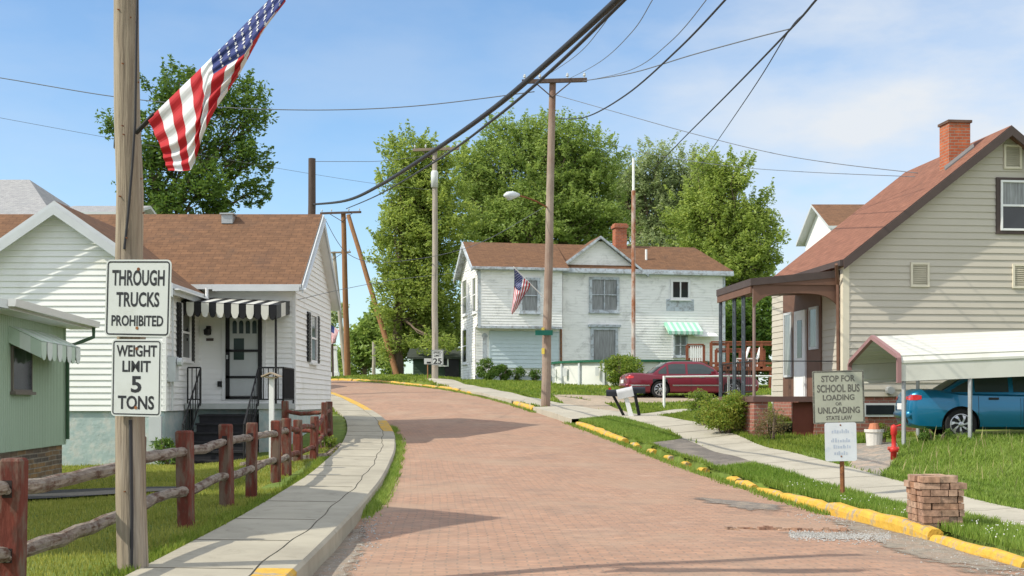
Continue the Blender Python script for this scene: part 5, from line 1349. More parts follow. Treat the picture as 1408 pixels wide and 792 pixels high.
wire([(-140, 86, 45), (0, 107), (158, 133), (300, 147), (400, 151), (500, 150), (600, 143), (735, 126, 42.2)], .017, 'long wire crossing the sky left to the lamp pole cross-arm')
wire([(803, 111, 42), (870, 100), (950, 76), (1030, 54), (1085, 40, 30)], .016, 'wire from the cross-arm right end to the cable joint in the sky')
wire([(745, 108, 42), (790, 78), (825, 40), (850, 0), (880, -60, 16)], .008, 'faint wire rising from the middle of the cross-arm')
wire([(783, 108, 42), (825, 85), (868, 45), (897, 0), (930, -60, 16)], .008, 'faint wire second from the cross-arm middle, rising right')
wire([(800, 112, 42), (865, 97), (920, 59), (971, 0), (1010, -60, 16)], .008, 'faint wire curling up from the cross-arm right end')
wire([(768, 163, 42), (805, 161), (860, 131), (930, 70), (997, 0), (1070, -85, 15)], .017, 'dark wire curving up right from below the cross-arm', M_WIRE)
wire([(900, 232, 70), (935, 195), (1000, 130), (1085, 42), (1122, 0), (1190, -80, 16)], .020, 'straight dark wire climbing right out of the right trees', M_WIRE)
wire([(948, 250, 74), (985, 196), (1040, 115), (1085, 42), (1112, 12), (1180, -75, 17)], .014, 'steeper thin wire climbing beside the straight dark one', M_WIRE)
wire([(762, 130, 42), (850, 155), (950, 183), (1060, 210), (1150, 225), (1262, 238, 30)], .011, 'upper thin wire running from the lamp pole to the cream house')
wire([(840, 198, 60), (900, 213), (1000, 228), (1100, 236), (1258, 243, 30)], .010, 'lower thin wire running toward the cream house roof')
wire([(-140, 136, 46), (0, 162), (130, 186), (250, 208), (380, 231), (505, 251), (600, 262, 60)], .008, 'thin wire sloping right behind the left tree')
wire([(431, 222, 50), (480, 222), (530, 221), (598, 212, 60)], .012, 'short wire from the dark pole to the transformer pole')
wire([(446, 300, 36.5), (480, 350), (540, 360), (650, 338), (748, 285, 42)], .009, 'service wire from bungalow gable to the lamp pole')
wire([(410, 412, 30.6), (470, 398), (540, 385), (600, 378), (650, 372, 62)], .008, 'service wire drooping across the street to the white house')

# ------------------------------------------------------------------ lettering
def text_into(mb, s, size_h, width, M, m=0, ext=.0015, bold=.0):
    cu = bpy.data.curves.new('t', 'FONT'); cu.body = s; cu.size = 1.0; cu.align_x = 'CENTER'; cu.extrude = 0.0; cu.offset = bold; cu.resolution_u = 3
    ob = bpy.data.objects.new('t', cu); COL.objects.link(ob)
    dg_ = bpy.context.evaluated_depsgraph_get(); me = bpy.data.meshes.new_from_object(ob.evaluated_get(dg_))
    xs = [v.co.x for v in me.vertices]; ys = [v.co.y for v in me.vertices]
    if xs:
        x0, x1, y0, y1 = min(xs), max(xs), min(ys), max(ys)
        for f in me.polygons:
            pts = []
            for vi in f.vertices:
                c = me.vertices[vi].co; pts.append(M((c.x - (x0 + x1) / 2) / (x1 - x0) * width, (c.y - y0) / (y1 - y0) * size_h))
            mb.face(pts, m)
    bpy.data.objects.remove(ob); bpy.data.curves.remove(cu); bpy.data.meshes.remove(me)
def rrect(w, h, r, n=5):
    pts = []
    for cx, cy, a0 in ((w - r, h - r, 0), (-w + r, h - r, 90), (-w + r, -h + r, 180), (w - r, -h + r, 270)):
        for k in range(n + 1): a = R(a0 + 90 * k / n); pts.append((cx + r * math.cos(a), cy + r * math.sin(a)))
    return pts
def sign_panel(parent, c, w, h, yaw, lines, m, ink, rad=.04, border=True, roll=0.0, bold=.02, name='sign_panel', bolts=(), inset=.015, bw=.012, smudge=None):
    """c: centre of the face; w,h half sizes; lines: (text, y0, cap height, width)"""
    c = Vector(c); ax = Vector((math.cos(yaw), math.sin(yaw), 0)); az = Vector((0, 0, 1)); ax, az = (ax * math.cos(roll) + az * math.sin(roll)), (az * math.cos(roll) - ax * math.sin(roll))
    nrm = ax.cross(az)                        # towards the viewer
    Mf = lambda d: (lambda x, y: c + ax * x + az * y + nrm * d)
    mb = MB(); o = rrect(w, h, rad); F0 = Mf(0); mb.face([F0(x, y) for x, y in o]); B0 = Mf(-.004); mb.face([B0(x, y) for x, y in o[::-1]])
    for i in range(len(o)): j = (i + 1) % len(o); mb.face([F0(*o[i]), B0(*o[i]), B0(*o[j]), F0(*o[j])])
    pnl = mb.build(name, m, parent)
    mb = MB(); T = Mf(.002)
    if border:
        a, b = rrect(w - inset, h - inset, max(rad - inset, .01)), rrect(w - inset - bw, h - inset - bw, max(rad - inset - bw, .006))
        for i in range(len(a)): j = (i + 1) % len(a); mb.face([T(*a[i]), T(*a[j]), T(*b[j]), T(*b[i])])
    for s, y0, ch, wd in lines: text_into(mb, s, ch, wd, lambda x, y, y0=y0: T(x, y0 + y), bold=bold)
    if smudge:
        for (x0, x1, y0, y1) in smudge: mb.face([T(x0, y0), T(x1, y0), T(x1, y1), T(x0, y1)])
    mb.build('lettering', ink, pnl)
    for (bx, by) in bolts:
        mb = MB(); q = [Mf(.004)(bx + .013 * math.cos(t), by + .013 * math.sin(t)) for t in np.linspace(0, 6.28, 9)[:-1]]; mb.face(q); qb = [Mf(.0)(bx + .013 * math.cos(t), by + .013 * math.sin(t)) for t in np.linspace(0, 6.28, 9)[:-1]]
        for i in range(8): mb.face([q[i], qb[i], qb[(i + 1) % 8], q[(i + 1) % 8]])
        mb.build('bolt', M_RUST, pnl)
    return pnl
ds = DP - .2
SG = 'traffic signs on the near pole'
c = P(189.5, 410, ds)
s1 = empty('traffic_sign', c, 'white upper sign reading THROUGH TRUCKS PROHIBITED on the near pole', 'traffic sign', SG)
k = ds / FPX
yw = R(-14); cs = math.cos(yw)
sign_panel(s1, c, 48.5 * k / cs, 53 * k, yw, [('THROUGH', 17 * k, 22 * k, 78 * k / cs), ('TRUCKS', -12 * k, 20.5 * k, 64 * k / cs), ('PROHIBITED', -38.5 * k, 15 * k, 77 * k / cs)], M_SIGN, M_SIGN_INK, rad=7 * k, roll=R(-1.6), inset=2.2 * k, bw=2.0 * k, bolts=((0, 40 * k), (0, -41 * k)), bold=.025)
c = P(187.5, 519.5, ds)
s2 = empty('traffic_sign', c, 'white lower sign reading WEIGHT LIMIT 5 TONS on the near pole', 'traffic sign', SG)
sign_panel(s2, c, 37.2 * k / cs, 53 * k, yw, [('WEIGHT', 29 * k, 16 * k, 60 * k / cs), ('LIMIT', 8 * k, 15.5 * k, 42 * k / cs), ('5', -20.5 * k, 23 * k, 15.5 * k / cs), ('TONS', -43.5 * k, 19 * k, 54 * k / cs)], M_SIGN, M_SIGN_INK, rad=6 * k, roll=R(-1.0), inset=2.2 * k, bw=1.6 * k, bolts=((0, 40 * k), (0, -41 * k)), bold=.025)
# school bus sign
d = 18.4; k = d / FPX; bp_ = P(1158.5, 676, d); bp_.z = gz(bp_.x, d)
s3 = empty('sign_post', bp_, 'rusty post with a school bus sign above a faded white sign on the right verge', 'road sign')
mb = MB(); mb.tube([(bp_.x + .02, d + .05, bp_.z - .3), (bp_.x - .02, d + .05, PZ(512, d))], .035, 6); mb.build('post', M_RUST, s3)
pnl = sign_panel(s3, P(1153, 546, d), 35 * k, 36.5 * k, R(-3), [('STOP FOR', 21 * k, 9 * k, 46 * k), ('SCHOOL BUS', 6.5 * k, 11 * k, 58 * k), ('LOADING', -4.5 * k, 8.2 * k, 43 * k), ('OR', -11.5 * k, 4.5 * k, 9 * k), ('UNLOADING', -22.5 * k, 9 * k, 57 * k), ('STATE LAW', -31.5 * k, 6 * k, 35 * k)], M_SIGN_OLD, M_INK_FADE, rad=2 * k, roll=R(1.5), inset=.3 * k, bw=2.0 * k, bold=.03, bolts=((0, -35 * k),))
sm = []
for row, (y, x0, x1) in enumerate(((12, -12, 11), (-.5, -13, 13), (-9, -10, 12), (-18, -9, 9))):
    x = x0
    while x < x1: wdt = random.uniform(1.0, 2.6); sm.append((x * k, (x + wdt) * k, y * k, (y + random.uniform(3, 5.5)) * k)); x += wdt + random.uniform(.8, 1.6)
pn2 = sign_panel(s3, P(1156, 607.5, d - .012), 21.5 * k, 26.5 * k, R(-3), [], M_SIGN_FADE, M_INK_GHOST, rad=3 * k, roll=R(1.2), border=False, bolts=((0, 23 * k), (.5 * k, -20 * k)), smudge=sm)
tag(pn2, 'faded white lower panel with worn off lettering'); tag(pnl, 'old grey panel reading STOP FOR SCHOOL BUS')
# speed limit sign
d = 59.6; k = d / FPX
s4 = empty('speed_sign', P(602, 492, d), 'small white speed limit 25 sign on the transformer pole', 'traffic sign')
sign_panel(s4, P(601.5, 491.5, d), 8.2 * k, 10.6 * k, R(-4), [('SPEED', 5.2 * k, 3.2 * k, 11.5 * k), ('LIMIT', 1 * k, 3.0 * k, 9.5 * k), ('25', -9 * k, 8 * k, 12 * k)], M_SIGN, M_SIGN_INK, rad=1.2 * k, inset=.4 * k, bw=.6 * k, bold=.03)
c = P(588, 496.5, d + .5); s5 = empty('small_sign', c, 'little white arrow board behind the speed limit pole', 'traffic sign')
mb = MB(); mb.box(c.x - .17, c.x + .2, c.y, c.y + .02, c.z - .15, c.z + .13); pq = mb.build('sign_panel', M_SIGN, s5)
mb = MB(); mb.box(c.x - .04, c.x + .16, c.y - .003, c.y - .001, c.z - .12, c.z - .03); mb.build('arrow', M_SIGN_INK, pq)
mb = MB(); mb.tube([(c.x, c.y + .04, gz(c.x, c.y) - .1), (c.x, c.y + .04, c.z + .1)], .03, 6); mb.build('post', M_POLE_BROWN, s5)

# ------------------------------------------------------------------ flags
def star(mb, c, ax, ay, r, m):
    pts = []
    for k in range(10): a = math.pi / 2 + k * math.pi / 5; q = r if k % 2 == 0 else r * .4; pts.append(c + ax * (q * math.cos(a)) + ay * (q * math.sin(a)))
    mb.face(pts, m)
def flag(parent, hoist, flyend, bulge, nu=39, nv=30, stars=True, rip=.03, name='flag_cloth', ripf=9.0, canton=None):
    """hoist(s) s=0 canton corner .. 1; flyend(s) the free edge; stripes run from hoist to fly"""
    mb = MB(); th = Vector((0, .004, 0))
    def S(s, t):
        a, b = hoist(s), flyend(s); p = a + (b - a) * t
        if canton is not None:
            c_ = canton(s); p = a + (c_ - a) * (t / .4) if t < .4 else c_ + (b - c_) * ((t - .4) / .6)
        return p + bulge(s, t) + Vector((0, rip * t * math.sin(ripf * s + 3 * t) + .35 * rip * math.sin(31 * t + 4 * s), 0))
    for i in range(nu):
        for j in range(nv):
            s0, s1, t0, t1 = i / nu, (i + 1) / nu, j / nv, (j + 1) / nv
            st = int(13 * (i + .5) / nu); can = st < 7 and (j + .5) / nv < .4
            mi = 2 if can else (0 if st % 2 == 0 else 1)
            mb.face([S(s0, t0), S(s1, t0), S(s1, t1), S(s0, t1)], mi)
    if stars:
        for rr in range(9):
            n = 6 if rr % 2 == 0 else 5
            for q in range(n):
                s = 7 / 13 * (rr + 1) / 10; t = .4 * ((2 * q + 1) / 12 if n == 6 else (2 * q + 2) / 12)
                c = S(s, t); ax = (S(s, t + .02) - c).normalized(); ay = (S(s + .02, t) - c).normalized(); nr = ax.cross(ay).normalized()
                rad = min((S(s + .03, t) - c).length / .03 * .032, (S(s, t + .03) - c).length / .03 * .03)
                for sg in (1, -1): star(mb, c + nr * .006 * sg, ax, ay, rad, 1)
    return mb.build(name, [M_FLAG_RED, M_FLAG_WHITE, M_FLAG_BLUE], parent, smooth=True)
FG = 'flags hung along the street'
# large flag on the near pole
d = DP - .22
fl = empty('flag_on_staff', P(196, 172, DP - .12), 'large striped flag hanging from a slanted staff on the near pole', 'flag', FG)
st0, st1 = P(196, 173, DP - .13), P(404, -36, DP - .6)
mb = MB(); sb_ = Vector((.012, .03, 0)); mb.tube([st0 + sb_, st1 + sb_], .011, 8); mb.lathe([(0, -.03), (.03, 0), (0, .03)], st1, 8); mb.build('staff', mat('staff_grey', (.55, .54, .52), .5), fl)
mb = MB(); q = st0; mb.tube([q + Vector((-.06, .03, -.05)), q + (st1 - st0).normalized() * .14], .019, 8); mb.build('bracket', M_BLACK, fl)
def ho(s): return st1 + (st0 - st1) * (.03 + .93 * s)
ends = [(0, (392, 2)), (.2, (345, 74)), (.35, (317, 114)), (.47, (297, 150)), (.56, (281, 186)), (.66, (270, 212)), (.76, (260, 232)), (.88, (247, 236)), (1.0, (233, 236))]
def fe(s):
    x = np.interp(s, [e[0] for e in ends], [e[1][0] for e in ends]); y = np.interp(s, [e[0] for e in ends], [e[1][1] for e in ends]); return P(x, y, d - .25 * (1 - s) - .05)
def bl(s, t):
    f = math.sin(math.pi * t); return Vector((-.02 * f * s, -.12 * f * (1 - s) + .10 * f * s, -.03 * f))
cps = [(0, (398, -4)), (.2, (362, 44)), (.33, (340, 70)), (.47, (312, 84)), (.56, (289, 100))]
cpe = [(.66, (278, 151)), (.76, (257, 172)), (.88, (238, 186)), (1.0, (220, 194))]
def cf(s):
    L = cps + cpe; x = np.interp(s, [e[0] for e in L], [e[1][0] for e in L]); y = np.interp(s, [e[0] for e in L], [e[1][1] for e in L]); return P(x, y, d - .30 * (1 - s) - .10)
flag(fl, ho, fe, bl, nu=52, nv=40, rip=.045, ripf=15, canton=cf)
# small flag on the lamp pole
d = 41.6
fl = empty('flag_on_staff', P(748, 408, 41.8), 'small flag on a short staff from the lamp pole before the white house', 'flag', FG)
a, b = P(748, 409, 41.8), P(706, 367, 41.2)
mb = MB(); mb.tube([a, b], .018, 6); mb.build('staff', M_WHITE, fl)
def fe2(s): e = P(np.interp(s, [0, .5, 1], [703, 705, 729]), np.interp(s, [0, .4, 1], [431, 432, 391]), 41.4 + .2 * s); return e
hA, hB = P(707, 369, 41.25), P(729, 390, 41.55)
flag(fl, lambda s: hA + (hB - hA) * s, lambda s: P(np.interp(s, [0, .35, .7, 1], [703, 704, 711, 722]), np.interp(s, [0, .35, .7, 1], [429, 433, 424, 404]), 41.4), lambda s, t: Vector((.04 * math.sin(math.pi * t), .08 * math.sin(5 * s + 4 * t), 0)), nv=30, rip=.05)
# far flag on a dark post by the bend, and the white obelisk-like post
d = 80
fl = empty('flag_on_staff', P(458, 524, d), 'distant flag on a dark post beyond the bungalow corner', 'flag', FG); g = gz(PX(458, d), d)
mb = MB(); mb.tube([(PX(458, d), d, g - .2), (PX(457, d), d, PZ(472, d))], .07, 6); mb.tube([(PX(457, d), d, PZ(474, d)), (PX(453, d), d, PZ(444, d))], .03, 6); mb.build('staff', M_POLE_DARK, fl)
hA, hB = P(453.3, 445, d - .1), P(466, 454, d - .2)
flag(fl, lambda s: hA + (hB - hA) * s, lambda s: P(np.interp(s, [0, 1], [456, 461]), np.interp(s, [0, 1], [473, 472]), d - .15), lambda s, t: Vector((0, .1 * math.sin(4 * s + 3 * t), 0)), nu=13, nv=10, stars=False)
d = 84; g = gz(PX(461, d), d); ob = empty('tapered_post', (PX(461, d), d, g), 'tall tapered white post beside the far flag', 'post')
def sqr(mb, z0, z1, w0, w1, x=PX(461, 84), y=84): mb.hexa([(x - w0, y - w0, z0), (x + w0, y - w0, z0), (x + w0, y + w0, z0), (x - w0, y + w0, z0), (x - w1, y - w1, z1), (x + w1, y - w1, z1), (x + w1, y + w1, z1), (x - w1, y + w1, z1)])
mb = MB(); sqr(mb, PZ(512, d), PZ(480, d), .20, .09); sqr(mb, PZ(480, d), PZ(476, d), .14, .14); mb.build('shaft', M_WHITE, ob)
mb = MB(); sqr(mb, g - .3, PZ(512, d), .30, .26); mb.build('base', M_WHITE, ob)

# ------------------------------------------------------------------ split-rail fence
FN = empty('split_rail_fence', (-3.9, 16, .2), 'split rail fence with dark red posts and weathered grey log rails along the left walk', 'fence')
posts = [(16, 8.6, 630), (188, 11.55, 607), (256, 13.5, 592), (312, 15.9, 583), (345.5, 17.9, 581), (379, 20.3, 578), (394, 21.8, 575), (409.5, 24.2, 577), (431.5, 26.6, 572.5), (445, 28.6, 553), (453, 31, 552), (392.5, 29.3, 551)]
PW = []
for i, (px, d, pt) in enumerate(posts):
    x = PX(px, d); g = gz(x, d); zt = PZ(pt, d) if i != 1 else g + 1.05; w = .078 if i != 0 else .076
    mb = MB(); rz = random.uniform(-.2, .2); ln = random.uniform(-.02, .02)
    M_ = Matrix.Rotation(rz, 3, 'Z')
    def ring(z, w, x=x, d=d, M_=M_, ln=ln, g=g): return [Vector((x + ln * (z - g), d, 0)) + M_ @ Vector((a * w * .97, b * w, 0)) + Vector((0, 0, z)) for a, b in ((-1, -.8), (-.8, -1), (.8, -1), (1, -.8), (1, .8), (.8, 1), (-.8, 1), (-1, .8))]
    levels = [g - .3, g + .25, g + .5, zt - .25, zt - .02, zt]
    R_ = [ring(z, w * random.uniform(.94, 1.05)) for z in levels]; R_[-1] = ring(zt, w * .86)
    for a, b in zip(R_[:-1], R_[1:]):
        for q in range(8): mb.face([a[q], a[(q + 1) % 8], b[(q + 1) % 8], b[q]])
    mb.face(R_[-1])
    mb.build('post', M_REDWOOD, FN)
    mb = MB()
    if i < 9 and i != 1:
        for zh in ((zt - .20, .10), (zt - .66, .08)): mb.box(x - .034, x + .034, d - w - .004, d + w + .004, zh[0] - zh[1] / 2 - .02, zh[0] + zh[1] / 2, rz=rz)
        mb.build('mortise', mat('mortise_dark', (.03, .022, .02), .9), FN)
    PW.append((x, d, g, zt))
def rail(a, b, r0, r1, m=M_RAIL):
    a, b = Vector(a), Vector(b); n = 9; path = []; rr = []
    sag = random.uniform(-.05, .05); sx_ = random.uniform(-.04, .04)
    for k in range(n + 1):
        t = k / n; f = math.sin(math.pi * t); path.append(a + (b - a) * t + Vector((sx_ * f + random.uniform(-.008, .008), 0, sag * f + random.uniform(-.01, .01))))
        e = min(1, min(t, 1 - t) * 6 + .45); rr.append((r0 + (r1 - r0) * t) * e * random.uniform(.93, 1.07))
    mb = MB(); mb.tube(path, rr, 9); mb.build('rail', m, FN)
pre = (PX(-150, 6.0), 6.0)
for i in range(0, 8):
    (x0, d0, g0, t0), (x1, d1, g1, t1) = PW[i], PW[i + 1]
    for k, (dz0, dz1) in enumerate(((.22, .22), (.68, .66))):
        rail((x0 + random.uniform(-.02, .02), d0 - .1, t0 - dz0), (x1 + random.uniform(-.02, .02), d1 + .1, t1 - dz1), .060 - .0015 * i, .052, M_RAIL if i < 6 else M_REDWOOD)
x0, d0, g0, t0 = PW[0]
rail((x0 - .35, 6.3, t0 - .15), (x0, d0 + .12, t0 - .21), .055, .06); rail((x0 - .35, 6.3, t0 - .66), (x0, d0 + .12, t0 - .67), .055, .06)
for a, b in ((8, 9), (9, 10), (11, 9)):
    (xa, da, ga, ta), (xb, db, gb, tb) = PW[a], PW[b]
    for z0, z1 in ((.25, .3 if a == 8 else .22), (.68, .72)): rail((xa, da, ta - z0), (xb, db, tb - z1), .05, .048, M_REDWOOD)
(xa, da, ga, ta), (xb, db, gb, tb) = PW[11], PW[7]
mb = MB()                                       # landscape timbers edging the yard corner
tb_ = empty('landscape_timber', (-4.6, 26, .3), 'weathered timber edging at the yard corner near the fence', 'timber')
for k, (a, b) in enumerate((((-5.6, 25.6), (-4.05, 26.9)), ((-4.05, 26.9), (-4.0, 29.0)))):
    a3 = Vector((a[0], a[1], gz(*a) + .03)); b3 = Vector((b[0], b[1], gz(*b) + .05)); mb = MB(); mb.tube([a3, (a3 + b3) / 2, b3], .09, 6); mb.build('timber', M_RAIL, tb_)
# white post with a little roofed box behind the fence
d = 27.3; x = PX(373.5, d); g = gz(x, d)
w = empty('bird_feeder', (x, d, g), 'flat roofed bird feeder on a thin white post before the porch', 'bird feeder')
mb = MB(); mb.box(x - .05, x + .05, d - .05, d + .05, g - .2, PZ(520, d)); mb.build('post', M_WHITE, w)
mb = MB(); z = PZ(518, d); mb.slab([(x - .2, d - .18, z + .02), (x, d - .18, z + .10), (x, d + .18, z + .10), (x - .2, d + .18, z + .02)], .03); mb.slab([(x, d - .18, z + .10), (x + .2, d - .18, z + .02), (x + .2, d + .18, z + .02), (x, d + .18, z + .10)], .03); mb.box(x - .12, x + .12, d - .12, d + .12, z - .03, z); mb.build('roof', mat('feeder_wood', (.42, .34, .25), .8, .15), w)

# ------------------------------------------------------------------ brick pier
d = 14.0; x0, x1 = PX(1266, d), PX(1325, d); g = gz((x0 + x1) / 2, d + .15)
mb = MB(); nc = 8; ch = .076; z = g - .02; y0, y1 = d - .02, d + .55
for c_ in range(nc):
    off = .06 if c_ % 2 else 0; last = c_ == nc - 1
    xs = x0 + .02
    while xs < x1 - .03:
        L = random.choice((.205, .20, .10)) if not last else random.choice((.2, .1)); L = min(L, x1 - xs)
        if last and xs > x1 - .18: break
        for yy in (y0, y1 - .2):
            jx, jy = random.uniform(-.009, .009), random.uniform(-.014, .010)
            pro = .035 if c_ == nc - 2 and (xs < x0 + .05 or xs > x1 - .22) else 0
            mb.box(xs + jx - (pro if xs < x0 + .05 else 0), xs + L - .008 + jx + (pro if xs > x1 - .22 else 0), yy + jy, yy + .2 + jy, z, z + ch - .007 + random.uniform(-.004, .004), rz=random.uniform(-.04, .04))
        xs += L
    yy = y0 + .2
    for xx in (x0, x1 - .1):
        mb.box(xx + random.uniform(-.01, .02), xx + .1 + random.uniform(-.01, .01), yy, y1 - .2, z, z + ch - .008)
    z += ch
mb.box(x0 + .09, x1 - .09, y0 + .18, y1 - .18, g - .05, z - ch - .01)
pr = mb.build('brick_pier', M_PIER, origin=((x0 + x1) / 2, d + .25, g)); tag(pr, 'loose stacked brick pier on the right verge by the yellow kerb', 'pier')

# ------------------------------------------------------------------ mailboxes on the verge
def mailbox(x, y, zb, ztop, L, w, h, yaw, mbox, mpost, label, pw=.05, slope=0.0, lean=0.0, door=None):
    o = empty('mailbox', (x, y, zb), label, 'mailbox', 'mailboxes on the right verge')
    mb = MB(); mb.hexa([(x - pw, y - pw, zb - .2), (x + pw, y - pw, zb - .2), (x + pw, y + pw, zb - .2), (x - pw, y + pw, zb - .2), (x - pw + lean, y - pw, ztop), (x + pw + lean, y - pw, ztop), (x + pw + lean, y + pw, ztop), (x - pw + lean, y + pw, ztop)]); mb.build('post', mpost, o)
    ax = Vector((math.cos(yaw), math.sin(yaw), slope)).normalized(); ay = Vector((-math.sin(yaw), math.cos(yaw), 0)); az = ax.cross(ay)
    c = Vector((x + lean, y, ztop)); mb = MB(); sec = [(-w, 0), (-w, h * .6)] + [(-w * math.cos(t), h * .6 + h * .42 * math.sin(t)) for t in np.linspace(.3, math.pi - .3, 7)] + [(w, h * .6), (w, 0)]
    A = [c - ax * L / 2 + ay * u + az * v for u, v in sec]; B = [c + ax * L / 2 + ay * u + az * v for u, v in sec]
    for i in range(len(sec)): j = (i + 1) % len(sec); mb.face([A[i], A[j], B[j], B[i]])
    mb.face(A[::-1]); mb.face(B); bx = mb.build('box', mbox, o)
    mb = MB(); D_ = [c - ax * (L / 2 + .015) + ay * u * 1.04 + az * (v * 1.03) for u, v in sec]; D2_ = [p + ax * .05 for p in D_]
    for i in range(len(sec)): j = (i + 1) % len(sec); mb.face([D_[i], D_[j], D2_[j], D2_[i]])
    mb.face(D_[::-1]); mb.build('door', door or mbox, bx)
    mb = MB(); p = c + ax * .1 - ay * (w + .012) + az * h * .5; mb.hexa([p + ax * -.02, p + ax * .02, p + ax * .02 + ay * .01, p - ax * .02 + ay * .01, p - ax * .02 + az * .16, p + ax * .06 + az * .16, p + ax * .06 + az * .16 + ay * .01, p - ax * .02 + az * .16 + ay * .01]); mb.build('flag', M_RED, bx)
    return o
d = 36.6
MBLK = mat('mailbox_black', (.02, .022, .03), .35, .1)
x = PX(871, d); mailbox(x, d, gz(x, d), PZ(547, d), .46, .125, .29, R(172), mat('mailbox_grey', (.50, .51, .53), .5, .1), M_WHITE, 'white mailbox on the leaning white post between two black ones', pw=.065, slope=-.22, lean=-.22)
d = 36.9; x = PX(881, d); mailbox(x, d, gz(x, d), PZ(541, d), .58, .10, .19, R(184), MBLK, M_BLACK, 'black mailbox on the right black post of the mailbox row', pw=.045, lean=-.18)
d = 37.2; x = PX(863, d); mailbox(x, d, gz(x, d), PZ(545, d), .45, .11, .20, R(176), MBLK, M_BLACK, 'black mailbox on the left black post, behind the white one', pw=.045, lean=-.42)

# ------------------------------------------------------------------ above-ground pool and wooden deck
cxp, cyp = PX(868, 58.5), 58.8; g = gz(cxp, cyp); rp_ = 3.65; zt = PZ(497, 55.5)
po = empty('swimming_pool', (cxp, cyp, g), 'round white above-ground pool with dark green rim in front of the white house', 'pool')
mb = MB(); n = 48; mb.lathe([(rp_, g - .4), (rp_, zt)], (cxp, cyp, 0), n); mb.build('wall', mat('pool_wall', (.66, .67, .64), .5, .05, 1), po, smooth=True)
for k in range(18):
    mb = MB(); a = 2 * math.pi * k / 18 + .1; x, y = cxp + (rp_ + .03) * math.cos(a), cyp + (rp_ + .03) * math.sin(a); mb.box(x - .07, x + .07, y - .05, y + .05, g - .3, zt, rz=a); mb.build('upright', M_TRIM_GREY, po)
mb = MB(); mb.lathe([(rp_ - .12, zt - .03), (rp_ + .14, zt - .03), (rp_ + .15, zt + .07), (rp_ - .10, zt + .08)], (cxp, cyp, 0), n); mb.build('rim', mat('pool_green', (.02, .12, .07), .5, .1), po)
mb = MB(); mb.lathe([(0, zt - .18), (rp_ - .1, zt - .18)], (cxp, cyp, 0), n); mb.build('cover', mat('pool_cover', (.02, .10, .07), .4, .2), po)
mb = MB()
for px in (763, 777, 819): x = PX(px, 56.4); yy = cyp - math.sqrt(max(.1, (rp_ + .12) ** 2 - (x - cxp) ** 2)); mb.box(x - .09, x + .09, yy - .12, yy, g + .35, g + .75)
mb.build('filter_box', M_WHITE, po)
d = 55.5; DX0, DX1, ZF = PX(938, d), PX(1070, d), PZ(504, d)
dk = empty('wooden_deck', ((DX0 + DX1) / 2, d, gz(9, d)), 'red-brown wooden deck with railings beside the pool, behind the maroon car', 'deck')
mb = MB(); mb.box(PX(975, d), DX1, d, d + 3.2, ZF - .18, ZF); mb.box(DX0, PX(975, d), d + .4, d + 3.2, ZF + .12, ZF + .24); mb.build('deck_floor', M_DECK, dk)
mb = MB()
for px in (982, 1000, 1030, 1060): x = PX(px, d + .1); mb.box(x - .08, x + .08, d + .05, d + .21, gz(x, d) - .3, ZF)
for k in range(14): x = PX(990 + k * 4, d + 1.4); mb.box(x - .03, x + .03, d + 1.4, d + 1.5, gz(x, d + 1) - .3, ZF - .2)
mb.build('legs', M_DECK, dk)
def drail(x0, x1, y, zf_, h=1.0, nb=4, bal=False):
    mb = MB(); mb.box(x0, x1, y - .07, y + .07, zf_ + h - .06, zf_ + h); mb.box(x0, x1, y - .03, y + .03, zf_ + h - .2, zf_ + h - .08); mb.box(x0, x1, y - .03, y + .03, zf_ + .1, zf_ + .2)
    for k in range(nb + 1): x = x0 + (x1 - x0) * k / nb; mb.box(x - .06, x + .06, y - .05, y + .05, zf_ - .1, zf_ + h - .06)
    mb.build('railing', M_DECK, dk)
drail(PX(978, d), DX1, d + .05, ZF, PZ(469, d) - ZF, 4); drail(PX(947, d), PX(970, d), d + .5, ZF + .2, PZ(472, d) - ZF - .2, 1); drail(PX(985, d + 3), DX1, d + 3.1, ZF, .95, 4)
mb = MB()
for k in range(7): x = PX(950 + k * 3, d + .5); mb.box(x - .03, x + .03, d + .46, d + .5, ZF + .25, ZF + .95)
mb.build('gate_pickets', M_WHITE, dk)
for k, px in enumerate((1018, 1034)):            # two white deck chairs standing on the deck
    x = PX(px, d + 1.6); ch_ = empty('deck_chair', (x, d + 1.6, ZF), 'white plastic chair on the deck, %s' % ('nearer the pool' if k == 0 else 'nearer the porch'), 'chair', 'chairs on the deck')
    mb = MB(); mb.box(x - .25, x + .25, d + 1.35, d + 1.85, ZF + .38, ZF + .43); mb.build('seat', M_WHITE, ch_)
    mb = MB(); mb.slab([(x + .22, d + 1.35, ZF + .43), (x + .22, d + 1.85, ZF + .43), (x + .38, d + 1.85, ZF + .95), (x + .38, d + 1.35, ZF + .95)], .04, down=(.04, 0, 0)); mb.build('backrest', M_WHITE, ch_)
    for a, b_ in ((-.22, 1.38), (.2, 1.38), (-.22, 1.80), (.2, 1.80)):
        mb = MB(); mb.tube([(x + a, d + b_, ZF), (x + a, d + b_, ZF + .4)], .025, 5); mb.build('leg', M_WHITE, ch_)

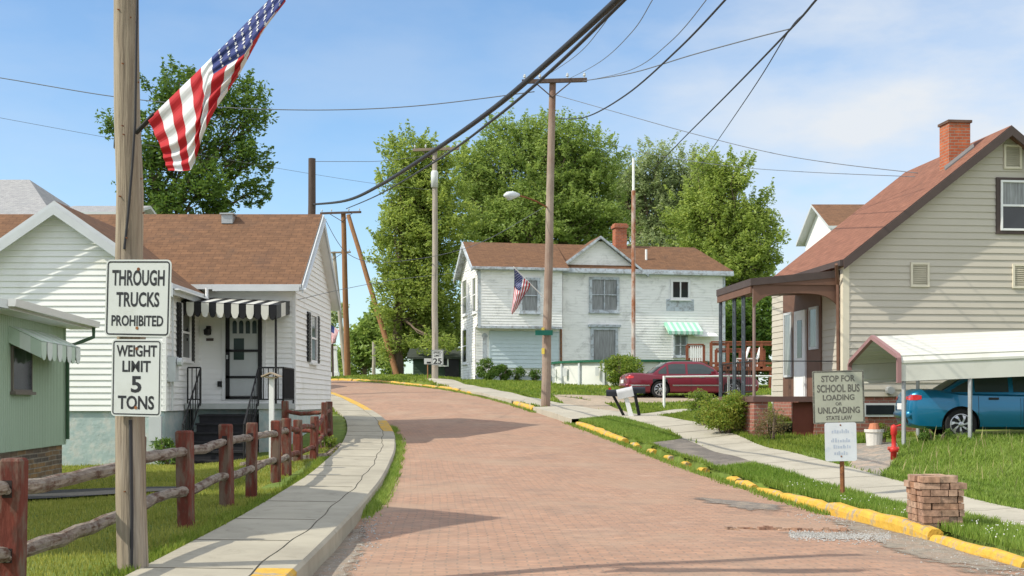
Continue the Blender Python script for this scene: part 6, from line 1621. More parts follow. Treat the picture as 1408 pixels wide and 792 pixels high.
# ------------------------------------------------------------------ pipe rail, hydrant, pots
d = 42.0; g = gz(PX(914, d), d)
pf = empty('pipe_rail', (PX(914, d), d, g), 'white pipe railing in front of the maroon car', 'railing')
a, b = P(913, 518, d), P(1002, 517, d + 1.0)
mb = MB(); mb.tube([a, b, b + Vector((1.6, .3, 0))], .035, 6); mb.build('top_rail', M_WHITE, pf)
for p in (a, b, b + Vector((1.6, .3, 0))):
    mb = MB(); mb.tube([(p.x, p.y, gz(p.x, p.y) - .2), (p.x, p.y, p.z + .03)], .05, 6); mb.build('post', M_WHITE, pf)
d = 22.9; x = PX(1229, d); g = gz(x, d)
hy = empty('yard_hydrant', (x, d, g), 'small red standpipe hydrant in the grass by the carport', 'hydrant')
mb = MB(); mb.lathe([(0, -.1), (.06, -.1), (.06, .15), (.085, .16), (.085, .22), (.05, .25), (.042, .26), (.042, .46), (.06, .48), (.06, .60), (.05, .64), (0, .67)], (x, d, g), 12); mb.build('barrel', M_RED, hy, smooth=True)
mb = MB(); mb.lathe([(.0, -.11), (.035, -.11), (.035, .09), (0, .09)], (x, d, g + .22), 8, axis='X'); mb.build('outlet', mat('red_faded', (.48, .10, .07), .6, .1), hy)
mb = MB(); mb.tube([(x - .02, d, g + .6), (x + .02, d, g + .62), (x + .13, d, g + .66)], .018, 6); mb.build('handle', M_RED, hy)
d = 25.4; x = PX(1202, d); g = gz(x, d)
pt = empty('planter_tub', (x, d, g), 'white tub holding an upturned clay pot left of the carport', 'planter')
mb = MB(); mb.lathe([(0, 0), (.155, 0), (.175, .27), (.20, .28), (.20, .34), (.17, .34), (.16, .26), (0, .26)], (x, d, g), 16); mb.build('tub', mat('tub_white', (.62, .60, .56), .6, .08), pt, smooth=False)
mb = MB(); mb.lathe([(.10, .26), (.12, .34), (.09, .46), (.0, .47)], (x, d, g), 12); mb.build('clay_pot', mat('terracotta', (.52, .20, .11), .7, .1), pt)
# ------------------------------------------------------------------ cars
def paint(name, col, metal=.35):
    m = mat(name, col, .32, .02, 1.0, metal=metal, spec=.5, coat=.6); return m
M_TYRE = mat('tyre', (.018, .018, .019), .85, .1)
M_RIM = mat('alloy_rim', (.50, .51, .53), .3, .05, metal=.8)
M_CARGLASS = mat('car_glass', (.035, .05, .052), .05, .05, spec=.7)
M_CHROME = mat('chrome', (.55, .55, .55), .2, .05, metal=.9)
M_TAIL = mat('tail_lamp', (.50, .02, .02), .2, .1, spec=.6)
M_PLASTIC = mat('black_trim', (.02, .02, .022), .5)
def car(name, loc, rz, label, col, L=4.6, Wd=1.72, Hh=1.38, zbelt=.90, ztrunk=.96, zhood=.86, wheel=.30, ov_r=1.0, wb=2.65, cab=(.62, 1.28, 2.55, 3.35), side_trim=None, rear_slope=.12, handles=((1.55,), (2.5,)), spokes=7, cat='car', hub=None, doors=((1.35, 2.15), (2.2, 3.15))):
    """x forward from the rear bumper, built at the origin and turned into place"""
    o = empty(name, loc, label, cat, rz=rz, local=True)
    hw = Wd / 2; zb = .20
    st = []                                      # x, width factor, bottom, deck
    for x, wf, b, dk in ((0, .80, .38, ztrunk - .26), (.03, .87, .30, ztrunk - .12), (.10, .92, .25, ztrunk - .04), (.22, .955, .22, ztrunk), (.55, .985, .2, ztrunk + .005), (1.0, 1, zb, zbelt + .02), (1.6, 1, zb, zbelt), (2.2, 1, zb, zbelt - .01), (2.8, 1, zb, zbelt - .02), (L - 1.25, .995, zb, zhood + .04), (L - .8, .975, zb, zhood), (L - .4, .94, .21, zhood - .06), (L - .15, .88, .24, zhood - .14), (L - .04, .80, .28, zhood - .24), (L, .70, .36, zhood - .32)):
        st.append((x, wf * hw, b, dk))
    def ring(x, w, b, dk):
        H = dk - b
        pts = [(0, b), (.80 * w, b), (.95 * w, b + .06), (.985 * w, b + .28 * H), (w, b + .52 * H), (.985 * w, b + .74 * H), (.955 * w, dk - .07 * H), (.90 * w, dk - .012), (.80 * w, dk), (0, dk + .025)]
        return [(x, y, z) for y, z in pts] + [(x, -y, z) for y, z in pts[-2:0:-1]]
    bm = bmesh.new(); prev = None; rings = []
    for s in st:
        r = [bm.verts.new(p) for p in ring(*s)]; rings.append(r)
        if prev:
            for k in range(len(r)): bm.faces.new((prev[k], prev[(k + 1) % len(r)], r[(k + 1) % len(r)], r[k]))
        prev = r
    bm.faces.new(rings[0][::-1]); bm.faces.new(rings[-1])
    bmesh.ops.recalc_face_normals(bm, faces=bm.faces)
    me = bpy.data.meshes.new('body'); bm.to_mesh(me); bm.free()
    body = bpy.data.objects.new('body', me); COL.objects.link(body)
    cutters = []
    for wx in (ov_r, ov_r + wb):
        for sd in (-1, 1):
            cm = bmesh.new(); bmesh.ops.create_cone(cm, cap_ends=True, segments=40, radius1=wheel + .06, radius2=wheel + .06, depth=.46, matrix=Matrix.Translation((wx, sd * hw, wheel + .0)) @ Matrix.Rotation(R(90), 4, 'X'))
            cme = bpy.data.meshes.new('cut'); cm.to_mesh(cme); cm.free(); co = bpy.data.objects.new('cut', cme); COL.objects.link(co); cutters.append(co)
            md = body.modifiers.new('b', 'BOOLEAN'); md.object = co; md.operation = 'DIFFERENCE'; md.solver = 'EXACT'
    dg_ = bpy.context.evaluated_depsgraph_get(); nm = bpy.data.meshes.new_from_object(body.evaluated_get(dg_)); nm.name = 'body'
    bpy.data.objects.remove(body)
    for c_ in cutters: bpy.data.objects.remove(c_)
    nm.materials.clear(); nm.materials.append(col); nm.materials.append(M_PLASTIC)
    for p in nm.polygons:
        near = any(abs(math.hypot(p.center.x - wx, p.center.z - wheel) - 0) < wheel + .068 for wx in (ov_r, ov_r + wb)) and abs(p.normal.y) < .999 and abs(p.center.y) > hw - .3 and p.center.z < wheel * 2 + .1
        inner = abs(abs(p.center.y) - (hw - .23)) < .02
        p.material_index = 1 if (near and math.hypot(p.center.x - (ov_r if p.center.x < ov_r + wb / 2 else ov_r + wb), p.center.z - wheel) < wheel + .065) or inner else 0
        p.use_smooth = True
    try:
        nm.set_sharp_from_angle(angle=R(38))
    except Exception: pass
    body = bpy.data.objects.new('body', nm); COL.objects.link(body); body.parent = o; ORG[body.name] = Vector((0, 0, 0))
    # cabin
    c0, c1, c2, c3 = cab
    wb_, wt = hw * .90, hw * .70
    tops = []
    for x, f in ((c0, 0), (c0 + (c1 - c0) * .5, .58), (c1 - .12, .90), (c1 + .12, .985), ((c1 + c2) / 2, 1), (c2 - .1, .985), (c2 + .1, .92), ((c2 + c3) / 2 + .1, .55), (c3, 0)): tops.append((x, f))
    z0 = zbelt - .03
    def ztop(f): return z0 + (Hh - z0) * f
    def yat(z): t = (z - z0) / (Hh - z0); return wb_ + (wt - wb_) * (t ** 1.15 if t > 0 else 0)
    bm = bmesh.new(); prev = None; rg = []
    for x, f in tops:
        zt = ztop(f) + .005; q = []
        for k in range(6): z = z0 + (zt - .035 - z0) * k / 5 if f > .05 else z0 + .001 * k; q.append((yat(z), z))
        yt = yat(zt); q += [(yt * .94, zt - .008), (yt * .7, zt + .008), (0, zt + .02)]
        r = [bm.verts.new((x, y, z)) for y, z in q] + [bm.verts.new((x, -y, z)) for y, z in q[-2::-1]]; rg.append(r)
        if prev:
            for k in range(len(r) - 1): bm.faces.new((prev[k], prev[k + 1], r[k + 1], r[k]))
        prev = r
    bmesh.ops.recalc_face_normals(bm, faces=bm.faces)
    me = bpy.data.meshes.new('cabin'); bm.to_mesh(me); bm.free(); me.materials.append(col)
    for p in me.polygons: p.use_smooth = True
    cb_ = bpy.data.objects.new('cabin', me); COL.objects.link(cb_); cb_.parent = o; ORG[cb_.name] = Vector((0, 0, 0))
    def zroof(x):
        return ztop(np.interp(x, [t[0] for t in tops], [t[1] for t in tops]))
    # side glass
    pill = [c0 + .30] + [p for pr_ in ((c0 + (c1 - c0) * .5 + .22, c0 + (c1 - c0) * .5 + .30),) for p in pr_] + [(c1 + c2) / 2 - .03, (c1 + c2) / 2 + .06, c3 - .30]
    for sd in (-1, 1):
        for a, b in ((pill[0], pill[1]), (pill[2], pill[3]), (pill[4], pill[5])):
            mb = MB(); N_ = 8; lo_, hi_ = [], []
            for k in range(N_ + 1):
                x = a + (b - a) * k / N_; zt = min(zroof(x) - .085, Hh - .10); zl_ = z0 + .06
                zt = max(zt, zl_ + .004); lo_.append((x, sd * (yat(zl_) + .006), zl_)); hi_.append((x, sd * (yat(zt) + .007), zt))
            for k in range(N_):
                zm = [((lo_[q][0]), sd * (yat((lo_[q][2] + hi_[q][2]) / 2) + .009), (lo_[q][2] + hi_[q][2]) / 2) for q in (k, k + 1)]
                mb.face([lo_[k], lo_[k + 1], zm[1], zm[0]]); mb.face([zm[0], zm[1], hi_[k + 1], hi_[k]])
            mb.build('side_window', M_CARGLASS, o, smooth=True)
    for nm_, xa, xb in (('rear_window', c0 + .1, c1 - .1), ('windscreen', c3 - .1, c2 + .06)):
        mb = MB(); G_ = []
        for k in range(7):
            x = xa + (xb - xa) * k / 6; z = zroof(x); G_.append([(x, y * yat(z) * .86, z + .032 - .012 * abs(y) ** 2) for y in (-1, -.5, 0, .5, 1)])
        for a, b in zip(G_[:-1], G_[1:]):
            for j in range(4): mb.face([a[j], a[j + 1], b[j + 1], b[j]])
        mb.build(nm_, M_CARGLASS, o, smooth=True)
    # wheels
    for wx in (ov_r, ov_r + wb):
        for sd in (-1, 1):
            c = (wx, sd * (hw - .115), wheel); mb = MB(); r = wheel
            mb.lathe([(r * .66, -.095), (r * .93, -.10), (r, -.07), (r, .07), (r * .93, .10), (r * .66, .095)], c, 32, axis='Y'); wl = mb.build('wheel', M_TYRE, o, smooth=False)
            mb = MB(); y = c[1] + sd * .085; mb.lathe([(r * .70, sd * .015), (r * .66, sd * .018), (r * .60, -sd * .03), (r * .58, -sd * .035)], (c[0], y, c[2]), 28, axis='Y')
            for k in range(spokes):
                a = 2 * math.pi * k / spokes; da = math.pi / spokes * .62
                p = lambda rr, an, dy: (c[0] + rr * math.cos(an), y + sd * dy, c[2] + rr * math.sin(an))
                mb.face([p(r * .16, a - da, .012), p(r * .16, a + da, .012), p(r * .42, a + da * .8 + .12, .014), p(r * .63, a + da * .9 + .28, 0), p(r * .63, a - da * .5 + .28, 0), p(r * .42, a - da * .3 + .12, .014)])
            mb.lathe([(r * .18, sd * .014), (r * .10, sd * .024), (0, sd * .026)], (c[0], y, c[2]), 14, axis='Y'); mb.build('rim', M_RIM, wl)
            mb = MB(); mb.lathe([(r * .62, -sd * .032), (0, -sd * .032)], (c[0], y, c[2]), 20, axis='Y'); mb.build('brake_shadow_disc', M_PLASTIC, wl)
    # lamps, bumper, handles, mouldings
    def bodyw(x, z):
        w = np.interp(x, [s[0] for s in st], [s[1] for s in st]); b = np.interp(x, [s[0] for s in st], [s[2] for s in st]); dk = np.interp(x, [s[0] for s in st], [s[3] for s in st]); t = (z - b) / (dk - b)
        return w * np.interp(t, [0, .06, .28, .52, .74, .93, 1], [.85, .95, .985, 1, .985, .955, .90])
    for sd in (-1, 1):
        mb = MB(); zt = ztrunk - .10
        xs = [.03, .06, .11, .18, .27]; up_ = []; dn_ = []
        for x in xs:
            e = .0 if x < .25 else .02
            up_.append((x - .006, sd * (bodyw(x, zt) + .008), min(zt, np.interp(x, [s[0] for s in st], [s[3] for s in st]) - .02) - e)); dn_.append((x - .006, sd * (bodyw(x, zt - .11) + .008), zt - .11 + e))
        for k in range(len(xs) - 1): mb.face([dn_[k], dn_[k + 1], up_[k + 1], up_[k]])
        mb.face([(.0, sd * .50, zt - .10), dn_[0], up_[0], (.02, sd * .50, zt - .03)])
        mb.build('tail_lamp', M_TAIL, o)
        mb = MB(); mb.face([(L - .02, sd * .35, .62), (L - .05, sd * .62, .62), (L - .07, sd * .62, .50), (L - .02, sd * .35, .50)]); mb.build('headlamp', M_WHITE, o)
        for (hx,) in handles:
            mb = MB(); z = zbelt - .10; y = sd * (bodyw(hx, z) + .012); mb.box(hx, hx + .19, y - .012, y + .012, z - .022, z + .022); mb.build('door_handle', M_PLASTIC if side_trim is None else M_CHROME, o)
        for (a, b) in doors:
            mb = MB(); 
            for x in (a, b):
                pz_ = [(x, sd * (bodyw(x, z) + .004), z) for z in np.linspace(.30, zbelt - .05, 7)]
                for k in range(6): mb.face([pz_[k], (pz_[k][0] + .008, *pz_[k][1:]), (pz_[k + 1][0] + .008, *pz_[k + 1][1:]), pz_[k + 1]])
            mb.build('door_seam', M_PLASTIC, o)
        if side_trim:
            mb = MB(); zt = .50
            xs = [x for x in np.linspace(.1, L - .15, 40)]
            for a, b in zip(xs[:-1], xs[1:]):
                if any(abs((a + b) / 2 - wx) < wheel + .09 for wx in (ov_r, ov_r + wb)): continue
                mb.face([(a, sd * (bodyw(a, zt) + .012), zt - .025), (b, sd * (bodyw(b, zt) + .012), zt - .025), (b, sd * (bodyw(b, zt) + .012), zt + .025), (a, sd * (bodyw(a, zt) + .012), zt + .025)])
            mb.build('side_moulding', side_trim, o)
    mb = MB(); yb = [(.0, y) for y in np.linspace(-.78, .78, 9)]
    mb.tube([(.10 + .10 * abs(y / (hw * .9)) ** 3 - .12, y, .50) for y in np.linspace(-hw * .9, hw * .9, 11)], .085, 8); mb.build('bumper', col, o, smooth=True)
    mb = MB(); mb.box(-.035, -.02, -.26, .26, .60, .73); mb.build('number_plate', M_WHITE, o)
    mb = MB()
    for sd in (-1, 1): mb.box(c3 - .45, c3 - .30, sd * (hw + .0), sd * (hw + .16), zbelt + .0, zbelt + .12)
    mb.build('mirrors', col, o)
    return o
x = 8.06; g = gz(8.6, 25.0)
car('parked_car', (x, 25.62, g + .02), R(-8), 'turquoise blue sedan under the white carport', paint('teal_car_paint', (.003, .155, .30), .40), L=4.6, ov_r=1.02, wheel=.305, zbelt=.92, ztrunk=1.0, cab=(.55, 1.45, 2.5, 3.5))
pc = P(860, 549, 47.8); g = gz(pc.x + 2.2, 48.6)
car('parked_car', (pc.x, 48.9, g + .0), R(5), 'maroon sedan parked behind the white pipe railing', paint('maroon_car_paint', (.17, .008, .024), .25), L=5.3, Wd=1.95, Hh=1.44, zbelt=.92, ztrunk=.98, zhood=.92, ov_r=1.30, wb=2.9, wheel=.335, cab=(.95, 1.75, 2.95, 3.75), side_trim=M_CHROME, handles=((1.95,), (2.85,)), spokes=9, doors=((1.65, 2.5), (2.54, 3.55)))

# ------------------------------------------------------------------ trees and shrubs
def leaves(n, centre, rad, size, flat=.55, wt=False):
    """n leaf quads scattered round centres (k,3) with radii (k,)"""
    k = len(centre); per = max(1, n // k)
    cnt = np.maximum(3, (per * (rad / rad.max()) ** 1.6 * 1.35).astype(int)) if wt else np.full(k, per)
    c = np.repeat(centre, cnt, 0); r = np.repeat(rad, cnt)
    v = rng.normal(size=(len(c), 3)); v /= np.linalg.norm(v, axis=1)[:, None] + 1e-9
    rr = r * rng.random(len(c)) ** .45
    p = c + v * rr[:, None] * np.array([1, 1, .8])
    a = rng.normal(size=(len(c), 3)); a[:, 2] *= flat; a /= np.linalg.norm(a, axis=1)[:, None] + 1e-9
    b = np.cross(a, rng.normal(size=(len(c), 3))); b /= np.linalg.norm(b, axis=1)[:, None] + 1e-9
    s = size * rng.uniform(.6, 1.35, len(c))[:, None]
    L = a * s; Wd = b * s * .42
    return np.stack([p - L * .5, p + Wd * .5 - L * .05, p + L * .5, p - Wd * .5 - L * .05], 1).reshape(-1, 3)
def limb(mb, a, b, r0, r1, seg=5, wob=.12):
    a, b = Vector(a), Vector(b); L = (b - a).length
    path = [a + (b - a) * k / seg + Vector((random.uniform(-1, 1), random.uniform(-1, 1), random.uniform(-.5, .5))) * wob * L * .12 * (0 < k < seg) + Vector((0, 0, math.sin(math.pi * k / seg) * L * .04)) for k in range(seg + 1)]
    mb.tube(path, [r0 + (r1 - r0) * k / seg for k in range(seg + 1)], 6)
    return path
def tree(name, label, bpx, bd, blobs, dens, lsize, lm, tr=.3, fork=None, cl=(.7, 1.3), depthk=.8, group=None, per=110, bark=None, base=None, hull=.6, fill=True):
    """blobs: (px, py, rx, ry[, dd]) crown masses measured in photo pixels at distance bd"""
    bx = PX(bpx, bd); g = gz(bx, bd) if base is None else base
    o = empty(name, (bx, bd, g), label, 'tree' if 'tree' in name else 'shrub', group)
    k = bd / FPX; cents, rads = [], []; mb = MB()
    if fill:                                     # knit neighbouring masses together
        ext = []
        for i in range(len(blobs)):
            for j in range(i):
                p, q = blobs[i], blobs[j]; dd_ = math.hypot(p[0] - q[0], p[1] - q[1])
                if dd_ < .85 * (max(p[2], p[3]) + max(q[2], q[3])) and random.random() < .75: ext.append(((p[0] + q[0]) / 2 + random.uniform(-6, 6), (p[1] + q[1]) / 2 + random.uniform(-4, 4), (p[2] + q[2]) * .36, (p[3] + q[3]) * .36))
        blobs = list(blobs) + ext
    zc = [PZ(b[1], bd) for b in blobs]
    fk = Vector((bx, bd, g + (fork if fork else (min(zc) - g) * .55)))
    limb(mb, (bx, bd, g - .4), fk, tr * 1.15, tr * .85, 5, .06)
    for b in blobs:
        dd = b[4] if len(b) > 4 else random.uniform(-1, 1) * .5 * b[2] * k
        c = np.array([PX(b[0], bd), bd + dd, PZ(b[1], bd)]); rx, rz = b[2] * k, b[3] * k; ry = (rx + rz) / 2 * depthk
        path = limb(mb, fk, Vector(c), tr * .26, tr * .06, 6, .5)
        n = max(3, int(dens * (rx * ry * rz) ** (2 / 3)))
        v = rng.normal(size=(n, 3)); v /= np.linalg.norm(v, axis=1)[:, None]
        q = c + v * np.array([rx, ry, rz]) * (hull + (1.02 - hull) * rng.random((n, 1))) * (rng.random((n, 1)) ** .28)
        cents.append(q); rads.append(rng.uniform(cl[0], cl[1], n))
        ns = int(n * .9)                           # tapering sprays that carry the outline outwards
        v = rng.normal(size=(ns, 3)); v[:, 2] += .25; v /= np.linalg.norm(v, axis=1)[:, None]
        reach = rng.uniform(1.05, 1.38, (ns, 1)) ** 1.0
        for q_ in range(5):
            f_ = .88 + (reach - .88) * (q_ / 4)
            cents.append(c + v * np.array([rx, ry, rz]) * f_ + np.array([0, 0, .10 * q_])); rads.append(rng.uniform(.8, 1.1, ns) * cl[0] * (.62 - .10 * q_))
        for j in range(min(n, 12)): limb(mb, path[3 + j % 3], Vector(q[j]), tr * .08, tr * .025, 4, .5)
    C_ = np.concatenate(cents); R_ = np.concatenate(rads)
    mb.build('trunk', bark or M_BARK, o)
    cr = fastmesh('crown', leaves(per * len(C_), C_, R_, lsize, wt=True), 4, lm, o)
    return o
TG = 'tall trees behind the houses'
tree('tall_tree', 'broad dark green tree rising behind the bungalow roof at left', 200, 62, [(232, 140, 46, 42), (300, 135, 48, 40), (345, 165, 34, 36), (270, 190, 60, 46), (335, 218, 40, 34), (225, 210, 50, 48), (285, 252, 66, 40), (160, 172, 20, 18), (205, 268, 45, 32), (345, 262, 26, 22), (240, 285, 40, 24), (300, 285, 44, 22), (195, 240, 26, 30), (250, 112, 22, 18), (352, 128, 22, 16)], 8.1, .23, M_LEAF_D, tr=.45, cl=(0.47, 0.89), per=118, fork=6, group=TG, fill=False, hull=.4)
tree('tall_tree', 'bright green column-like tree at the road bend left of the white house', 547, 75, [(565, 218, 38, 32), (590, 250, 50, 42), (548, 275, 34, 44), (605, 310, 60, 60), (550, 345, 38, 50), (600, 385, 55, 55), (552, 415, 36, 46), (598, 445, 45, 40), (560, 470, 36, 30), (545, 488, 30, 16), (604, 478, 34, 13, -3.2), (628, 462, 24, 36), (615, 215, 30, 28)], 7.5, .23, M_LEAF_A, tr=.36, cl=(0.51, 0.98), per=137, fork=3.5, group=TG)
tree('tall_tree', 'tallest leafy green tree directly behind the white house', 720, 84, [(700, 195, 44, 40), (760, 190, 40, 36), (665, 235, 42, 42), (725, 245, 60, 50), (795, 215, 44, 46), (660, 295, 50, 45), (725, 305, 70, 50), (800, 285, 60, 50), (828, 225, 30, 40), (640, 250, 34, 40), (775, 330, 60, 40), (690, 335, 60, 35), (838, 310, 36, 40)], 7.5, .23, M_LEAF_B, tr=.42, cl=(0.51, 1.06), per=131, fork=5, group=TG)
tree('tall_tree', 'silvery pale green tree with thin crown right of the bare flagpole top', 905, 92, [(880, 255, 40, 40), (925, 245, 38, 36), (900, 300, 56, 46), (950, 265, 34, 34), (855, 300, 32, 40), (900, 350, 60, 40), (960, 222, 26, 24), (850, 245, 34, 36), (905, 212, 30, 22), (940, 310, 50, 46), (978, 262, 34, 40), (985, 320, 40, 40)], 5.5, .23, M_LEAF_C, tr=.4, cl=(0.51, 1.02), per=100, fork=6, group=TG)
tree('tall_tree', 'spreading fresh green tree between white house and cream house', 1000, 80, [(985, 262, 40, 36), (1015, 240, 26, 30), (1052, 290, 24, 30), (950, 285, 34, 30), (975, 225, 26, 22), (1020, 300, 40, 36), (965, 310, 52, 44), (1040, 345, 36, 32), (1000, 360, 60, 44), (1045, 395, 28, 30), (1000, 415, 50, 40), (955, 365, 50, 40), (1062, 325, 16, 14)], 7.2, .23, M_LEAF_A, tr=.5, cl=(0.47, 0.98), per=131, fork=4, group=TG)
tree('tree', 'low dark tree seen through the porch posts', 1030, 72, [(1020, 445, 34, 40), (1045, 470, 30, 30), (1005, 480, 26, 30), (1065, 440, 24, 30), (1030, 505, 40, 20)], 5.5, .34, M_LEAF_D, tr=.3, fork=1.2, per=100)
BGT = 'distant trees at the bend'
tree('tree', 'distant blue-green tree left of the leaning pole', 500, 125, [(500, 470, 22, 26), (522, 455, 22, 30), (490, 500, 22, 24), (530, 495, 22, 26), (512, 440, 14, 18)], 3.4, .5, M_LEAF_B, tr=.4, fork=3, per=110, cl=(.9, 1.6), group=BGT)
tree('tree', 'distant tree behind the tapered white post', 450, 130, [(448, 495, 16, 26), (462, 505, 14, 20), (432, 490, 18, 28), (475, 505, 14, 16)], 3.4, .5, M_LEAF_B, tr=.35, fork=3, per=110, cl=(.9, 1.6), group=BGT)
tree('tree', 'distant thin tree close behind the bungalow gable corner', 452, 118, [(450, 440, 8, 8), (462, 428, 10, 9), (446, 460, 9, 9)], 3.4, .45, M_LEAF_C, tr=.15, fork=4, per=60, cl=(.7, 1.2), group=BGT)
def shrub(name, label, px, py, d, w, h, lm, lsize, n=900, group=None, stems=6, lumps=9, flatb=True):
    x = PX(px, d); g = gz(x, d); o = empty(name, (x, d, g), label, 'shrub', group)
    mb = MB()
    for k in range(stems):
        a = random.uniform(0, 6.28); rr = random.uniform(.2, .8); mb.tube([(x + .05 * math.cos(a), d + .05 * math.sin(a), g - .1), (x + w * .3 * rr * math.cos(a), d + w * .3 * rr * math.sin(a), g + h * .5), (x + w * .42 * rr * math.cos(a), d + w * .42 * rr * math.sin(a), g + h * random.uniform(.7, .95))], [.02, .014, .006], 5)
    mb.build('stems', M_BARK, o)
    v = rng.normal(size=(lumps, 3)); v /= np.linalg.norm(v, axis=1)[:, None]
    c = np.array([x, d, g + h * .5]) + v * np.array([w * .30, w * .30, h * .30]); rd = rng.uniform(.20, .34, lumps) * min(w, h)
    lv = leaves(n, c, rd, lsize, .9)
    lv = lv.reshape(-1, 4, 3); lv = lv[lv[:, :, 2].min(1) > g - .02].reshape(-1, 3)
    fastmesh('foliage', lv, 4, lm, o); return o
shrub('bush', 'dense round green bush between pool and maroon car', 853, 530, 54.5, 1.9, 1.6, M_LEAF_SHRUB, .14, 4200, lumps=16)
shrub('bush', 'bright green bush with bronze tips beside the porch pier', 997, 588, 30.6, 1.45, 1.2, M_LEAF_RED, .08, 6500, lumps=22)
shrub('bush', 'small yellow-green bush in front of the maroon car rear wheel', 961, 560, 36.4, .75, .85, M_LEAF_SHRUB, .075, 1500)
shrub('bush', 'low green bush left of the bronze-tipped bush by the path', 972, 582, 32.6, .9, .6, M_LEAF_SHRUB, .07, 1800)
shrub('bush', 'thin dry brownish bush in front of the porch brickwork', 1060, 600, 28.6, .85, .85, M_LEAF_DRY, .06, 1100)
shrub('bush', 'dark foundation bush at the left corner of the white house', 671, 525, 61.5, 1.3, 1.2, M_LEAF_D, .12, 2600, group='bushes along the white house foundation')
shrub('bush', 'second foundation bush, under the boarded panel', 691, 524, 61.8, 1.1, .95, M_LEAF_D, .12, 2200, group='bushes along the white house foundation')
shrub('bush', 'small sparse foundation bush, third from the corner', 712, 524, 62.0, .8, .8, M_LEAF_D, .11, 900, group='bushes along the white house foundation')
shrub('bush', 'small sparse foundation bush beside the lamp pole', 735, 525, 62.2, .7, .7, M_LEAF_D, .11, 800, group='bushes along the white house foundation')
shrub('weed_clump', 'leafy weeds against the blue foundation left of the black steps', 234, 612, 27.6, .9, .7, M_LEAF_D, .09, 1200)
shrub('weed_clump', 'green weeds behind the planter tub at the carport', 1213, 600, 25.9, .5, .45, M_LEAF_SHRUB, .07, 500)
shrub('weed_clump', 'dark weeds under the rear of the blue car', 1285, 604, 24.1, 1.0, .32, M_LEAF_D, .07, 900)
shrub('weed_clump', 'weeds growing by the fence corner post', 449, 616, 28.2, .6, .35, M_LEAF_SHRUB, .07, 500)

# ------------------------------------------------------------------ grass and clover
BLD = [[(-8.0, 31), (-5.4, 31), (-5.4, 37), (-16.5, 37), (-16.5, 31)], [(-12.65, 28), (-7.85, 28), (-7.85, 31), (-12.65, 31)], [(-7.8, 27.9), (-5.45, 27.9), (-5.45, 31), (-7.8, 31)],
       [tuple(G.W(*p, 0)[:2]) for p in ((-5, -4.6), (0, -4.6), (0, 0), (-5, 0))], [tuple(C.W(*p, 0)[:2]) for p in ((pu, .2), (8, 0), (8, 6), (pu, pv1))],
       [(7.7, 24.5), (13, 24.5), (13, 27.3), (7.7, 27.3)], [tuple(FH.W(*p, 0)[:2]) for p in ((0, .75), (14, .75), (14, 6), (0, 6))], [(-15.5, 10.9), (-8.5, 10.9), (-8.5, 17.3), (-15.5, 17.3)]]
def free(x, y):
    bad = in_road(x, y, .16) | in_side_l(x, y, .0) | in_side_r(x, y, -.02)
    for p in PAVED + BLD: bad |= inpoly(x, y, p)
    return ~bad
def blades(name, n, samp, hmin, hmax, w, m, label, lean=.5, kind='stuff', skip=False):
    x, y = samp(n); k = free(x, y) if not skip else np.ones(len(x), bool); vis = (np.abs(x / np.maximum(y, .1)) < .68) ; k &= vis
    x, y = x[k], y[k]; z = ground(x, y); N_ = len(x)
    patch_ = .75 + .5 * (np.sin(x * 1.3 + 2 * np.sin(y * .9)) * np.sin(y * 1.1 + x * .4) * .5 + .5)
    h = rng.uniform(hmin, hmax, N_) * patch_; a = rng.uniform(0, 6.28, N_); ww = w * rng.uniform(.6, 1.3, N_) * (1 + y / 40)
    dx, dy = np.cos(a) * ww, np.sin(a) * ww; b = rng.uniform(0, 6.28, N_); ln = h * lean * rng.random(N_)
    tx, ty = np.cos(b) * ln, np.sin(b) * ln
    p0 = np.stack([x - dx, y - dy, z - .01], -1); p1 = np.stack([x + dx, y + dy, z - .01], -1)
    p2 = np.stack([x + dx * .6 + tx * .45, y + dy * .6 + ty * .45, z + h * .6], -1); p3 = np.stack([x + tx, y + ty, z + h], -1)
    V = np.stack([p0, p1, p2, p3], 1).reshape(-1, 3)
    return tag(fastmesh(name, V, 4, m), label, kind=kind)
def ur(x0, x1, y0, y1): return lambda n: (rng.uniform(x0, x1, n), y0 + (y1 - y0) * rng.random(n) ** 1.0)
blades('grass', 70000, ur(-7.5, -3.0, 8, 19), .025, .06, .0035, M_GRASS_DRY, 'short mown lawn inside the log fence')
blades('grass', 60000, ur(-12, -3.9, 19, 30), .03, .07, .006, M_GRASS_DRY, 'lawn in front of the bungalow')
def edge_l(n):
    d = rng.uniform(8, 27, n); return lx(d) - side_l_w(d) / slope_cos(lx, d) - np.abs(rng.normal(0, .10, n)) - .005, d
blades('grass', 9000, edge_l, .05, .11, .004, M_GRASS, 'long grass fringe along the left walk')
def gut_l(n):
    d = rng.choice(np.array([16.8, 17.8, 18.6, 20.0, 21.3, 22.4, 24, 26, 28, 30, 32, 35]), n) + rng.normal(0, .45, n); return lx(d) + np.abs(rng.normal(.03, .07, n)) , d
def gutter_blades(name, n, samp, h0, h1, w, label):
    x, y = samp(n); z = road_z(x, y); a = rng.uniform(0, 6.28, n); h = rng.uniform(h0, h1, n); ww = w * (1 + y / 40)
    dx, dy = np.cos(a) * ww, np.sin(a) * ww; tx, ty = rng.normal(0, .4, n) * h, rng.normal(0, .4, n) * h
    V = np.stack([np.stack([x - dx, y - dy, z - .01], -1), np.stack([x + dx, y + dy, z - .01], -1), np.stack([x + tx, y + ty, z + h], -1)], 1).reshape(-1, 3)
    return tag(fastmesh(name, V, 3, M_GRASS_LONG), label, kind='stuff')
gutter_blades('weeds', 9000, gut_l, .04, .13, .007, 'weeds growing in the left gutter')
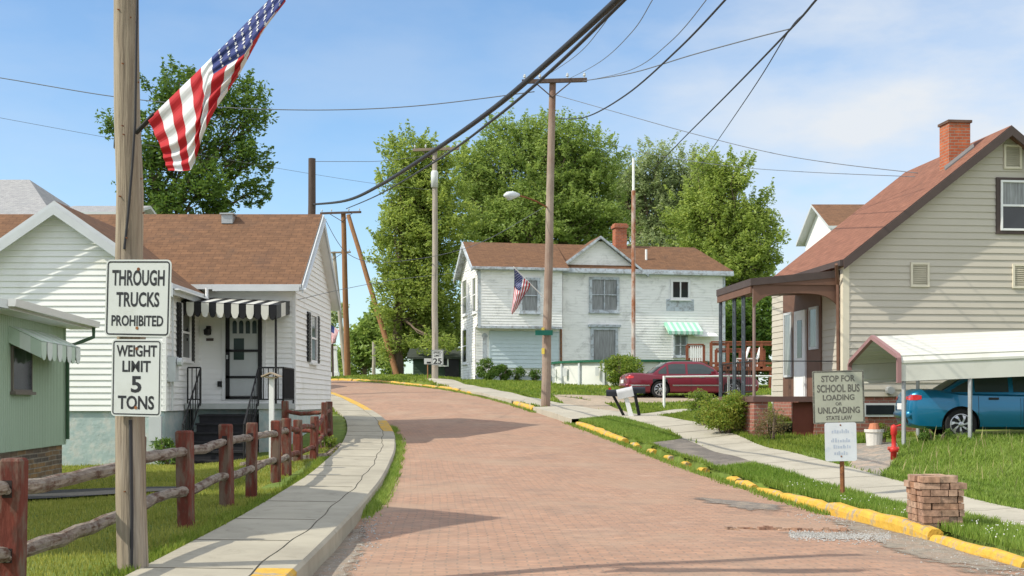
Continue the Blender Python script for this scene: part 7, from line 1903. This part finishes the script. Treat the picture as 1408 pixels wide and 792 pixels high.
def gut_r(n):
    d = np.concatenate([rng.uniform(17, 37, n // 2), rng.uniform(41, 70, n - n // 2)]); return rx_(d) - np.abs(rng.normal(.0, .09, n)) + .03, d
gutter_blades('weeds', 9000, gut_r, .03, .10, .008, 'grass creeping out along the right kerb')
def verge(n):
    d = rng.uniform(8, 37, n); t = rng.random(n); a = rx_(d) + .2; b = sxc(d) - SRW / slope_cos(sxc, d); return a + (b - a) * t, d
blades('grass', 75000, verge, .04, .11, .005, M_GRASS_LONG, 'shaggy grass on the right verge')
blades('grass', 250000, ur(5.5, 17.5, 11, 25.5), .06, .13, .006, M_GRASS_LONG, 'tall unmown grass in front of the carport', lean=.8)
blades('grass', 50000, ur(4.0, 9.0, 25, 40), .06, .14, .009, M_GRASS, 'grass around the porch and path')
blades('grass', 60000, ur(-9, 14, 40, 66), .05, .12, .016, M_GRASS, 'lawn before the white house')
blades('grass', 26000, ur(-16, 2, 62, 92), .06, .14, .024, M_GRASS, 'grass bank at the bend')
def seed(n): return rng.uniform(6.5, 13, n), rng.uniform(16, 24.4, n)
blades('grass', 500, seed, .22, .36, .0035, mat('seed_stalk', (.33, .30, .14), .8), 'thin seed stalks standing above the tall grass', lean=.35)
def clov(n):
    c = rng.choice(6, n); ctr = np.array([[4.75, 13.2], [4.95, 15.2], [4.75, 17.2], [4.7, 19.5], [5.3, 12.0], [5.6, 13.6]]); p = ctr[c] + rng.normal(0, .38, (n, 2)); return p[:, 0], p[:, 1]
x, y = clov(200); k = free(x, y); x, y = x[k], y[k]; z = ground(x, y) + rng.uniform(.06, .12, len(x)); V = []
for a, b, c_ in zip(x, y, z):
    r = rng.uniform(.006, .011); o8 = np.array([[r, 0, 0], [0, r, 0], [-r, 0, 0], [0, -r, 0], [0, 0, r], [0, 0, -r]]) + np.array([a, b, c_])
    for t in ((0, 1, 4), (1, 2, 4), (2, 3, 4), (3, 0, 4), (1, 0, 5), (2, 1, 5), (3, 2, 5), (0, 3, 5)): V += [o8[t[0]], o8[t[1]], o8[t[2]]]
tag(fastmesh('clover', V, 3, M_CLOVER), 'white clover heads dotted over the right verge', kind='stuff')
